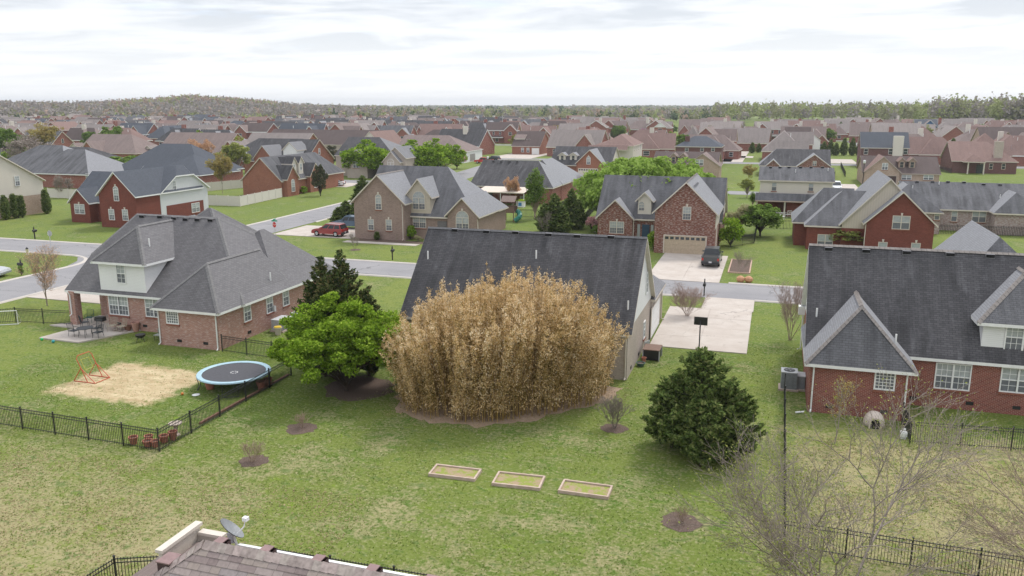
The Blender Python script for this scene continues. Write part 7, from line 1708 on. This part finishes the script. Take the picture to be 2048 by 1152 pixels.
t = thing('rubbish_bin', 'black wheeled bin under the porch by the pink house', 'bin', (-51.0, 53.2, 0)); m = MB(); m.poly([(-.28, -.3, .05), (.28, -.3, .05), (.34, -.36, 1.0), (-.34, -.36, 1.0)], BLACK); m.poly([(.28, -.3, .05), (.28, .3, .05), (.34, .36, 1.0), (.34, -.36, 1.0)], BLACK); m.poly([(-.28, .3, .05), (-.28, -.3, .05), (-.34, -.36, 1.0), (-.34, .36, 1.0)], BLACK); m.poly([(.28, .3, .05), (-.28, .3, .05), (-.34, .36, 1.0), (.34, .36, 1.0)], BLACK); m.build('body', t); m = MB(); m.box(-.37, .37, -.42, .4, 1.0, 1.07, BLACK); m.build('lid', t); m = MB(); m.lathe([(.1, -.3), (.1, .3)], TYRE, 10); m.v = [(z, x + .28, y + .1) for x, y, z in m.v]; m.build('wheel', t)
mesh_chair(-52.6, 51.9, 0.4, 'dark green folding chair under the porch', plain('green_canvas', (.06, .13, .10), .8), 'folding_chair', .1, None); mesh_chair(-51.8, 50.6, 2.6, 'dark metal lounge chair by the porch column', DKM, 'lounge_chair', .1, None)
def ac(x, y, w, d, h, label, rz=0.0, z=0.12, fan=True, shade=(.30, .32, .34)):
    t = thing('air_conditioner', label, 'air conditioner', (x, y, z), rz); G = plain('unit_grey_%d' % int(shade[0] * 100), shade, .5, .3); GT = plain('unit_top', (.52, .53, .54), .5, .3)
    m = MB(); m.box(-w / 2, w / 2, -d / 2, d / 2, 0, h, G); m.build('cabinet', t); m = MB(); m.box(-w / 2 - .02, w / 2 + .02, -d / 2 - .02, d / 2 + .02, h, h + .05, GT); m.build('top', t)
    m = MB(); n = int(h / .07)
    for k in range(n): m.box(-w / 2 + .03, w / 2 - .03, -d / 2 - .012, -d / 2, .05 + k * .07, .08 + k * .07, plain('unit_louver', (.16, .17, .18), .5))
    m.build('louvers', t, kind='stuff')
    if fan:
        m = MB(); m.lathe([(w * .36, h + .05), (w * .36, h + .075), (w * .3, h + .075), (.01, h + .06)], BLACK, 20); m.build('fan_grille', t)
        m = MB()
        for k in range(4): an = k * PI / 2; m.poly([(.03, 0, h + .08), (w * .27 * math.cos(an), w * .27 * math.sin(an), h + .08), (w * .27 * math.cos(an + .5), w * .27 * math.sin(an + .5), h + .085)], G)
        m.build('fan', t)
    m = MB(); m.box(-w / 2 - .12, w / 2 + .12, -d / 2 - .1, d / 2 + .1, -.12, 0, CONC_TRIM); m.build('pad', t)
ac(1.75, 52.4, .95, .95, 1.05, 'tall grey air conditioner with round fan left of the right brick house'); ac(2.35, 52.6, .35, .9, .95, 'flat grey duct box between the tall air conditioner and the brick wall', fan=False, shade=(.4, .42, .44)) if False else ac(2.45, 52.6, .5, .9, .8, 'low grey air handler against the brick wall', fan=False, shade=(.36, .38, .4))
ac(-36.5, 55.0, 1.5, 1.0, .8, 'wide pale air conditioner beside the pink brick wall', PI / 2, fan=False, shade=(.4, .4, .42)); ac(-36.3, 57.0, .8, .8, .8, 'square air conditioner behind the wide one beside the pink wall'); tub = pot(-36.0, 53.6, .3, .6, 'cream tub with a yellow lid by the air conditioner', plain('cream_tub', (.5, .45, .38), .7), 'tub', 'tub')
m = MB(); m.lathe([(.3, .6), (.28, .66), (.01, .68)], plain('yellow_lid', (.6, .42, .04), .5), 14); m.build('lid', tub)
t = thing('storage_cage', 'black framed crate with brown lid on the lawn by the beige house', 'crate', (-7.35, 56.3, 0)); m = MB(); m.box(-.55, .55, -.7, .7, .05, .75, BLACK); m.build('cage', t); m = MB(); m.box(-.6, .6, -.75, .75, .75, .8, plain('brown_lid', (.2, .13, .1), .8)); m.build('lid', t)
for sx in (-.57, .57):
    for sy in (-.72, .72): m = MB(); m.box(sx - .03, sx + .03, sy - .03, sy + .03, 0, .76, RIM); m.build('post', t)
pot(-7.85, 54.2, .3, .25, 'shallow green planter by the beige house wall', plain('green_planter', (.07, .12, .1), .7), 'planter', 'planter'); pot(-7.75, 55.0, .16, .4, 'small rusty red pot by the beige house wall', None)
m = MB(); m.box(-.35, .35, -.03, .03, 0, .9, SILP); tag(m.build('leaning_panel', None, (-7.9, 57.4, 0), 1.2), 'grey metal panel leaning behind the black crate', 'panel')
# basketball hoop
t = thing('basketball_hoop', 'black basketball hoop on a pole at the driveway edge', 'basketball hoop', (-4.35, 59.05, 0)); m = MB(); m.tube([(0, 0, 0), (0, 0, 1.9), (0, .33, 2.2)], .045, BLACK, 8); m.build('pole', t)
m = MB(); m.box(-.48, .48, .33, .37, 1.85, 2.45, BLACK); m.build('backboard', t); m = MB(); ring = [(.23 * math.cos(2 * PI * k / 16), .64 + .23 * math.sin(2 * PI * k / 16), 1.98) for k in range(17)]; m.tube(ring, .012, plain('rim_orange', (.5, .12, .03), .5), 5, False); m.build('rim', t)
# mailboxes, signs, hydrant
def mailbox(px, py, label, rz=0.0):
    p = atz(px, py); t = thing('mailbox', label, 'mailbox', (p[0], p[1], 0), rz, 'black mailboxes along the streets'); m = MB(); m.box(-.055, .055, -.055, .055, 0, 1.5, BLACK); m.build('post', t); m = MB(); m.lathe([(.02, 1.5), (.07, 1.55), (.02, 1.68)], BLACK, 8); m.build('finial', t)
    m = MB(); n = 8; A_ = [(-.13, 1.0), (.13, 1.0), (.13, 1.14)] + [(.13 * math.cos(PI * k / n), 1.14 + .13 * math.sin(PI * k / n)) for k in range(1, n)] + [(-.13, 1.14)]
    m.poly([(x, -.38, z) for x, z in A_], BLACK); m.poly([(x, .18, z) for x, z in A_][::-1], BLACK)
    for (a, b), (c, d) in zip(A_, A_[1:] + A_[:1]): m.poly([(a, -.38, b), (a, .18, b), (c, .18, d), (c, -.38, d)], BLACK)
    m.build('box', t); m = MB(); m.box(-.04, .04, -.35, .2, .9, .97, BLACK); m.build('bracket', t)
mailbox(1408, 592, 'black mailbox at the kerb behind the basketball hoop', 0); mailbox(785, 520, 'black mailbox on the lawn before the taupe brick house', PI); mailbox(70, 478, 'black mailbox across the street at the left', PI); mailbox(44, 549, 'black mailbox wrapped in a green vine on the corner lawn', -PI / 2)
T(SHRD, 'vine', 'green vine climbing the mailbox on the corner lawn', 43, 551, 532, 9, 'plant')
def stop_sign(px, py, h, label, rz, front):
    p = atz(px, py); t = thing('stop_sign', label, 'road sign', (p[0], p[1], 0), rz); m = MB(); m.tube([(0, 0, 0), (0, 0, h)], .035, RIM, 6); m.build('post', t)
    c = [(.38 * math.cos(PI / 8 + k * PI / 4), .38 * math.sin(PI / 8 + k * PI / 4)) for k in range(8)]; m = MB(); SR = plain('sign_red', (.55, .03, .03), .4); SB = plain('sign_back', (.5, .5, .52), .5)
    m.poly([(x, -.045, h - .38 + z) for x, z in c], SR); m.poly([(x, -.04, h - .38 + z) for x, z in c][::-1], SB); m.build('plate', t)
    cu = bpy.data.curves.new('stop_lettering', 'FONT'); cu.body = 'STOP'; cu.size = .26; cu.align_x = 'CENTER'; cu.align_y = 'CENTER'; cu.extrude = .002; cu.materials.append(WHITE); o = link('lettering_source', cu); lm = bpy.data.meshes.new_from_object(o); bpy.data.objects.remove(o); o = link('lettering', lm, t, (0, -.052, h - .38)); o.rotation_euler = (PI / 2, 0, 0)
    return t, h
stop_sign(103, 503, 2.6, 'stop sign seen from behind, beyond the leafless street tree', PI, False)
t, hh = stop_sign(551, 478, 2.3, 'red stop sign with green street names at the corner beyond the grey roof', -0.3, True)
GRS = plain('street_name_green', (.02, .28, .17), .4)
for k, rz in ((0, 0.4), (1, -1.1)): o = link('name_plate', box_mesh('name_plate', -.42, .42, -.01, .01, 0, .17, GRS), t, (0, 0, hh + .05 + k * .19), rz)
t = thing('fire_hydrant', 'cream fire hydrant with dark cap on the corner lawn', 'hydrant', (-84.4, 75.2, 0)); HY = plain('hydrant_cream', (.6, .55, .38), .5)
m = MB(); m.lathe([(.2, 0), (.2, .06), (.13, .1), (.13, .55), (.17, .6), (.17, .66)], HY, 12); m.build('barrel', t); m = MB(); m.lathe([(.17, .66), (.12, .8), (.03, .86), (.03, .92)], BLACK, 12); m.build('cap', t)
for s in (-1, 1): m = MB(); m.tube([(0, 0, .48), (s * .24, 0, .48)], .06, HY, 8); m.build('nozzle', t)
# raised beds
SOIL = ground_like('bed_soil', lambda t: (mixc(t, ramp(t, noise(t, posn(t), 2.6, 4, .7), .44, .56), (.36, .27, .18), (.25, .29, .07)), None))
for i, (c, lb) in enumerate([(((874.3, 926.9), (963.3, 937.7), (949, 959), (856, 945.5)), 'raised garden bed of pale boards, leftmost of three'), (((998, 942), (1091, 951), (1079, 977), (982.5, 964.5)), 'raised garden bed of pale boards, middle of three'), (((1128.4, 957.6), (1226, 970.5), (1216, 994.5), (1115.4, 979)), 'raised garden bed of pale boards, rightmost of three')]):
    P_ = [atz(x, y, .15)[:2] for x, y in c]; ce = sum(P_) / 4; Lw = (np.linalg.norm(P_[1] - P_[0]) + np.linalg.norm(P_[2] - P_[3])) / 2; Ld = (np.linalg.norm(P_[3] - P_[0]) + np.linalg.norm(P_[2] - P_[1])) / 2; dv = P_[1] - P_[0]
    t = thing('garden_bed', lb, 'garden bed', (ce[0], ce[1], 0), math.atan2(dv[1], dv[0]) + (0.01, -0.015, 0.0)[i], 'raised beds on the lawn')
    a, b, w_ = Lw / 2, Ld / 2, .09
    for (x0, x1, y0, y1) in ((-a, a, -b, -b + w_), (-a, a, b - w_, b), (-a, -a + w_, -b + w_ + .003, b - w_ - .003), (a - w_, a, -b + w_ + .003, b - w_ - .003)): m = MB(); m.box(x0, x1, y0, y1, 0, .15, PALEWOOD); m.build('board', t)
    m = MB(); m.box(-a + w_, a - w_, -b + w_, b - w_, 0, .08, SOIL); m.build('soil', t)
# right yard
t = thing('dog_house', 'cream igloo-shaped dog house against the right brick wall', 'dog house', (6.25, 47.55, 0)); IG = plain('igloo_cream', (.60, .52, .45), .5, .3, .05)
m = MB(); prof = [(.58, 0), (.57, .15), (.53, .35), (.44, .55), (.30, .7), (.14, .77), (.01, .79)]; m.lathe(prof, IG, 20); m.build('dome', t, smooth=True)
m = MB(); n = 10; arch = [(-.24, 0), (.24, 0)] + [(.24 * math.cos(PI * k / n), .3 + .24 * math.sin(PI * k / n)) for k in range(n + 1)]
m.poly([(x, -.68, z) for x, z in arch], DARK); out_ = [(-.33, 0)] + [(-.33 * math.cos(PI * k / n), .3 + .33 * math.sin(PI * k / n)) for k in range(n + 1)] + [(.33, 0)]; inn = [(-.24, 0)] + [(-.24 * math.cos(PI * k / n), .3 + .24 * math.sin(PI * k / n)) for k in range(n + 1)] + [(.24, 0)]
for k in range(len(out_) - 1):
    m.poly([(out_[k][0], -.7, out_[k][1]), (inn[k][0], -.7, inn[k][1]), (inn[k + 1][0], -.7, inn[k + 1][1]), (out_[k + 1][0], -.7, out_[k + 1][1])], IG); m.poly([(out_[k][0], -.7, out_[k][1]), (out_[k + 1][0], -.7, out_[k + 1][1]), (out_[k + 1][0] * .8, -.3, out_[k + 1][1]), (out_[k][0] * .8, -.3, out_[k][1])], IG)
m.build('doorway', t)
t = thing('gas_tank', 'small white propane tank at the fence end', 'gas tank', (7.55, 45.9, 0)); m = MB(); m.lathe([(.14, 0), (.14, .04), (.1, .05), (.19, .12), (.2, .3), (.17, .4), (.06, .45), (.01, .45)], WHITE, 16); m.build('cylinder', t, smooth=False); m = MB(); m.lathe([(.09, .43), (.1, .55), (.085, .55), (.08, .44)], WHITE, 12); m.build('collar', t)
t = thing('gutter_pipe', 'short white drain pipe end by the right brick corner', 'drain', (2.6, 48.2, 0)); m = MB(); m.tube([(0, 0, .1), (-.5, -.2, .06)], .05, WHITE, 6); m.build('pipe', t)
# leaf bags, mulch frame
for i, (x, y, lb) in enumerate([(-2.5, 84.4, 'orange-brown leaf bag on the kerb, left of two'), (-1.7, 84.5, 'orange-brown leaf bag on the kerb, right of two')]):
    m = MB(); m.lathe([(.3, 0), (.42, .2), (.4, .42), (.2, .58), (.06, .62)], plain('leaf_bag', (.5, .27, .15), .7), 9); tag(m.build('leaf_bag', None, (x, y, .08)), lb, 'bag', 'leaf bags on the kerb')
t = thing('bordered_bed', 'dark mulch bed with a pale brick border beside the pickup driveway', 'flower bed', (-2.85, 93.0, 0)); m = MB(); m.box(-1.0, 1.0, -3.8, 3.8, 0, .06, MULCH); m.build('mulch', t)
for (x0, x1, y0, y1) in ((-1.15, 1.15, -3.98, -3.82), (-1.15, 1.15, 3.82, 3.98), (-1.16, -1.02, -3.8, 3.8), (1.02, 1.16, -3.8, 3.8)): m = MB(); m.box(x0, x1, y0, y1, 0, .12, plain('border_brick', (.48, .33, .26), .9)); m.build('border', t)
# play tower with green slide
t = thing('play_tower', 'wooden play tower with a green spiral slide behind the taupe brick house', 'play tower', (-38.2, 120.0, 0)); WD = plain('play_wood', (.2, .13, .1), .9); GS = plain('slide_green', (.02, .16, .12), .4, .4)
for sx in (-.9, .9):
    for sy in (-.9, .9): m = MB(); m.box(sx - .06, sx + .06, sy - .06, sy + .06, 0, 3.2, WD); m.build('post', t)
m = MB(); m.box(-.95, .95, -.95, .95, 1.4, 1.5, WD); m.build('platform', t)
for s in (-1, 1): m = MB(); m.poly([(-1.15, -1.1 * s, 3.1), (1.15, -1.1 * s, 3.1), (1.15, 0, 3.9), (-1.15, 0, 3.9)], plain('play_roof', (.24, .18, .16), .9)); m.build('roof', t)
m = MB(); m.box(-.95, .95, -.98, -.92, 1.5, 2.3, WD); m.box(-.95, .95, .92, .98, 1.5, 2.3, WD); m.build('wall', t)
m = MB(); m.tube([(1.0 + .7 * math.sin(a * .5) + .2, -.9 + .75 * math.cos(a * .5), 1.7 - a * .23) for a in range(0, 7)], .36, GS, 8); m.build('slide', t)
m = MB(); m.tube([(-.9, 0, 2.9), (-2.6, 0, 2.9)], .06, WD, 6); m.tube([(-2.6, -.8, 0), (-2.6, 0, 2.9), (-2.6, .8, 0)], .06, WD, 6); m.build('swing_beam', t)
t = thing('toy_kitchen', 'small yellow-green and white play house on the patio by the awning', 'play house', (-41.9, 138.0, 0)); m = MB(); m.box(-.7, .7, -.5, .5, 0, 1.1, WHITE); m.build('walls', t); m = MB(); m.box(-.85, .85, -.65, .65, 1.1, 1.3, plain('lime_plastic', (.42, .55, .04), .5)); m.build('roof', t); m = MB(); m.box(-.3, .3, -.53, -.5, .2, .8, plain('blue_plastic', (.06, .2, .4), .5)); m.build('door', t)
t = thing('awning', 'long cream awning over the patio of the dark hip-roofed house', 'awning', (-45.0, 140, 0)); m = MB(); AW = plain('awning_cream', (.62, .54, .46), .7); m.poly([(-5.0, -2.6, 2.5), (3.9, -2.6, 2.5), (3.9, 2.4, 3.0), (-5.0, 2.4, 3.0)], AW); m.poly([(-5.0, -2.6, 2.35), (3.9, -2.6, 2.35), (3.9, -2.6, 2.5), (-5.0, -2.6, 2.5)], AW); m.build('canopy', t)
for x in (-4.9, -0.5, 3.8): m = MB(); m.tube([(x, -2.5, 0), (x, -2.5, 2.4)], .06, WHITE, 6); m.build('post', t)
for i, (x, y, rz, lb) in enumerate([(1.2, 137.0, 2.4, 'white garden chair left of three on the back lawn'), (1.7, 134.4, 2.9, 'white garden chair nearest of three on the back lawn'), (2.6, 137.2, 3.6, 'white garden chair right of three on the back lawn')]): mesh_chair(x, y, rz, lb, WHITE, 'garden_chair', 0, 'white garden chairs').scale = (1.3, 1.3, 1.2)
for i, (px, py, top, lb) in enumerate([(976, 362, 318, 'dark street lamp at the side street behind the taupe house'), (1722, 400, 327, 'dark street lamp in front of the red-brown roofed house')]):
    p, H, m_ = by_px(px, py, top); t = thing('street_lamp', lb, 'street lamp', (p[0], p[1], 0), group='dark street lamps'); m = MB(); m.tube([(0, 0, 0), (0, 0, H)], .07, BLACK, 6); m.build('pole', t); m = MB(); m.lathe([(.1, H), (.24, H + .15), (.26, H + .5), (.1, H + .62)], LAMP_W, 8); m.build('lantern', t)
for i, (px, py, top, lb) in enumerate([(1005, 283, 231, 'pale utility pole among the roofs right of the white garage'), (121, 262, 225, 'pale utility pole among the roofs at the far left'), (1388, 232, 216, 'thin utility pole at the wood edge, left of three'), (1393, 232, 217, 'thin utility pole at the wood edge, middle of three'), (1401, 232, 214, 'thin utility pole at the wood edge, right of three')]):
    p, H, m_ = by_px(px, py, top); t = thing('utility_pole', lb, 'utility pole', (p[0], p[1], 0)); m = MB(); m.tube([(0, 0, 0), (0, 0, H)], .11 if i < 2 else .25, plain('pale_pole', (.5, .5, .5), .8), 6); m.build('pole', t); m = MB(); m.box(-1.1, 1.1, -.06, .06, H - .9, H - .7, plain('pale_pole', (.5, .5, .5), .8)); m.build('crossarm', t)

# ------------------------------------------------------------------ brown shingled roof close below the camera
t = thing('brick_house', 'nearest house: brown shingled roof with pink-capped vents, bottom left', 'house', (-8, 10, 0)); O = np.array([-8, 10, 0.0])
def addp(m, name, **kw):
    m.v = [(v[0] - O[0], v[1] - O[1], v[2] - O[2]) for v in m.v]; return m.build(name, t, **kw)
RY, RZ, SL = 14.15, 7.80, 0.72; X0 = -11.8; X1 = 2.0; EY = 7.5
eavez = RZ - SL * (RY - EY)
m = MB(); SH0 = plain('shingle_underlay', (.10, .08, .075), .95)
hipx = X0 - (RY - EY)
m.poly([(hipx, EY, eavez), (X1, EY, eavez), (X1, RY, RZ), (X0, RY, RZ)], SH0); m.poly([(X1, 2 * RY - EY, eavez), (hipx, 2 * RY - EY, eavez), (X0, RY, RZ), (X1, RY, RZ)], BROWN); m.poly([(hipx, 2 * RY - EY, eavez), (hipx, EY, eavez), (X0, RY, RZ)], BROWN)
roof_o = addp(m, 'roof')
m = MB(); m.box(hipx + .5, X1 - .3, EY + .5, 2 * RY - EY - .5, 0, eavez - .05, TAUPE_B); addp(m, 'wall')
SM = [plain(f'brown_shingle_{i}', c, .93, .1, .12, scale=14) for i, c in enumerate([(.27, .225, .21), (.235, .19, .18), (.30, .25, .235), (.26, .225, .22), (.21, .168, .16), (.28, .235, .21)])]
gs = random.Random(9); run = math.hypot(1, SL); expo = 0.165; course = 0; nst = 0; rest = MB(); yv = RY
while course < 30:
    yb = RY - (course + 1) * expo / run; yt = RY - course * expo / run; hx = X0 - (RY - yb); x = hx - gs.uniform(0, .3)
    while x < -0.6:
        w_ = gs.choice((.24, .30, .36, .44)); a, b = max(x, hx + 0.02), x + w_ - .006
        if b > a + .03:
            zt, zb = RZ - SL * (RY - yt) + .006, RZ - SL * (RY - yb) + .020; mt = gs.choice(SM); th_ = .018
            P_ = [(a, yb, zb), (b, yb, zb), (b, yt + .0, zt), (max(a, X0 - (RY - yt) + .02), yt, zt)]
            px_, py_, _ = proj((a + b) / 2, yb, zb); vis = py_ < 1160 and px_ > 280
            mm = MB() if (vis and nst < 290) else rest
            mm.poly(P_, mt); mm.poly([(a, yb, zb - th_), (b, yb, zb - th_), (b, yb, zb), (a, yb, zb)], mt)
            if mm is not rest: addp(mm, 'shingle'); nst += 1
        x += w_
    course += 1
addp(rest, 'shingles', kind='stuff')
# ridge and hip caps
CAPM = [plain('ridge_cap_a', (.36, .31, .28), .9, .1, .25, scale=9), plain('ridge_cap_b', (.38, .31, .29), .9, .1, .25, scale=9), plain('ridge_cap_c', (.32, .265, .245), .9, .1, .25, scale=9)]
def cap_line(A, B, nrmA, nrmB, w=.15, e_=.2):
    A, B = Vector(A), Vector(B); d = (B - A).normalized(); n = int((B - A).length / e_)
    for k in range(n):
        p = A + d * (k * e_); q = A + d * ((k + 1) * e_ - .004); l = .035; mm = MB(); c = gs.choice(CAPM)
        mm.poly([p + nrmA + Vector((0, 0, l)), q + nrmA + Vector((0, 0, l - .018)), q + Vector((0, 0, l + .01)), p + Vector((0, 0, l + .03))], c); mm.poly([p + Vector((0, 0, l + .03)), q + Vector((0, 0, l + .01)), q + nrmB + Vector((0, 0, l - .018)), p + nrmB + Vector((0, 0, l))], c)
        mm.poly([p + nrmA + Vector((0, 0, l - .03)), p + nrmA + Vector((0, 0, l)), p + Vector((0, 0, l + .03)), p], c); addp(mm, 'ridge_shingle')
cap_line((X0 + .05, RY, RZ), (-0.4, RY, RZ), Vector((0, -.16, -.16 * SL)), Vector((0, .16, -.16 * SL)))
cap_line((X0, RY, RZ), (X0 - 4.0, RY - 4.0, RZ - 4.0 * SL), Vector((.02, -.15, -.10)), Vector((-.15, .02, -.10)))
PKV = plain('faded_pink_vent_cap', (.25, .165, .16), .6, .3); PKD = plain('vent_side', (.07, .045, .045), .6)
for vx in (-11.5, -10.29, -8.97, -7.65, -6.3, -4.95):
    m = MB(); y0, y1 = RY + .1, RY + .36; z0 = RZ - .2; m.box(vx - .15, vx + .15, y0, y1, z0 - .25, RZ - .06, PKD, 't'); o = addp(m, 'roof_vent'); m = MB(); m.box(vx - .16, vx + .08, y0 - .02, y1 + .02, RZ - .058, RZ - .038, PKV); addp(m, 'vent_cap')
m = MB(); m.box(-12.62, -12.3, 13.55, 13.95, 6.9, RZ - .32, PKD, 't'); addp(m, 'roof_vent'); m = MB(); m.box(-12.64, -12.28, 13.53, 13.97, RZ - .318, RZ - .29, PKV); addp(m, 'vent_cap')
m = MB(); m.box(-11.6, X1, RY + .90, RY + .98, RZ - .64, RZ - .53, WHITE); addp(m, 'gutter')
CH = plain('chase_cream', (.60, .54, .47), .8, .1, .06)
m = MB(); m.box(-13.15, -13.05, 14.2, 15.55, 5.6, 7.28, CH); m.box(-13.05, -12.35, 15.45, 15.55, 5.6, 7.1, CH); m.box(-13.05, -12.2, 14.2, 14.3, 5.6, 6.6, CH); addp(m, 'chimney_chase'); m = MB(); m.box(-13.2, -13.0, 14.15, 15.6, 7.28, 7.36, CREAM); m.box(-13.0, -12.3, 15.40, 15.6, 7.1, 7.18, CREAM); addp(m, 'chase_trim')
# satellite dish on its mast beyond the ridge
q = aty(463, 1062, 15.2); t2 = thing('satellite_dish', 'grey satellite dish on a short mast behind the brown ridge', 'satellite dish', (q[0], 15.2, q[2])); DG = plain('dish_grey', (.2, .21, .22), .5, .4)
m = MB(); n = 20; cen = []; 
rings = []
for r_ in (0.0, .1, .2, .28, .33):
    rings.append([(r_ * 1.05 * math.cos(2 * PI * k / n), r_ * math.sin(2 * PI * k / n), r_ * r_ * .8 - .05) for k in range(n)])
for A_, B_ in zip(rings, rings[1:]):
    for k in range(n): m.poly([A_[k], B_[k], B_[(k + 1) % n], A_[(k + 1) % n]], DG); m.poly([(p[0], p[1], p[2] - .012) for p in [A_[k], B_[k], B_[(k + 1) % n], A_[(k + 1) % n]][::-1]], DG)
dish = m.build('dish', t2); dish.rotation_euler = (R(-20), R(38), R(8)); dish.location = (0, 0, .05)
m = MB(); m.tube([(.05, 0, -.1), (.12, .03, -.5), (.13, .03, -1.3)], .035, WHITE, 8); m.build('mast', t2); m = MB(); m.tube([(.12, -.02, -.1), (.3, .08, .12), (.34, .1, .3)], .018, WHITE, 6); m.build('arm', t2); m = MB(); m.box(.29, .41, .04, .16, .28, .37, WHITE); m.build('feed_horn', t2); m = MB(); m.box(-.1, .05, -.05, .05, -.3, -.05, RIM); m.build('bracket', t2)

# ------------------------------------------------------------------ the air itself
m = MB(); m.box(-6900 - 200, 3600, -300, 7600, -1.0, 62.0, WHITE); hz_o = m.build('haze', kind='stuff'); hz_o['label'] = 'thin pale spring haze over the whole neighbourhood'
hm = bpy.data.materials.new('haze_air'); hm.use_nodes = True; hm.cycles.homogeneous_volume = True; ht = hm.node_tree; ht.nodes.clear(); ho = N(ht, 'ShaderNodeOutputMaterial'); pv = N(ht, 'ShaderNodeVolumePrincipled'); pv.inputs['Color'].default_value = (0.90, 0.94, 1.0, 1); pv.inputs['Density'].default_value = 0.00014; pv.inputs['Anisotropy'].default_value = 0.2
ht.links.new(pv.outputs[0], ho.inputs['Volume']); hz_o.data.materials.clear(); hz_o.data.materials.append(hm)
print('objects', len(bpy.data.objects), 'tris~', sum(len(m.polygons) for m in bpy.data.meshes) * 2)
